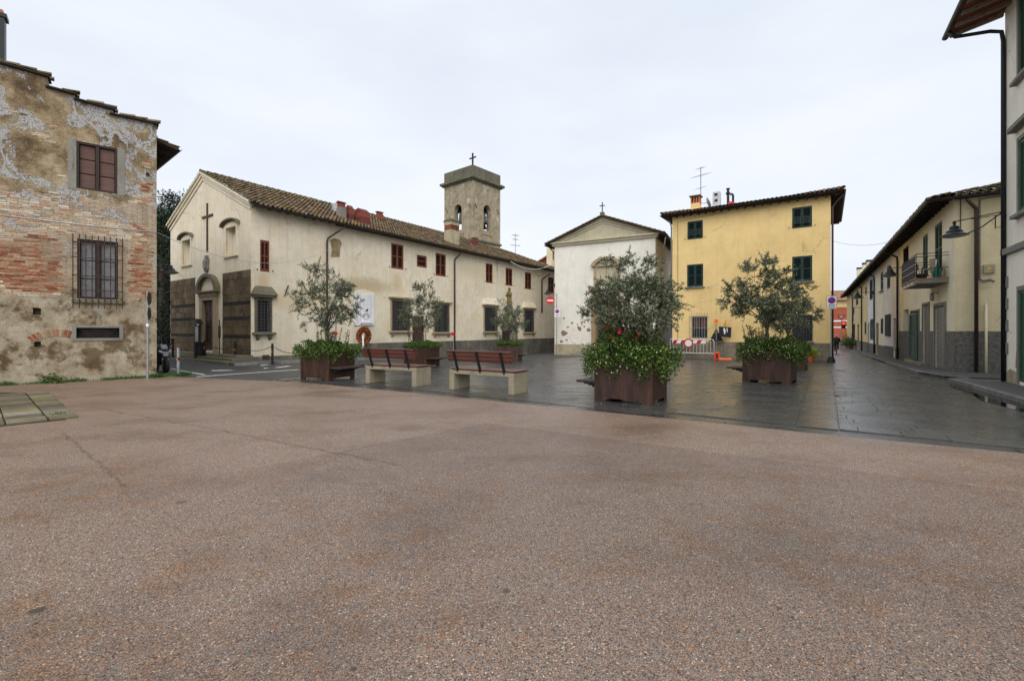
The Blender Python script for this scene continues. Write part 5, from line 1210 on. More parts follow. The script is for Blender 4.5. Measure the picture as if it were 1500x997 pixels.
# ------------------------------------------------------------------ tall ivory house at the right edge
AF = Frame(TC, math.atan2(-.839, -.544))
th = thing('tall_house', 'tall ivory house with green shutters, grey surrounds and wide terracotta eaves at picture edge', 'house', AF.loc, AF.rz)
az = AF.hit(1388, 56, 'y', -1.22)[1] + .25
s0 = AF.hit(1493.5, 260)[0]; wA1 = s0 + 1.05
zz = lambda px, py: AF.hit(px, py)[1]
tr = [(s0, wA1, zz(1496, 111), zz(1496, -60)), (s0, wA1, zz(1496, 310), zz(1496, 205)), (s0, wA1, zz(1496, 559), zz(1496, 425))]
mb = MB(xf_front); mb.wall(0, 12, -.5, az, tr, .14); mb.poly([(0, 0, -.5), (0, -9, -.5), (0, -9, az), (0, 0, az)])
mb.build('wall', P['tall'], th, fix=False)
for i, r in enumerate(tr):
    a0, a1, z0, z1 = r
    w = MB(xf_front); w.box(a0 - .12, a0, -.03, .03, z0 - .05, z1 + .12).box(a1, a1 + .12, -.03, .03, z0 - .05, z1 + .12).box(a0, a1, -.03, .03, z1, z1 + .12)
    o = w.build('window', P['grey_stone'], th)
    MB(xf_front).box(a0, a1, -.16, -.13, z0, z1).build('pane', P['dark_room'], o)
    for l0, l1 in ((a0 + .005, (a0 + a1) / 2 - .004), ((a0 + a1) / 2 + .004, a1 - .005)):
        fr = MB(xf_front); f_ = .07; fr.box(l0, l0 + f_, -.05, -.002, z0, z1).box(l1 - f_, l1, -.05, -.002, z0, z1).box(l0 + f_, l1 - f_, -.049, -.003, z0, z0 + .1).box(l0 + f_, l1 - f_, -.049, -.003, z1 - .09, z1)
        sh = fr.build('shutter', P['green_shutter'], o)
        sme = MB(xf_front).hexa([(-.5, -.012, 0), (.5, -.012, 0), (.5, -.046, .05), (-.5, -.046, .05), (-.5, -.006, .008), (.5, -.006, .008), (.5, -.040, .058), (-.5, -.040, .058)]).mesh('slat', P['green_shutter'])
        z = z0 + .11
        while z < z1 - .14:
            if l0 < s0 + .02: sl_o = link('slat', sme, None); sl_o.parent = th if False else o; sl_o.location = ((l0 + l1) / 2, 0, z); sl_o.scale = (l1 - l0 - 2 * f_, 1, 1)
            z += .062
    if i < 2: MB(xf_front).box(a0 - .22, a1 + .22, -.03, .15, z0 - .15, z0 - .051).build('sill', P['grey_stone'], o, bevel=.012)
    if i == 1: MB(xf_front).box(a0 - .28, a1 + .28, -.03, .2, z1 + .32, z1 + .46).build('hood', P['grey_stone'], o, bevel=.02)
zs0 = zz(1466, 371); MB(xf_front).box(-.04, 12, -.03, .10, zs0 - .13, zs0 + .06).build('string_course', P['grey_stone'], th, bevel=.02)
for k, (pa, pb_) in enumerate(((394, 421.5), (437, 453), (469, 484.5), (501.5, 518))):
    z1_ = zz(1475, pa if k else 405); z0_ = zz(1475, pb_)
    MB(xf_front).box(.02, .28, -.02, .03, z0_, z1_).build('quoin', P['grey_stone'], th, bevel=.01)
scar(th, xf_front, AF, [(1474, 545), (1480, 540), (1488, 544), (1493, 543), (1493, 567), (1474, 566)], 'y', 0., P['chapel_low'], .008)
scar(th, xf_front, AF, [(1489, 514), (1491, 512), (1492, 530), (1491, 543), (1488, 537)], 'y', 0., P['chapel_scar'], .008)
# eaves
A_, B_ = 1.22, .3
zE2 = AF.hit(1388, 56, 'y', -A_)[1]
rise = .22
sv = Vector((0, 1, rise))
ra = roof_slope(th, 'roof', (-B_, -A_, zE2 + .08), (1, 0, 0), sv, 12, 6, P['tile_red'], th=.05)
MB().prism([(-B_, -A_ + .02, zE2 + .0), (12, -A_ + .02, zE2 + .0), (12, .02, zE2 + A_ * rise), (-B_, .02, zE2 + A_ * rise)], (0, 0, .02)).build('soffit', P['soffit_red'], th)
for i in range(14):
    x = -B_ + .12 + i * .62; MB().prism([(x, -A_ + .03, zE2 - .10), (x, .0, zE2 + A_ * rise - .13), (x, .0, zE2 + A_ * rise - .003), (x, -A_ + .03, zE2 - .003)], (.11, 0, 0)).build('rafter', P['rafter_pale'], th)
gutter(th, (-B_ - .05, -A_ - .05, zE2 + .04), (12, -A_ - .05, zE2 + .04), .085)
MB().tube([(.1, -A_ - .05, zE2 - .02), (.1, -A_ + .1, zE2 - .22), (.10, -.35, zE2 - .32), (.10, -.10, zE2 - .42), (.09, -.06, zE2 - .7), (.09, -.06, .12)], .055, 10).build('downpipe', P['slate'], th, smooth=True)

# ------------------------------------------------------------------ the row of houses down the street
ZGUT = 6.85
def row_house(name, label, t0, t1, wallm, low=None, low_z=1.0, roofm='tile_old', depth=8.):
    o_ = RC + rd * t1
    F = Frame((o_.x, o_.y, 0), math.atan2(-.837, -.548)); W = t1 - t0
    h = thing(name, label, 'house', F.loc, F.rz, 'houses along the side street')
    return F, W, h
def row_roof(F, W, h, tilem, ext0=0., ext1=0.):
    oe = .8; s_ = Vector((0, 1, .30)); r_ = roof_slope(h, 'roof', (-ext0, -oe, ZGUT + .03), (1, 0, 0), s_, W + ext0 + ext1, 5., tilem, th=.08)
    gutter(r_, (-ext0, -oe - .05, ZGUT - .02), (W + ext1, -oe - .05, ZGUT - .02), .075)
    n = max(3, int(W / .6)); rafters(r_, (0, -.0, ZGUT + .12), (W, -.0, ZGUT + .12), (0, -oe + .05, -.24), n, .09, .1)
ROWF = Frame((RC.x, RC.y, 0), math.atan2(-.837, -.548))
def rowrect(F, px0, y0, px1, y1, min_w=.7):
    a0, a1, z0, z1 = F.rect(px0, y0, px1, y1)
    return a0, a1, z0, z1
# cream corner house
F, W, h = row_house('corner_house', 'cream corner house with balcony, green shutters and rough grey plinth', 0, 13.2, P['cream'])
rr = dict(g=(1370.5, 448, 1385.5, 541), d=(1352.5, 446, 1361.5, 534), gr=(1335, 456, 1347, 529), n=(1323, 453.5, 1331, 496), s1=(1369.5, 327, 1380, 400), s2=(1352, 344, 1359, 404), o=(1322.7, 362, 1331, 386))
q_ = {k: F.rect(*v) for k, v in rr.items()}
mb = MB(xf_front); mb.wall(0, W, -1, ZGUT + .25, list(q_.values()), .3); ES_ = xf_side(W)
mb.build('facade_wall', P['cream2'], h, fix=False)  # paler than the end wall: the front's brighter light is put into its colour
mb = MB(ES_); mb.wall(0, 9, -1, ZGUT + .25); mb.build('end_wall', P['cream'], h, fix=False)
zpe = F.hit(1432, 485, 'x', W)[1]
rough_m = plain('rough_grey_render', c4(.15, .145, .13), .95, 0, .5, 9, bump=1.)
MB(ES_).box(.0, 9, -.02, .04, -1, zpe).build('plinth', rough_m, h)
prev = 0.
for k in ('gr', 'd', 'g'):
    MB(xf_front).box(prev, q_[k][0] - .12, -.02, .04, -1, zpe).build('plinth', rough_m, h); prev = q_[k][1] + .12
MB(xf_front).box(prev, W + .04, -.02, .04, -1, zpe).build('plinth', rough_m, h)
shutter_window(h, xf_front, q_['s1'], P['green_shutter'], surround=None); shutter_window(h, xf_front, q_['s2'], P['green_shutter'])
a0, a1, z0, z1 = q_['o']; o = MB(xf_front).box(a0, a0 + .07, -.2, -.02, z0, z1).box(a1 - .07, a1, -.2, -.02, z0, z1).box(a0 + .07, a1 - .07, -.2, -.02, z1 - .07, z1).build('window', P['frame_brown'], h); MB(xf_front).box(a0, a1, -.28, -.2, z0, z1).build('pane', P['glass'], o)
a0, a1, z0, z1 = q_['g']; o = MB(xf_front).box(a0 - .12, a0, -.02, .06, -.5, z1 + .14).box(a1, a1 + .12, -.02, .06, -.5, z1 + .14).box(a0, a1, -.02, .06, z1, z1 + .14).build('garage_door', P['grey_stone'], h)
k = 0; z = -.3
while z < z1: MB(xf_front).box(a0, a1, -.07, -.035 + (.012 if k % 2 else 0), z + .006, z + .10).build('slat', P['grey_door'], o); z += .106; k += 1
a0, a1, z0, z1 = q_['d']; o = MB(xf_front).box(a0 - .1, a0, -.02, .05, -.5, z1 + .1).box(a1, a1 + .1, -.02, .05, -.5, z1 + .1).box(a0, a1, -.02, .05, z1, z1 + .1).build('door', P['grey_stone'], h)
MB(xf_front).box(a0, a1, -.08, -.04, -.5, z1).build('leaf', plain('grey_door_leaf', c4(.16, .145, .125), .6), o); MB(xf_front).box(a0 - .1, a1 + .1, .06, .35, -.6, zg(18, 22) + .24).build('threshold', P['grey_stone'], o, bevel=.01)
a0, a1, z0, z1 = q_['gr']; o = MB(xf_front).box(a0 - .08, a0, -.02, .05, -.5, z1 + .1).box(a1, a1 + .08, -.02, .05, -.5, z1 + .1).box(a0, a1, -.02, .05, z1, z1 + .08).build('doorway', P['grey_stone'], h); MB(xf_front).box(a0, a1, -.3, -.2, -.5, z1).build('pane', P['dark_room'], o)
louvre_leaf(xf_front, a0, a1, z0 + .12, z1 - .1, .06).build('shutter', P['green_shutter'], o); MB(xf_front).box(a0 - .05, a1 + .15, .05, .3, -.6, zg(19, 24) + .22).build('threshold', P['brown_stone'], o, bevel=.01)
a0, a1, z0, z1 = q_['n']; o = MB(xf_front).box(a0, a1, -.28, -.22, z0, z1).build('window', P['grey_stone'], h)
# roof: hipped over the end wall
oe = .8; e1 = .38
hipr = 4.5
sv = Vector((0, 1, .30)); L_ = W + e1
rw = roof_slope(h, 'roof', (0, -oe, ZGUT + .03), (1, 0, 0), sv, L_, 5., P['tile_old'], th=.08, clip=lambda a, b: a < L_ - b * .95, poly=[(0, 0), (L_, 0), (L_ - 4.75, 5), (0, 5)])
sv2 = Vector((-1, 0, .30)); roof_slope(h, 'roof', (W + e1, -oe, ZGUT + .03), (0, 1, 0), sv2, 9, 5., P['tile_moss'], th=.08, clip=lambda a, b: a > b * .95, poly=[(0, 0), (9, 0), (9, 5), (4.75, 5)], pitch=.26, rr=.10)
gutter(h, (0, -oe - .05, ZGUT - .02), (W + e1 + .1, -oe - .05, ZGUT - .02), .075); gutter(h, (W + e1 + .05, -oe - .1, ZGUT - .021), (W + e1 + .05, 8, ZGUT - .021), .075)
rafters(h, (.3, 0, ZGUT + .10), (W, 0, ZGUT + .10), (0, -oe + .05, -.20), 20, .1, .11)
MB().prism([(0, -oe + .03, ZGUT - .06), (W + .3, -oe + .03, ZGUT - .06), (W + .3, 0, ZGUT + .18), (0, 0, ZGUT + .18)], (0, 0, .015)).build('soffit', P['soffit'], h)
MB().box(W + .002, W + .3, 0, 8, ZGUT - .04, ZGUT - .01).build('soffit', P['soffit'], h)
# pipes, boxes on the end wall
def ep(px, py, d=.06): y, z = F.hit(px, py, 'x', W + d); return (W + d, y, z)
p1 = ep(1417, 291, e1); p2 = ep(1430, 306, .09); MB().tube([p1, (p1[0], p1[1], p1[2] - .06), (W + .12, p2[1], p2[2]), (W + .1, p2[1], p2[2] - .1), (W + .1, p2[1], -.3)], .06, 10).build('downpipe', P['pipe_brown'], h, smooth=True)
p1 = ep(1435, 292, .03); p3 = ep(1435, 408, .03); p4 = ep(1441, 412, .03); MB().tube([(p1[0], p1[1] + 1.2, p1[2] + .05), p1, p3, p4], .03, 8).build('conduit', P['grey_stone'], h, smooth=True)
p1 = ep(1407, 292, .03); p3 = ep(1407, 345, .03); MB().tube([p1, p3], .015, 6).build('conduit', P['iron'], h)
p1 = ep(1444.5, 445, .05); MB().tube([p1, (p1[0], p1[1], -.3)], .04, 8).build('conduit', P['cream2'], h, smooth=True)
p1 = ep(1448, 394, 0); MB(ES_).box(p1[1] - .16, p1[1] + .16, 0, .1, p1[2] - .18, p1[2] + .18).build('meter_box', plain('beige_box', c4(.36, .34, .24), .6), h, bevel=.03)
MB(ES_).box(p1[1] - .05, p1[1] + .06, .1, .105, p1[2] - .03, p1[2] + .05).build('sticker', P['yellow_paint'], h)
p1 = ep(1447, 411, 0); MB(ES_).tube([(p1[1] - .15, .03, p1[2]), (p1[1] + .05, .12, p1[2] + .02), (p1[1] + .14, .16, p1[2] - .06)], .05, 8).build('wall_spotlight', P['grey_stone'], h)
a, z = F.hit(1375, 431); o = MB(xf_front).tube([(a, 0, z + .05), (a, .22, z + .08)], .015, 6).build('wall_lamp', P['iron'], h); MB(lambda x, y, z: (x, -y, z)).lathe([(.03, .16), (.07, .1), (.08, -.12), (.04, -.18)], (a, .22, z - .1), 10).build('lantern', P['glass_grey'], o)
# balcony
bt0, bt1 = F.hit(1390, 410)[0], 0
bx1 = bt0; bx0 = bx1 - 3.4; zb0 = F.hit(1390, 413)[1]; zb1 = F.hit(1390, 406)[1]; zrt = F.hit(1390, 369)[1]; bd = 1.05
ba = MB(xf_front).box(bx0, bx1, 0, bd, zb0, zb1 - .03).build('balcony', P['grey_stone'], h)
MB(xf_front).box(bx0 - .02, bx1 + .02, .01, bd + .03, zb1 - .028, zb1 + .01).build('edge_tiles', P['terracotta'], ba)
rl = MB(xf_front)
for z in (zrt, zrt - .12, zb1 + .42): rl.tube([(bx1 - .02, .0, z), (bx1 - .02, bd - .03, z), (bx0 + .02, bd - .03, z), (bx0 + .02, 0, z)], .014, 6)
for x, y in ((bx1 - .02, .35), (bx1 - .02, .7), (bx1 - .02, bd - .03), (bx0 + .02, bd - .03), ((bx0 + bx1) / 2, bd - .03), (bx0 + .02, .5)): rl.tube([(x, y, zb1), (x, y, zrt)], .013, 6)
for k in range(5):
    y0_ = .08 + k * .2
    rl.tube([(bx1 - .02, y0_ + .1 + .07 * math.sin(t), zb1 + .22 + .19 * math.cos(t)) for t in [2 * math.pi * i / 10 for i in range(10)]], .007, 4, closed=True)
rl.build('railing', P['iron'], ba)
MB(xf_front).box(bx0 + .04, bx1 - .05, bd - .005, bd + .012, zb1 + .04, zrt - .08).build('screen', P['screen_cloth'], ba)
mb = MB(xf_front)
for z in (zb1 + .32, zb1 + .6): mb.box(bx0 + .04, bx1 - .05, bd + .013, bd + .017, z, z + .02)
mb.build('screen_cord', P['zinc'], ba)
for i in range(4): x = bx0 + .25 + i * .85; MB(xf_front).box(x, x + .25, bd - .1, bd + .06, zb0 - .03, zb0 + .05).build('slab_tooth', P['chapel'], ba)
# things standing on the balcony
def local(F, p): return F.w(p)
t = thing('flower_pot', 'dark round pot with a spindly plant at the balcony rail', 'pot', local(F, (bx1 - .25, -.8, zb1 + .012)), F.rz); MB().lathe([(.10, 0), (.18, .06), (.2, .16), (.17, .2), (.15, .18)], (0, 0, 0), 14).build('bowl', P['black'], t); MB().tube([(0, 0, .1), (.02, 0, .35), (.0, .03, .5)], .02, 6).build('stem', P['bark'], t)
t = thing('plastic_chair', 'white plastic chair on the balcony of the cream corner house', 'chair', local(F, (bx1 - .9, -.5, zb1 + .012)), F.rz)
for x, y in ((-.2, -.2), (.2, -.2), (-.2, .2), (.2, .2)): MB().cyl((x, y, 0), (x * .9, y * .9, .42), .02, .025, 6).build('leg', P['white_paint'], t)
MB().box(-.23, .23, -.22, .22, .42, .45).build('seat', P['white_paint'], t, bevel=.01); MB().hexa([(-.22, .18, .45), (.22, .18, .45), (.22, .21, .45), (-.22, .21, .45), (-.2, .26, .85), (.2, .26, .85), (.2, .29, .85), (-.2, .29, .85)]).build('backrest', P['white_paint'], t, bevel=.01)
t = thing('watering_can', 'green plastic watering can on the balcony floor', 'watering can', local(F, (bx1 - .35, -.3, zb1 + .012)), F.rz); MB().lathe([(.13, 0), (.14, .3), (.1, .42), (.06, .5), (.05, .46)], (0, 0, 0), 12).build('body', plain('teal_plastic', c4(.02, .2, .17), .4), t); MB().tube([(.1, 0, .1), (.25, 0, .3), (.32, 0, .5)], .02, 6).build('spout', P['green_shutter'], t)
t = thing('draped_cloth', 'beige and white cloths hung over the balcony rail', 'laundry', local(F, (bx1 - .35, -.45, zb1 + .35)), F.rz); MB().hexa([(-.02, -.07, -.1), (.03, -.07, -.12), (.03, .08, -.15), (-.02, .08, -.15), (.0, -.1, .5), (.05, -.1, .5), (.05, .1, .5), (.0, .1, .5)]).build('cloth', plain('beige_cloth', c4(.42, .35, .24), .9), t, bevel=.015)

# the rest of the row
def simple_house(name, label, t0, t1, wallm, wins, doors, plz, pm, tilem='tile_old', pipes=()):
    F, W, h = row_house(name, label, t0, t1, wallm)
    ws = [(F.rect(*w[0]), w[1], w[2] if len(w) > 2 else None) for w in wins]; ds = [F.rect(*d) for d in doors]
    fixd = []
    mb = MB(xf_front); mb.wall(0, W, -2, ZGUT + .25, [w[0] for w in ws] + ds, .2); mb.poly([(0, 0, -2), (0, -8, -2), (0, -8, ZGUT + .2), (0, 0, ZGUT + .2)])
    mb.build('wall', wallm, h, fix=False)
    pl = F.hit(*plz)[1]; prev = 0.
    for d in sorted(ds): MB(xf_front).box(prev, max(prev + .05, d[0] - .05), -.02, .035, -2, pl).build('plinth', pm, h); prev = d[1] + .05
    MB(xf_front).box(prev, W, -.02, .035, -2, pl).build('plinth', pm, h)
    for r, m_, s_ in ws:
        if m_ == 'bars': barred_window(h, xf_front, r, P['grey_stone'], sill=False, fw=.05, proud=.03)
        else: shutter_window(h, xf_front, r, P[m_], hooks=False, sill=P[s_] if s_ else None)
    for d in ds:
        o = MB(xf_front).box(d[0], d[1], -.18, -.12, -1.5, d[3]).build('door', P['door_wood'], h); MB(xf_front).box(d[0] + .1, d[1] - .1, -.119, -.1, d[2] + .3, d[3] - .2).build('panel', P['door_wood'], o)
    row_roof(F, W, h, P[tilem])
    for x in pipes:
        MB().tube([(x, -.8, ZGUT - .05), (x, -.5, ZGUT - .25), (x, -.12, ZGUT - .5), (x, -.1, ZGUT - .8), (x, -.1, -1.2)], .06, 8).build('downpipe', P['slate'], h, smooth=True)
    return F, W, h
F2, W2_, h2 = simple_house('row_house', 'white row house with small windows and grey stone plinth next to the corner house', 13.2, 20.2, P['white'], [((1299.5, 389, 1304, 423), 'frame_brown'), ((1298, 461, 1305, 492), 'bars')], [(1308.8, 466, 1312.2, 515)], (1308, 508), P['plinth'], pipes=(6.9,))
simple_house('row_house', 'ivory row house with dark green shutters and a narrow pale door down the street', 20.2, 26.3, P['cream2'], [((1290, 398, 1294, 426), 'dark_green', 'grey_stone'), ((1290, 466, 1294, 489), 'frame_brown')], [(1283, 473, 1287, 518)], (1292, 506), P['plinth'], pipes=(.3,))
simple_house('row_house', 'pale row house with one long green ground-floor shutter between two downpipes', 26.3, 32.2, P['white'], [((1274, 409, 1278.5, 439), 'frame_brown'), ((1274.5, 467, 1279, 498), 'dark_green')], [(1271.5, 473, 1273.4, 517)], (1277, 503), P['plinth'])
F5, W5, h5 = simple_house('row_house', 'ochre row house at the far end of the street with hanging laundry', 32.2, 63, P['ochre'], [((1266.5, 471, 1269, 490), 'dark_green'), ((1267.5, 420, 1269.5, 432), 'frame_brown'), ((1254, 430, 1257, 447), 'dark_green'), ((1249.5, 474, 1252.5, 497), 'frame_brown')], [(1256, 475, 1258.5, 512)], (1260, 499), P['plinth'], pipes=(12.6, 25.4))
for px_, pt0, pb0 in ((1273, 381, 395), (1267, 385, 400), (1258.5, 392, 408)):
    p = F5.hit(px_, pb0, 'y', 2.2); zt2 = F5.hit(px_, pt0, 'y', 2.2)[1]
    c = MB().box(p[0] - .4, p[0] + .4, 1.9, 2.5, ZGUT, zt2 - .25).build('chimney', P['cream'], h5, bevel=.02); MB().box(p[0] - .46, p[0] + .46, 1.84, 2.56, zt2 - .25, zt2).build('cap', P['black'], c)
# street end
EH = thing('red_house', 'brick-red house with white bands closing the far end of the street', 'house', AT(1222, 92), R(-20))
EH.location.z = 0
zt = lambda py: ZP(py, 92)
MB().box(-4, 12, 0, 8, -3, zt(450)).build('wall', P['red_wall'], EH)
MB().box(-4, 12, -.05, -.002, zt(471), zt(469)).box(-4, 12, -.05, -.002, zt(480), zt(478.5)).build('string_course', P['white_paint'], EH)
MB().box(-4.02, 12.02, -.06, 7.9, zt(450), zt(440)).build('upper_wall', P['ochre'], EH)
MB().hexa([(-5, -1, zt(440)), (13, -1, zt(440)), (13, 9, zt(440)), (-5, 9, zt(440)), (-3, 3, zt(424)), (11, 3, zt(424)), (11, 5, zt(424)), (-3, 5, zt(424))]).build('roof', P['tile_old'], EH)
MB().box(-4, 12, -.12, -.06, -3, zt(499)).build('plinth', P['plinth'], EH)
# ------------------------------------------------------------------ planting
def leaf_mesh(name, pos, dr_, L, Wd, mat, cup=.15):
    pos = np.asarray(pos); d = np.asarray(dr_); d = d / (np.linalg.norm(d, axis=1, keepdims=True) + 1e-9); n = len(pos)
    s_ = np.cross(d, rng.normal(size=(n, 3))); s_ /= (np.linalg.norm(s_, axis=1, keepdims=True) + 1e-9); u = np.cross(s_, d)
    L = np.broadcast_to(np.asarray(L, float).reshape(-1, 1), (n, 1)); Wd = np.broadcast_to(np.asarray(Wd, float).reshape(-1, 1), (n, 1))
    v = np.empty((n, 4, 3)); mid_ = pos + d * L * .48 - u * L * cup * .4
    v[:, 0] = pos; v[:, 1] = mid_ + s_ * Wd / 2; v[:, 2] = pos + d * L - u * L * cup; v[:, 3] = mid_ - s_ * Wd / 2
    me = bpy.data.meshes.new(name); me.vertices.add(n * 4); me.vertices.foreach_set('co', v.reshape(-1)); me.loops.add(n * 4); me.loops.foreach_set('vertex_index', np.arange(n * 4, dtype=np.int32))
    me.polygons.add(n); me.polygons.foreach_set('loop_start', np.arange(0, n * 4, 4, dtype=np.int32)); me.update(); me.validate(); me.materials.append(mat); return me
def olive(label, loc, zs, top, rx, zc, seed, leafmul=1., lean=(0, 0), shoots=5, ncl=78, rough=.22):
    """an olive standing in soil at zs above loc; crown centre zc, half width rx, highest shoot at top"""
    r_ = random.Random(seed); t = thing('olive_tree', label, 'tree', loc, r_.uniform(0, 6), 'olive trees in the planters')
    C = Vector((lean[0], lean[1], zc)); rz_ = (top - zc) * .82; fork = Vector((lean[0] * .4, lean[1] * .4, zs + (zc - zs) * .45))
    mb = MB(); mb.tube([(0, 0, zs - .15), (.02, .01, zs + .25), fork + Vector((.01, -.02, -.1)), fork], [.06, .05, .045, .045], 8)
    limbs = []
    for k in range(7):
        a = 6.283 * k / 7 + r_.uniform(-.4, .4); e = C + Vector((math.cos(a) * rx * r_.uniform(.3, .55), math.sin(a) * rx * r_.uniform(.3, .55), rz_ * r_.uniform(-.25, .35)))
        md = fork.lerp(e, .5) + Vector((r_.uniform(-.06, .06), r_.uniform(-.06, .06), r_.uniform(-.05, .08))); mb.tube([fork - Vector((0, 0, .06)), md, e], [.026, .018, .010], 6, caps=False); limbs += [md, e]
    limbs.append(fork)
    clumps = []
    while len(clumps) < ncl:
        q = Vector((r_.uniform(-1, 1), r_.uniform(-1, 1), r_.uniform(-1, 1)))
        if q.length > 1 or (q.length < .45 and r_.random() < .5): continue
        lump = 1 + rough * mnoise.noise(q.normalized() * 1.7 + Vector((seed, 0, 0)))
        if q.z < 0: q.z *= .82
        clumps.append(C + Vector((q.x * rx * lump, q.y * rx * lump, q.z * rz_ * lump)))
    for k in range(shoots):
        a = r_.uniform(0, 6.28); clumps.append(C + Vector((math.cos(a) * rx * r_.uniform(.05, .75), math.sin(a) * rx * .5, rz_ * r_.uniform(.95, 1.2))))
    pos = []; dr_ = []
    for c in clumps:
        lb = min(limbs, key=lambda l: (l - c).length)
        mid_ = lb.lerp(c, .5) + Vector((r_.uniform(-.05, .05), r_.uniform(-.05, .05), r_.uniform(-.02, .06)))
        mb.tube([lb, mid_, c], [.009, .007, .004], 4, caps=False)
        outw = (c - C).normalized()
        for w in range(r_.randint(7, 10)):
            d = (outw * .5 + Vector((r_.gauss(0, .6), r_.gauss(0, .6), r_.gauss(.25, .5)))).normalized(); tl = r_.uniform(.12, .34) * (rx / 1.2)
            b0 = c + Vector((r_.gauss(0, .06), r_.gauss(0, .06), r_.gauss(0, .06))); e = b0 + d * tl + Vector((0, 0, -.2 * tl * r_.random()))
            mb.tube([b0, e], [.003, .002], 3, caps=False)
            nl = int(r_.randint(14, 20) * leafmul)
            for i in range(nl):
                u = (i + r_.random()) / nl; pos.append(b0.lerp(e, u)); dr_.append(d * .5 + Vector((r_.gauss(0, .7), r_.gauss(0, .7), r_.gauss(.1, .6))))
    mb.build('trunk', P['bark'], t, fix=False, smooth=True)
    N_ = len(pos); me = leaf_mesh('crown', [tuple(p) for p in pos], [tuple(p) for p in dr_], rng.uniform(.05, .092, N_) * (rx / 1.15), rng.uniform(.015, .025, N_) * (rx / 1.15), P['olive'])
    link('crown', me, t); return t
def shrub(label, loc, rz, a, b, zt, seed, n=4200, over=.28, rise=.45, flowers=120, droop=.45, tall=0, red=0, side=1.):
    r_ = random.Random(seed); t = thing('jasmine_shrub', label, 'shrub', loc, rz, 'shrubs in the planters'); pos = []; dr_ = []; fl = []; mb = MB()
    lob = [(r_.uniform(-1, 1) * a * .55, r_.uniform(-1, 1) * b * .55, r_.uniform(.16, .34), r_.uniform(.45, 1.25)) for _ in range(24)]
    def hgt(x, y):
        h = 0
        for lx, ly, lr, lh in lob: h = max(h, (1 - ((x - lx) ** 2 + (y - ly) ** 2) / (lr * 1.4) ** 2) * rise * lh)
        return max(h, .10)
    for k in range(n):
        x = r_.uniform(-1, 1) * (a / 2 + over); y = r_.uniform(-1, 1) * (b / 2 + over)
        ex = max(0, abs(x) - a / 2); ey = max(0, abs(y) - b / 2); ed = math.hypot(ex, ey)
        if ed > over * (.55 + .45 * math.sin(x * 7 + seed) * math.cos(y * 6 + seed)) + .06: continue
        if ed > 0: 
            z = zt + .12 - droop * r_.random() * (.4 + .6 * abs(math.sin(x * 5 + y * 4 + seed))) + r_.random() * rise * .45; ow = Vector((ex * math.copysign(1, x), ey * math.copysign(1, y), .1)).normalized()
        else:
            hh = hgt(x, y); z = zt - .03 + hh * (1 - .55 * r_.random() ** 2); ow = Vector((x, y, .5)).normalized()
        z -= .02; pos.append((x, y, z)); d = ow * .6 + Vector((r_.gauss(0, .55), r_.gauss(0, .55), r_.gauss(.15, .5))); dr_.append(tuple(d))
        if len(fl) < flowers and r_.random() < flowers * 1.6 / n and (ed > 0 or z > zt + .15): fl.append((Vector((x, y, z)) + ow * .04, ow))
    for k in range(tall):
        x, y = r_.uniform(-.42, .42) * a, r_.uniform(-.42, .42) * b; L = r_.uniform(.35, .62) + rise * .6; tip = Vector((x * 1.3 + r_.gauss(0, .06), y * 1.3 + r_.gauss(0, .06), zt + L)); mb.tube([(x, y, zt - .1), tip], [.012, .006], 5)
        for i in range(34):
            u = r_.uniform(.3, 1); p = Vector((x, y, zt)).lerp(tip, u); pos.append(tuple(p)); dr_.append((r_.gauss(0, 1), r_.gauss(0, 1), r_.gauss(.4, .5)))
    for k in range(14): x, y = r_.uniform(-.45, .45) * a, r_.uniform(-.45, .45) * b; mb.tube([(x * .6, y * .6, zt - .15), (x, y, zt + .1)], .012, 4)
    mb.build('stems', P['bark'], t, fix=False)
    N_ = len(pos); link('foliage', leaf_mesh('foliage', pos, dr_, rng.uniform(.05, .088, N_), rng.uniform(.025, .042, N_), P['jasmine'], .1), t, kind='stuff')
    if fl:
        mb = MB()
        for p, ow in fl:
            e = ow.orthogonal().normalized(); f_ = ow.cross(e)
            for q in range(5):
                t0 = 2 * math.pi * q / 5; d = e * math.cos(t0) + f_ * math.sin(t0); s_ = ow.cross(d); mb.poly([p, p + d * .010 + s_ * .005, p + d * .018 + ow * .003, p + d * .010 - s_ * .005])
        mb.build('flowers', P['petal'], t, fix=False, kind='stuff')
    if red:
        mb = MB()
        for k in range(red):
            p = Vector((r_.uniform(-.35, .35) * a, r_.uniform(-.45, -.1) * b, zt + rise * r_.uniform(.7, 1.25)))
            for q in range(7):
                t0 = 2 * math.pi * q / 7; d = Vector((math.cos(t0), .3 * math.sin(2 * t0) - .4, math.sin(t0))); s_ = Vector((-math.sin(t0), 0, math.cos(t0))); mb.poly([p, p + d * .03 + s_ * .02, p + d * .048, p + d * .03 - s_ * .02])
        mb.build('red_flowers', P['red_petal'], t, fix=False, kind='stuff')
    return t
PH = 1.0
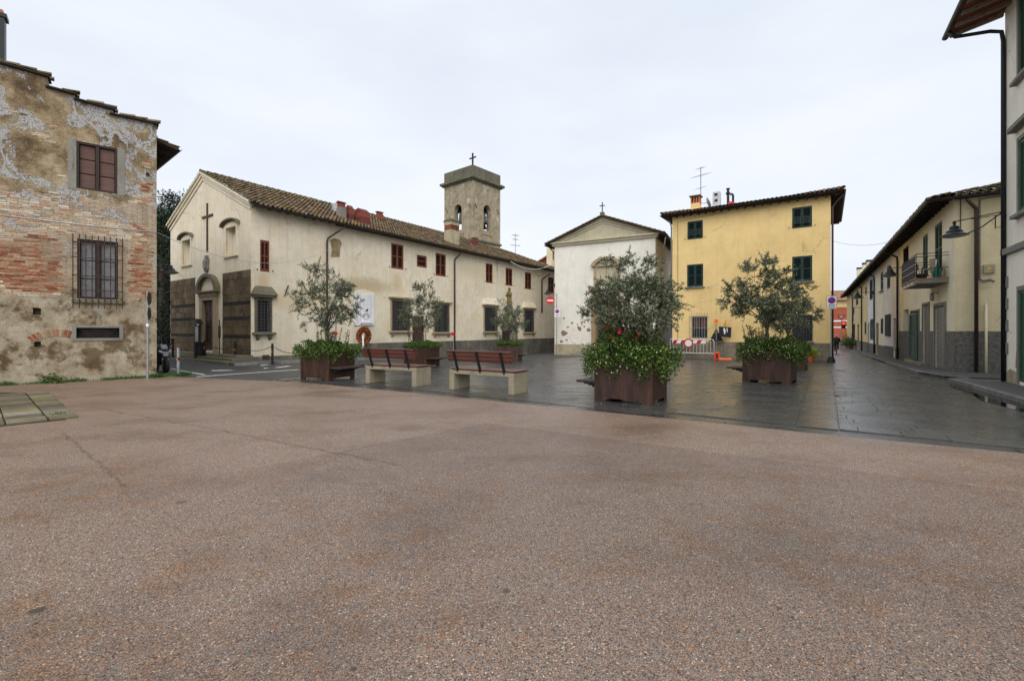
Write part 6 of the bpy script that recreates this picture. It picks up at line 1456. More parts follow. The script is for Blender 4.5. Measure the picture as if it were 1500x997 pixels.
def planter(label, c, rz, wings, a=1.35, b=1.1):
    t = thing('planter', label, 'planter', c, rz, 'rusted steel planters on the square')
    h = PH; th_ = .012
    def plate(p, e, L, n):
        x0, x1, nh = L * .16, L * .82, .085
        prof = [(0, 0), (x0, 0), (x0, nh), (x1, nh), (x1, 0), (L, 0), (L, h), (0, h)]
        MB(lambda u, d, z: Vector(p) + Vector(e) * u + Vector(n) * d + Vector((0, 0, z))).prism([(u, 0, z) for u, z in prof], (0, -th_, 0)).build('panel', P['corten'], t, bevel=.002)
    A, B = a / 2, b / 2; g = .002
    plate((-A, -B, 0), (1, 0, 0), a, (0, -1, 0)); plate((A, -B + th_ + g, 0), (0, 1, 0), b - 2 * th_ - 2 * g, (1, 0, 0)); plate((A, B, 0), (-1, 0, 0), a, (0, 1, 0)); plate((-A, B - th_ - g, 0), (0, -1, 0), b - 2 * th_ - 2 * g, (-1, 0, 0))
    MB().box(-A + .014, A - .014, -B + .014, B - .014, .09, h - .07).build('soil', P['soil'], t)
    for sd in wings:
        e, n, half, L = {'L': ((0, 1, 0), (-1, 0, 0), A, b), 'R': ((0, 1, 0), (1, 0, 0), A, b), 'B': ((1, 0, 0), (0, 1, 0), B, a)}[sd]
        e = Vector(e); n = Vector(n); L -= .1
        s_ = MB(lambda u, d, z: e * u + n * (half + d) + Vector((0, 0, z)))
        for u in (-L * .4, -.05, L * .4 - .1): s_.prism([(u, .0, .30), (u, .12, .30), (u, .12, .335), (u, .22, .335), (u, .22, .365), (u, .34, .365), (u, .34, .40), (u, .0, .40)], (.1, 0, 0))
        w = s_.build('seat', P['black'], t)
        for i in range(5):
            d0 = .012 + i * .098; MB(lambda u, d, z: e * u + n * (half + d) + Vector((0, 0, z))).box(-L / 2, L / 2, d0, d0 + .088, .402, .462).build('slat', P['dark_wood'], w, bevel=.006)
    return t
def put_planter(px, py, deg, label, wings, tree, shr):
    q = G(px, py); rz = R(deg); X = Vector((math.cos(rz), math.sin(rz), 0)); Y = Vector((-math.sin(rz), math.cos(rz), 0))
    c = q - X * .675 + Y * .55; c.z = zg(c.x, c.y) + .018
    planter(label, c, rz, wings)
    olive(tree[0], c, PH - .08, *tree[1:5], **(tree[5] if len(tree) > 5 else {}))
    shrub(shr[0], c, rz, 1.3, 1.05, PH - .06, shr[1], **shr[2])
put_planter(955.4, 596, -34.6, 'rusted steel planter nearest the gravel, dripping with jasmine, bench wing at its left', ('L', 'B'),
            ('dense olive tree in the nearest planter before the white chapel', 3.30, 1.10, 2.25, 3, dict(leafmul=1.75, lean=(.05, .0), ncl=105, rough=.14)), ('lush jasmine with white and red flowers spilling over the nearest planter', 5, dict(n=17000, over=.40, rise=.66, flowers=300, droop=.58, tall=34, red=9)))
put_planter(481.7, 559, -27, 'rusted steel planter beside the side street with a dark bench wing on its right', ('R', 'B'),
            ('airy olive tree in front of the church downpipe', 3.75, 1.05, 2.55, 8, dict(leafmul=1.35, lean=(-.1, 0), shoots=7)), ('dark shrub leaning over the left edge of the planter by the side street', 9, dict(n=9000, over=.33, rise=.36, flowers=0, droop=.5, tall=14)))
put_planter(1158.6, 564, -40, 'rusted steel planter before the yellow house with a bench wing on its left', ('L',),
            ('wide olive tree before the yellow house front', 3.8, 1.28, 2.68, 12, dict(leafmul=1.7, lean=(.15, 0), shoots=6)), ('jasmine dotted with white flowers in the planter before the yellow house', 13, dict(n=12000, over=.34, rise=.5, flowers=240, droop=.5, tall=20)))
put_planter(624, 538.5, -27, 'rusted steel planter partly behind the slatted bench nearest the wreath', ('R',),
            ('small olive tree before the barred windows and brown door of the wing', 4.15, 1.1, 2.75, 21, dict(leafmul=1.3, shoots=6)), ('low green shrub in the planter behind the bench nearest the wreath', 22, dict(n=6000, over=.2, rise=.32, flowers=0, droop=.25, tall=6)))
put_planter(759, 529.5, -14, 'rusted steel planter in front of the statue on its mossy mound', ('R',),
            ('thin olive tree before the statue', 3.7, 1.1, 2.55, 33, dict(leafmul=1.1, shoots=3)), ('dark shrub in the planter before the statue', 34, dict(n=6000, over=.16, rise=.32, flowers=0, droop=.12, tall=8)))
put_planter(1179, 543.5, -38, 'rusted steel planter hidden behind another one near the yellow house corner', (),
            ('olive tree close to the barred dark window of the yellow house', 3.5, 1.2, 2.45, 41, dict(leafmul=1.3)), ('flowering jasmine in the hidden planter by the yellow house corner', 42, dict(n=6000, over=.2, rise=.4, flowers=110, droop=.3, tall=4)))
# fallen petals round the planters
for (px, py, lab) in ((955, 592, 'pale petals fallen round the nearest planter'), (1120, 565, 'pale petals fallen before the planter by the yellow house')):
    c = G(px, py); mb = MB()
    for k in range(110):
        a = random.uniform(0, 6.28); r_ = abs(random.gauss(.0, .75)) + .35; x, y = c.x - .35 + math.cos(a) * r_, c.y + .3 + math.sin(a) * r_ * .9; z = zg(x, y) + .024; s_ = random.uniform(.006, .014); t0 = random.uniform(0, 3)
        mb.poly([(x + s_ * math.cos(t0 + q * 1.57), y + s_ * math.sin(t0 + q * 1.57), z + random.uniform(0, .003)) for q in range(4)])
    mb.build('fallen_petals', P['petal'], None, fix=False, kind='stuff', label=lab, cat='petals')

# ------------------------------------------------------------------ benches
def bench(label, fr, rz, L=2.1, W=.6):
    X = Vector((math.cos(rz), math.sin(rz), 0)); c = Vector((fr.x, fr.y, 0)) - X * L / 2; c.z = zg(c.x, c.y) + .018
    t = thing('bench', label, 'bench', c, rz, 'concrete and wood benches')
    lw = .17
    MB().box(-L / 2, L / 2, 0, W, .44, .54).build('seat_slab', P['concrete'], t, bevel=.008)
    for s_ in (-1, 1): x0 = -L / 2 if s_ < 0 else L / 2 - lw; MB().box(x0, x0 + lw, 0.001, W - .001, 0, .438).build('leg', P['concrete'], t, bevel=.008)
    for i in range(6): y0 = .03 + i * .112; MB().box(-L / 2 + .04, L / 2 + .02, y0, y0 + .1, .556, .592).build('seat_slat', P['bench_wood'], t, bevel=.006)
    MB().box(-L / 2 + .08, L / 2 - .08, .04, W - .05, .541, .554).build('seat_batten', P['black'], t)
    for x in (-L * .36, 0., L * .36):
        MB().hexa([(x - .025, -.005, .50), (x + .025, -.005, .50), (x + .025, .07, .50), (x - .025, .07, .50), (x - .025, -.215, 1.08), (x + .025, -.215, 1.08), (x + .025, -.165, 1.08), (x - .025, -.165, 1.08)]).build('back_support', P['black'], t, bevel=.004)
    for i in range(3):
        z0 = .79 + i * .102; y = .048 - (z0 - .5) * .365; dy = .092 * .365
        MB().hexa([(-L / 2 + .02, y, z0), (L / 2 - .0, y, z0), (L / 2, y + .035, z0 + .012), (-L / 2 + .02, y + .035, z0 + .012), (-L / 2 + .02, y - dy, z0 + .092), (L / 2, y - dy, z0 + .092), (L / 2, y - dy + .035, z0 + .104), (-L / 2 + .02, y - dy + .035, z0 + .104)]).build('back_slat', P['bench_wood'], t, bevel=.005)
    return t
bench('concrete bench with red-brown slats standing nearer the big jasmine planter', G(752.7, 579.3), R(-32.5), 2.13, .72)
bench('concrete bench with red-brown slats just right of the side street planter', G(609.7, 567), R(-27.5), 2.0, .70)

# ------------------------------------------------------------------ signs and posts
def disc(mb, c, r, d0, d1, n=24):
    mb.prism([(c[0] + r * math.cos(2 * math.pi * k / n), d0, c[1] + r * math.sin(2 * math.pi * k / n)) for k in range(n)], (0, d1 - d0, 0))
def ring(mb, c, r0, r1, d0, d1, n=24):
    for k in range(n):
        a, b = 2 * math.pi * k / n, 2 * math.pi * (k + 1) / n
        mb.prism([(c[0] + r * math.cos(t), d0, c[1] + r * math.sin(t)) for r, t in ((r0, a), (r1, a), (r1, b), (r0, b))], (0, d1 - d0, 0))
def noparking(t, z0, w, h, x0=0., d=.04):
    """white plate with the blue and red no-parking roundel and two lines of print"""
    p = MB(xf_front).box(x0 - w / 2, x0 + w / 2, d, d + .012, z0, z0 + h).build('plate', P['white_paint'], t)
    e = MB(xf_front); b_ = .018; e.box(x0 - w / 2 - b_, x0 - w / 2, d - .004, d + .016, z0 - b_, z0 + h + b_).box(x0 + w / 2, x0 + w / 2 + b_, d - .004, d + .016, z0 - b_, z0 + h + b_).box(x0 - w / 2, x0 + w / 2, d - .004, d + .016, z0 + h, z0 + h + b_).box(x0 - w / 2, x0 + w / 2, d - .004, d + .016, z0 - b_, z0); e.build('rim', P['steel'], p)
    r = w * .40; c = (x0, z0 + h - r - h * .07); k = MB(xf_front); disc(k, c, r * .84, d + .014, d + .017); k.build('blue_field', P['blue_paint'], p)
    k = MB(xf_front); ring(k, c, r * .8, r, d + .014, d + .019); k.bar((c[0] - r * .57, d + .0195, c[1] + r * .57), (c[0] + r * .57, d + .0195, c[1] - r * .57), r * .2, .003, (0, 1, 0)); k.build('red_ring', P['red_paint'], p)
    k = MB(xf_front); zt = z0 + h * .28
    for zz_, hh, parts in ((zt - h * .06, h * .085, ((-.3, -.12), (-.08, -.02), (.03, .14), (.18, .3))), (z0 + h * .06, h * .055, ((-.36, -.24), (-.2, -.1), (-.06, .06), (.1, .22), (.26, .36)))):
        for a, b in parts: k.box(x0 + a * w, x0 + b * w, d + .014, d + .017, zz_, zz_ + hh)
    k.build('print', P['black'], p); return p
b_ = AT(815.5, 38.6); t = thing('sign_post', 'grey post with red no-entry disc and no-parking plate at the white chapel corner', 'sign', b_, R(0))
zt_ = ZP(430, 38.6) - b_.z; MB().cyl((0, 0, -.1), (0, 0, zt_), .035, n=10).build('pole', P['steel'], t)
zc = ZP(440, 38.6) - b_.z; x_ = (806 - 815.5) / FOC * 38.6
MB(xf_front).box(x_, .0, -.02, .03, zc - .02, zc + .02).build('bracket', P['steel'], t)
k = MB(xf_front); disc(k, (x_, zc), .34, .05, .06); d_ = k.build('disc', P['red_paint'], t); MB(xf_front).box(x_ - .25, x_ + .25, .062, .066, zc - .065, zc + .065).build('white_bar', P['white_paint'], d_)
zp0 = ZP(464.5, 38.6) - b_.z; noparking(t, zp0, .44, .72, 0.03, .045)
b_ = AT(1217.6, 27.0); t = thing('sign_post', 'grey post with large no-parking plate at the yellow house corner', 'sign', b_, R(-14)); zp0 = ZP(452, 27.) - b_.z
MB().cyl((0, 0, -.1), (0, 0, zp0 + .8), .04, n=10).build('pole', P['steel'], t); noparking(t, zp0, .5, .74, 0., .05)
MB().lathe([(.02, .35), (.14, .32), (.2, .12), (.22, 0)], (0, 0, 0), 10).build('base', P['black'], t)
b_ = G(216.2, 556.5); t = thing('sign_post', 'slim grey post with two round signs seen edge-on before the old brick wall', 'sign', b_, R(114)); zt_ = ZP(427, b_.y) - b_.z
MB().cyl((0, 0, -.1), (0, 0, zt_), .032, n=10).build('pole', P['steel'], t)
for py, r in ((437, .22), (459, .20)): k = MB(xf_front); disc(k, (0, ZP(py, b_.y) - b_.z), r, .04, .052); k.build('disc', P['slate'], t); MB(xf_front).box(-.05, .05, .0, .04, ZP(py, b_.y) - b_.z - .03, ZP(py, b_.y) - b_.z + .03).build('clamp', P['black'], t)
MB(xf_front).box(-.034, .034, -.034, .034, ZP(478, b_.y) - b_.z, ZP(474, b_.y) - b_.z).build('sticker', P['white_paint'], t)
b_ = AT(492, 20.5); t = thing('sign_post', 'post with no-parking plate and tow triangle behind the olive beside the side street', 'sign', b_, R(-25)); f_ = lambda py: ZP(py, 20.5) - b_.z
MB().cyl((0, 0, -.1), (0, 0, f_(420)), .035, n=10).build('pole', P['steel'], t); noparking(t, f_(433), .36, .44, .22, .04)
k = MB(xf_front); k.prism([(-.22, .04, f_(452)), (.26, .04, f_(452)), (.02, .04, f_(465))], (0, .012, 0)); q = k.build('triangle', P['red_paint'], t); k = MB(xf_front); k.prism([(-.11, .054, f_(454)), (.15, .054, f_(454)), (.02, .054, f_(461.5))], (0, .006, 0)); k.build('field', P['white_paint'], q)
def arrow(t, x, z, w, h): MB(xf_front).prism([(x - w / 2, .06, z - h / 2), (x + w / 2 - h / 2, .06, z - h / 2), (x + w / 2, .06, z), (x + w / 2 - h / 2, .06, z + h / 2), (x - w / 2, .06, z + h / 2)], (0, .012, 0)).build('red_arrow', P['red_paint'], t)
arrow(t, 0, f_(488), .40, .12)
b_ = AT(664.5, 26); t = thing('sign_post', 'short post with a small red arrow by the wing downpipe', 'sign', b_, R(-20)); f_ = lambda py: ZP(py, 26) - b_.z
MB().cyl((0, 0, -.1), (0, 0, f_(486)), .02, n=8).build('pole', P['steel'], t); arrow(t, .03, f_(489), .3, .16)
# bollards and chains before the church
BP = []
def bollard(px, py, mat, h, label, r=.055):
    b_ = G(px, py); t = thing('bollard', label, 'bollard', b_, 0, 'bollards along the side street')
    MB().lathe([(r, -.1), (r, h - .08), (r * .8, h - .06), (r * .8, h - .05), (r, h - .03), (r * .9, h)], (0, 0, 0), 12).build('post', mat, t, smooth=False)
    MB().lathe([(r + .004, h * .55), (r + .004, h * .66)], (0, 0, 0), 12).build('band', P['rust_iron'], t); MB(xf_front).box(-.02, .02, r + .003, r + .012, h * .57, h * .64).build('reflector', P['amber'], t)
    BP.append((b_, h)); return t
bollard(261, 550, P['steel'], 1.0, 'steel bollard beside the scooter at the lane corner')
bk0 = len(BP)
bollard(300, 526, P['black'], 1.0, 'black bollard before the church door'); bollard(344.5, 530, P['black'], 1.0, 'black bollard between the church door and the info stele'); bollard(399, 533.5, P['black'], 1.0, 'black bollard below the hooded church window'); 
bollard(253, 523, P['black'], 1.0, 'black bollard at the far left corner of the church'); bollard(238, 519, P['black'], 1.0, 'dim black bollard against the dark evergreens behind the scooter')
e_ = G(452, 538.5); bollard(452, 538.5, P['black'], 1.0, 'black bollard hidden behind the planter by the side street')
def chain(a, b, sag, lab):
    mb = MB(); n = 26
    for i in range(n):
        u = (i + .5) / n; p = a.lerp(b, u); p.z -= sag * 4 * u * (1 - u); d = (b - a).normalized(); d.z += -sag * 4 * (1 - 2 * u) / (b - a).length; d.normalize(); L = (b - a).length / n * .72
        e = d.cross(Vector((0, 0, 1))).normalized() if i % 2 else Vector((0, 0, 1)); e = (e - d * e.dot(d)).normalized()
        mb.tube([p + d * math.cos(t) * L + e * math.sin(t) * .022 for t in [2 * math.pi * k / 8 for k in range(8)]], .007, 4, closed=True)
    o = mb.build('chain', P['iron'], None, label=lab, cat='chain')
for i, j, lab in ((bk0, bk0 + 1, 'sagging chain from the church door bollard towards the stele'), (bk0 + 1, bk0 + 2, 'sagging chain passing the info stele by the church'), (bk0 + 2, bk0 + 5, 'sagging chain running behind the planter by the side street')):
    A_, B_ = BP[i], BP[j]; chain(A_[0] + Vector((0, 0, A_[1] - .12)), B_[0] + Vector((0, 0, B_[1] - .12)), .28, lab)
b_ = G(367.5, 526.5); t = thing('info_stele', 'rust-red information stele with slanted pale panel by the church corner', 'sign', b_, R(-40)); hh = ZP(505, b_.y) - b_.z
MB().box(-.11, .11, -.05, .05, -.05, hh).build('post', plain('rust_red_steel', c4(.12, .03, .02), .6), t); MB().hexa([(-.17, -.12, hh - .02), (.17, -.12, hh - .02), (.17, -.10, hh - .05), (-.17, -.10, hh - .05), (-.17, .12, hh + .20), (.17, .12, hh + .20), (.17, .14, hh + .17), (-.17, .14, hh + .17)]).build('panel', P['marble'], t)
b_ = G(292, 525.5); t = thing('litter_bin', 'dark cylindrical litter bin before the church steps', 'bin', b_); MB().lathe([(.20, .08), (.24, .1), (.25, .78), (.27, .8), (.27, .86), (.22, .86), (.20, .6)], (0, 0, 0), 16).build('drum', P['black'], t); MB().cyl((0, 0, -.05), (0, 0, .1), .06, n=8).build('foot', P['iron'], t)
# notice case and thin post by the church door
p = CF.hit(289.8, 484, 'y', -.35); b_ = CF.w((p[0], -.35, .44)); t = thing('notice_case', 'dark wooden notice case with little roof left of the church door', 'notice board', b_, GR)
for s_ in (-1, 1): MB().box(s_ * .26 - .03, s_ * .26 + .03, -.03, .03, 0, 1.75).build('post', P['frame_brown'], t)
MB().box(-.228, .228, -.05, .05, .55, 1.5).build('case', P['frame_brown'], t); MB().box(-.18, .18, -.056, -.051, .62, 1.42).build('poster', P['glass_grey'], t); MB().prism([(-.4, -.16, 1.56), (.4, -.16, 1.56), (0, -.16, 1.86)], (0, .3, 0)).build('roof', P['frame_brown'], t)
p = CF.hit(321.5, 500, 'y', -.6); b_ = CF.w((p[0], -.6, .44)); t = thing('flag_stand', 'slim dark post with rolled banner right of the church door', 'post', b_, GR); MB().cyl((0, 0, 0), (0, 0, 1.75), .025, n=8).build('pole', P['iron'], t); MB().lathe([(.03, .8), (.06, .9), (.06, 1.4), (.03, 1.5)], (0, 0, 0), 8).build('banner', P['door_wood'], t)

# ------------------------------------------------------------------ war memorial on the wing wall
def mrect(*r): return CF.rect(*r, 'x', CW)
o_ = CF.w((CW, mrect(520, 430, 546, 476)[0], 0)); t = thing('war_memorial', 'white marble war memorial of three inscribed slabs on the wing wall', 'memorial', CF.loc, GR)
XM = xf_off(XS, 0, .016)
for r in ((518.2, 428.5, 527.2, 476.5), (527.8, 431.5, 537.8, 457), (538.3, 430.5, 547.3, 476.5)):
    a0, a1, z0, z1 = mrect(*r); s_ = MB(XM).box(a0, a1, 0, .05, z0, z1).build('slab', P['marble'], t, bevel=.006); mb = MB(XM)
    n = int((z1 - z0) / .075)
    for k in range(1, n):
        z = z0 + .03 + (z1 - z0 - .1) * k / n
        if random.random() < .9: mb.box(a0 + .1 + random.uniform(0, .08), a1 - .1 - random.uniform(0, .25), .051, .053, z, z + .011)
    mb.build('inscription', P['letter'], s_)
a0, a1, z0, z1 = mrect(528.5, 457, 540, 470.5); s_ = MB(XM).box(a0, a1, 0, .10, z0, z1).build('relief_slab', P['marble'], t, bevel=.01); mb = MB(XM); mid_ = (a0 + a1) / 2
for k in range(11):
    a = 2 * math.pi * k / 11; x = mid_ + math.cos(a) * (a1 - a0) * .34; z = z0 + (z1 - z0) * .5 + math.sin(a) * (z1 - z0) * .32; mb.box(x - .03, x + .03, .10, .118, z - .02, z + .02)
for k in range(5): x = mid_ + (k - 2) * .12; mb.box(x - .02, x + .03, .10, .112, z1 - .2, z1 - .16); mb.box(x - .03, x + .02, .10, .112, z0 + (z1 - z0) * .5, z0 + (z1 - z0) * .5 + .03)
mb.build('relief', P['letter'], s_)
a0, a1, z0, z1 = mrect(527, 470.5, 543, 476.5); MB(XM).box(a0, a1, 0, .22, z0 + .12, z1).box(a0 + .1, a1 - .1, 0, .15, z0, z0 + .118).build('ledge', P['marble'], t, bevel=.015)
a, z = CF.hit(534.7, 453.5, 'x', CW); MB(XM).box(a - .03, a + .03, .05, .2, z - .1, z - .05).lathe([(.02, 0), (.055, .03), (.055, .09), (.02, .13)], (a, .2, z - .08), 8).build('lamp', P['iron'], t)
# wreath on its stand
a, z = CF.hit(533.7, 491.5, 'x', CW + .7); c = CF.w((CW + .7, a, z)); b_ = Vector((c.x, c.y, zg(c.x, c.y))); hz = c.z - b_.z; t = thing('wreath', 'rust-orange laurel wreath with white ribbon on a stand below the memorial', 'wreath', b_, R(-10))
pos = []; dr_ = []
for k in range(3600):
    th_ = random.uniform(0, 6.283); ph = random.uniform(0, 6.283); rm, rs_ = .30, .13; x = (rm + rs_ * math.cos(ph)) * math.cos(th_); zz_ = (rm + rs_ * math.cos(ph)) * math.sin(th_); pos.append((x, -.05 - rs_ * .6 * math.sin(ph), hz + zz_ * 1.12)); dr_.append((x + random.gauss(0, .2), -.2 + random.gauss(0, .2), zz_ + random.gauss(0, .2)))
link('leaves', leaf_mesh('leaves', pos, dr_, rng.uniform(.06, .1, 3600), rng.uniform(.025, .042, 3600), P['wreath']), t, kind='stuff')
MB().tube([(.30 * math.cos(q), -.04, hz + .33 * math.sin(q)) for q in [2 * math.pi * k / 20 for k in range(20)]], .03, 8, closed=True).build('ring', P['frame_brown'], t)
for x in (-.22, .22): MB().tube([(x * 1.3, -.1, 0), (x * .4, .02, hz)], .018, 6).build('leg', P['iron'], t)
MB().tube([(0, .45, 0), (0, .06, hz + .2)], .018, 6).build('leg', P['iron'], t)
MB().prism([(-.05, -.2, hz + .02), (.05, -.2, hz + .04), (.12, -.26, hz - .62), (-.02, -.26, hz - .75), (-.0, -.24, hz - .3)], (0, .01, 0)).build('ribbon', P['white_paint'], t)
# ------------------------------------------------------------------ statue on its mound
P['statue'] = plaster('lichened_statue', c4(.20, .15, .065), c4(.07, .055, .03), streak=.5, blot=.7, seed=51)
Ys = 36.5; b_ = AT(746.5, Ys); f_ = lambda py: ZP(py, Ys) - b_.z; t = thing('statue', 'weathered stone statue standing on a tall mossy rock mound before the wing', 'statue', b_, R(-30))
hm = f_(445); random.seed(5)
prof = [(.62, -.1), (.66, .6), (.68, hm * .45), (.60, hm * .68), (.44, hm * .86), (.24, hm * .97), (.05, hm)]
mb = MB(); mb.lathe(prof, (0, 0, 0), 22, 1, .8)
mb.v = [(x * (1 + .10 * mnoise.noise(Vector((x * 2, y * 2, z * 2)))), y * (1 + .12 * mnoise.noise(Vector((x * 2 + 5, y * 2, z * 2)))), z) for x, y, z in mb.v]; mb.build('mound', P['mossy_stone'], t, smooth=True)
MB().box(-.3, .3, -.62, -.40, .2, f_(484)).build('niche', P['black'], t, bevel=.05)
hs = f_(420) - hm; z0 = hm - .06
body = [(.24, 0), (.25, .08), (.21, .25), (.19, .42), (.22, .56), (.23, .66), (.18, .74), (.09, .80), (.08, .83)]
mb = MB(); mb.lathe([(r * 1.0, z * hs + z0) for r, z in body], (0, 0, 0), 16, 1, .75); mb.v = [(x + .04 * math.sin(z * 2.2), y * (1 + .12 * math.sin(9 * math.atan2(y, x))), z) for x, y, z in mb.v]
fig = mb.build('robe', P['statue'], t, smooth=True); MB().lathe([(.06, .0), (.10, .05), (.12, .13), (.11, .21), (.06, .27), (.01, .28)], (.0, -.02, z0 + hs * .81), 12).build('head', P['statue'], t, smooth=True)
MB().tube([(-.18, -.05, z0 + hs * .68), (-.23, -.14, z0 + hs * .5), (-.05, -.22, z0 + hs * .56)], [.07, .065, .05], 8).tube([(.18, -.05, z0 + hs * .68), (.23, -.12, z0 + hs * .52), (.04, -.22, z0 + hs * .62)], [.07, .065, .05], 8).build('arms', P['statue'], t, smooth=True)
# ------------------------------------------------------------------ roadworks gear before the yellow house
def YG(px, off):
    x = YF.hit(px, 500, 'y', -off)[0]; p = YF.w((x, -off, 0)); p.z = zg(p.x, p.y); return p
b0, b1 = YG(982, .75), YG(1046, .75); b0.z = zg(b0.x, b0.y); d = (b1 - b0); d.z = 0; L = d.length; rz = math.atan2(d.y, d.x)
t = thing('barrier', 'white steel crowd barrier with red-striped board and round no-traffic sign', 'barrier', b0, rz); hb = ZP(496.5, (b0.y + b1.y) / 2) - b0.z
f_ = MB().tube([(0, 0, .42), (0, 0, hb), (L - .18, 0, hb), (L - .04, 0, hb - .06), (L, 0, hb - .2), (L, 0, .42), (0, 0, .42)], .022, 8).build('frame', P['white_paint'], t)
n = 13
for i in range(1, n): x = L * i / n; MB().cyl((x, 0, .42), (x, 0, hb), .010, n=6).build('bar', P['white_paint'], t)
for x in (.3, L - .3): MB().tube([(x, 0, .42), (x, 0, .06), (x, -.28, .03), (x, -.3, .0)], .018, 6).tube([(x, 0, .06), (x, .28, .03), (x, .3, 0)], .018, 6).build('foot', P['steel'], t)
xa, xb = L * .05, L * .82; zb_ = hb - .30; bd_ = MB(xf_front).box(xa, xb, .025, .045, zb_, zb_ + .22).build('striped_board', P['white_paint'], t); k = 0; x = xa
while x < xb - .1:
    x1_ = min(x + .27, xb - .12); MB(xf_front).prism([(x, .046, zb_), (x1_, .046, zb_), (min(x1_ + .12, xb), .046, zb_ + .22), (x + .12, .046, zb_ + .22)], (0, .004, 0)).build('stripe', P['red_paint'], bd_); x += .54
k = MB(xf_front); cs = (L * .43, hb - .28); disc(k, cs, .31, .055, .065); sg = k.build('round_sign', P['white_paint'], t); k = MB(xf_front); ring(k, cs, .235, .32, .066, .074); k.build('red_ring', P['red_paint'], sg)
def rw_sign(px, py, kind, label):
    b_ = YG(px, py); Y = b_.y; f_ = lambda q: ZP(q, Y) - b_.z; t = thing('roadworks_sign', label, 'sign', b_, R(-15)); s_ = Y / FOC
    zl = f_(474 if kind == 'tri' else 477); MB().cyl((0, 0, 0), (0, 0, zl), .022, n=8).build('pole', P['steel'], t)
    if kind == 'tri':
        MB(xf_front).prism([(-10 * s_, .03, f_(500)), (10 * s_, .03, f_(499.5)), (0, .03, f_(481))], (0, .02, 0)).build('triangle_back', P['black'], t, bevel=.004); MB(xf_front).box(-.02, .02, .052, .06, f_(498), f_(484)).box(-.1, .1, .062, .068, f_(487.5), f_(486.5)).build('stiffener', P['steel'], t)
        k = MB(); k.lathe([(.03, 0), (.05, .03), (.05, .08)], (0, 0, zl - .02), 10); la = k.build('lamp_base', P['yellow_paint'], t); k = MB(xf_front); disc(k, (0, zl + .19), .125, -.04, .05, 14); k.build('lens', P['orange'], la)
    else:
        a = R(-5); pts = [(-8.3, 478), (8.6, 479.3), (7.6, 494.2), (-8.2, 492.5)]; MB(xf_front).prism([(x * s_, .03, f_(y)) for x, y in pts], (0, .02, 0)).build('square_back', P['black'], t, bevel=.004)
        MB(xf_front).prism([(x * s_, .051, f_(y)) for x, y in [(-2.5, 481), (-1.2, 480), (.2, 482), (.6, 487), (-.6, 490), (-1.9, 486)]], (0, .003, 0)).prism([(x * s_, .051, f_(y)) for x, y in [(1.8, 480.5), (3.2, 480.3), (3.3, 486), (2.5, 487)]], (0, .003, 0)).build('white_marks', P['white_paint'], t)
        k = MB(); k.box(-.06, .06, -.05, .05, zl - .02, zl + .12); la = k.build('lamp_base', P['yellow_paint'], t); k = MB(lambda x, y, z: Vector((x, y, z))); k.prism([(-.035, -.12, zl + .12), (.06, -.12, zl + .13), (.13, -.12, zl + .38), (.05, -.12, zl + .4)], (0, .24, 0)); k.build('lens', P['amber'], la)
    MB().box(-.3, .3, -.2, .2, 0, .05).build('base', P['grey_stone'], t, bevel=.01); return t
rw_sign(1049, .45, 'tri', 'black triangular back of a roadworks sign with orange lamp'); rw_sign(1062, .45, 'sq', 'black square back of a roadworks sign with amber lamp')
b_ = YG(1050, 1.0); t = thing('barrier_block', 'red-orange plastic barrier block standing beside the roadworks signs', 'block', b_, R(-20)); MB().hexa([(-.2, -.15, 0), (.2, -.15, 0), (.2, .15, 0), (-.2, .15, 0), (-.15, -.1, .52), (.15, -.1, .5), (.15, .1, .5), (-.15, .1, .52)]).build('shell', plain('red_orange_plastic', c4(.75, .05, .01), .35), t, bevel=.04); MB().box(-.06, .06, -.17, -.14, .1, .4).build('slot', P['black'], t)
b_ = YG(1062.5, 1.05); t = thing('orange_foot', 'flat orange plastic foot lying beside the roadworks signs', 'plastic foot', b_, R(-20)); MB().hexa([(-.4, -.15, 0), (.4, -.15, 0), (.4, .15, 0), (-.4, .15, 0), (-.36, -.12, .12), (.36, -.12, .12), (.36, .12, .12), (-.36, .12, .12)]).build('block', P['orange'], t, bevel=.02); MB().box(-.1, .1, -.06, .06, .121, .135).build('socket', P['black'], t)
# potted plant by the yellow house
b_ = YG(1188, .9); t = thing('potted_plant', 'lime-green plant in a terracotta pot beside the yellow house corner', 'plant', b_); MB().lathe([(.13, 0), (.19, .28), (.21, .28), (.21, .33), (.18, .33), (.16, .25)], (0, 0, 0), 16).build('pot', P['orange'] if False else plain('orange_pot', c4(.6, .14, .03), .6), t, smooth=False)
pos = [(random.gauss(0, .17), random.gauss(0, .17), .36 + abs(random.gauss(.12, .17))) for _ in range(900)]; link('foliage', leaf_mesh('foliage', pos, [(p[0] * 3 + random.gauss(0, .4), p[1] * 3 + random.gauss(0, .4), .5 + random.gauss(0, .4)) for p in pos], rng.uniform(.07, .13, 900), rng.uniform(.04, .06, 900), P['lime']), t, kind='stuff')

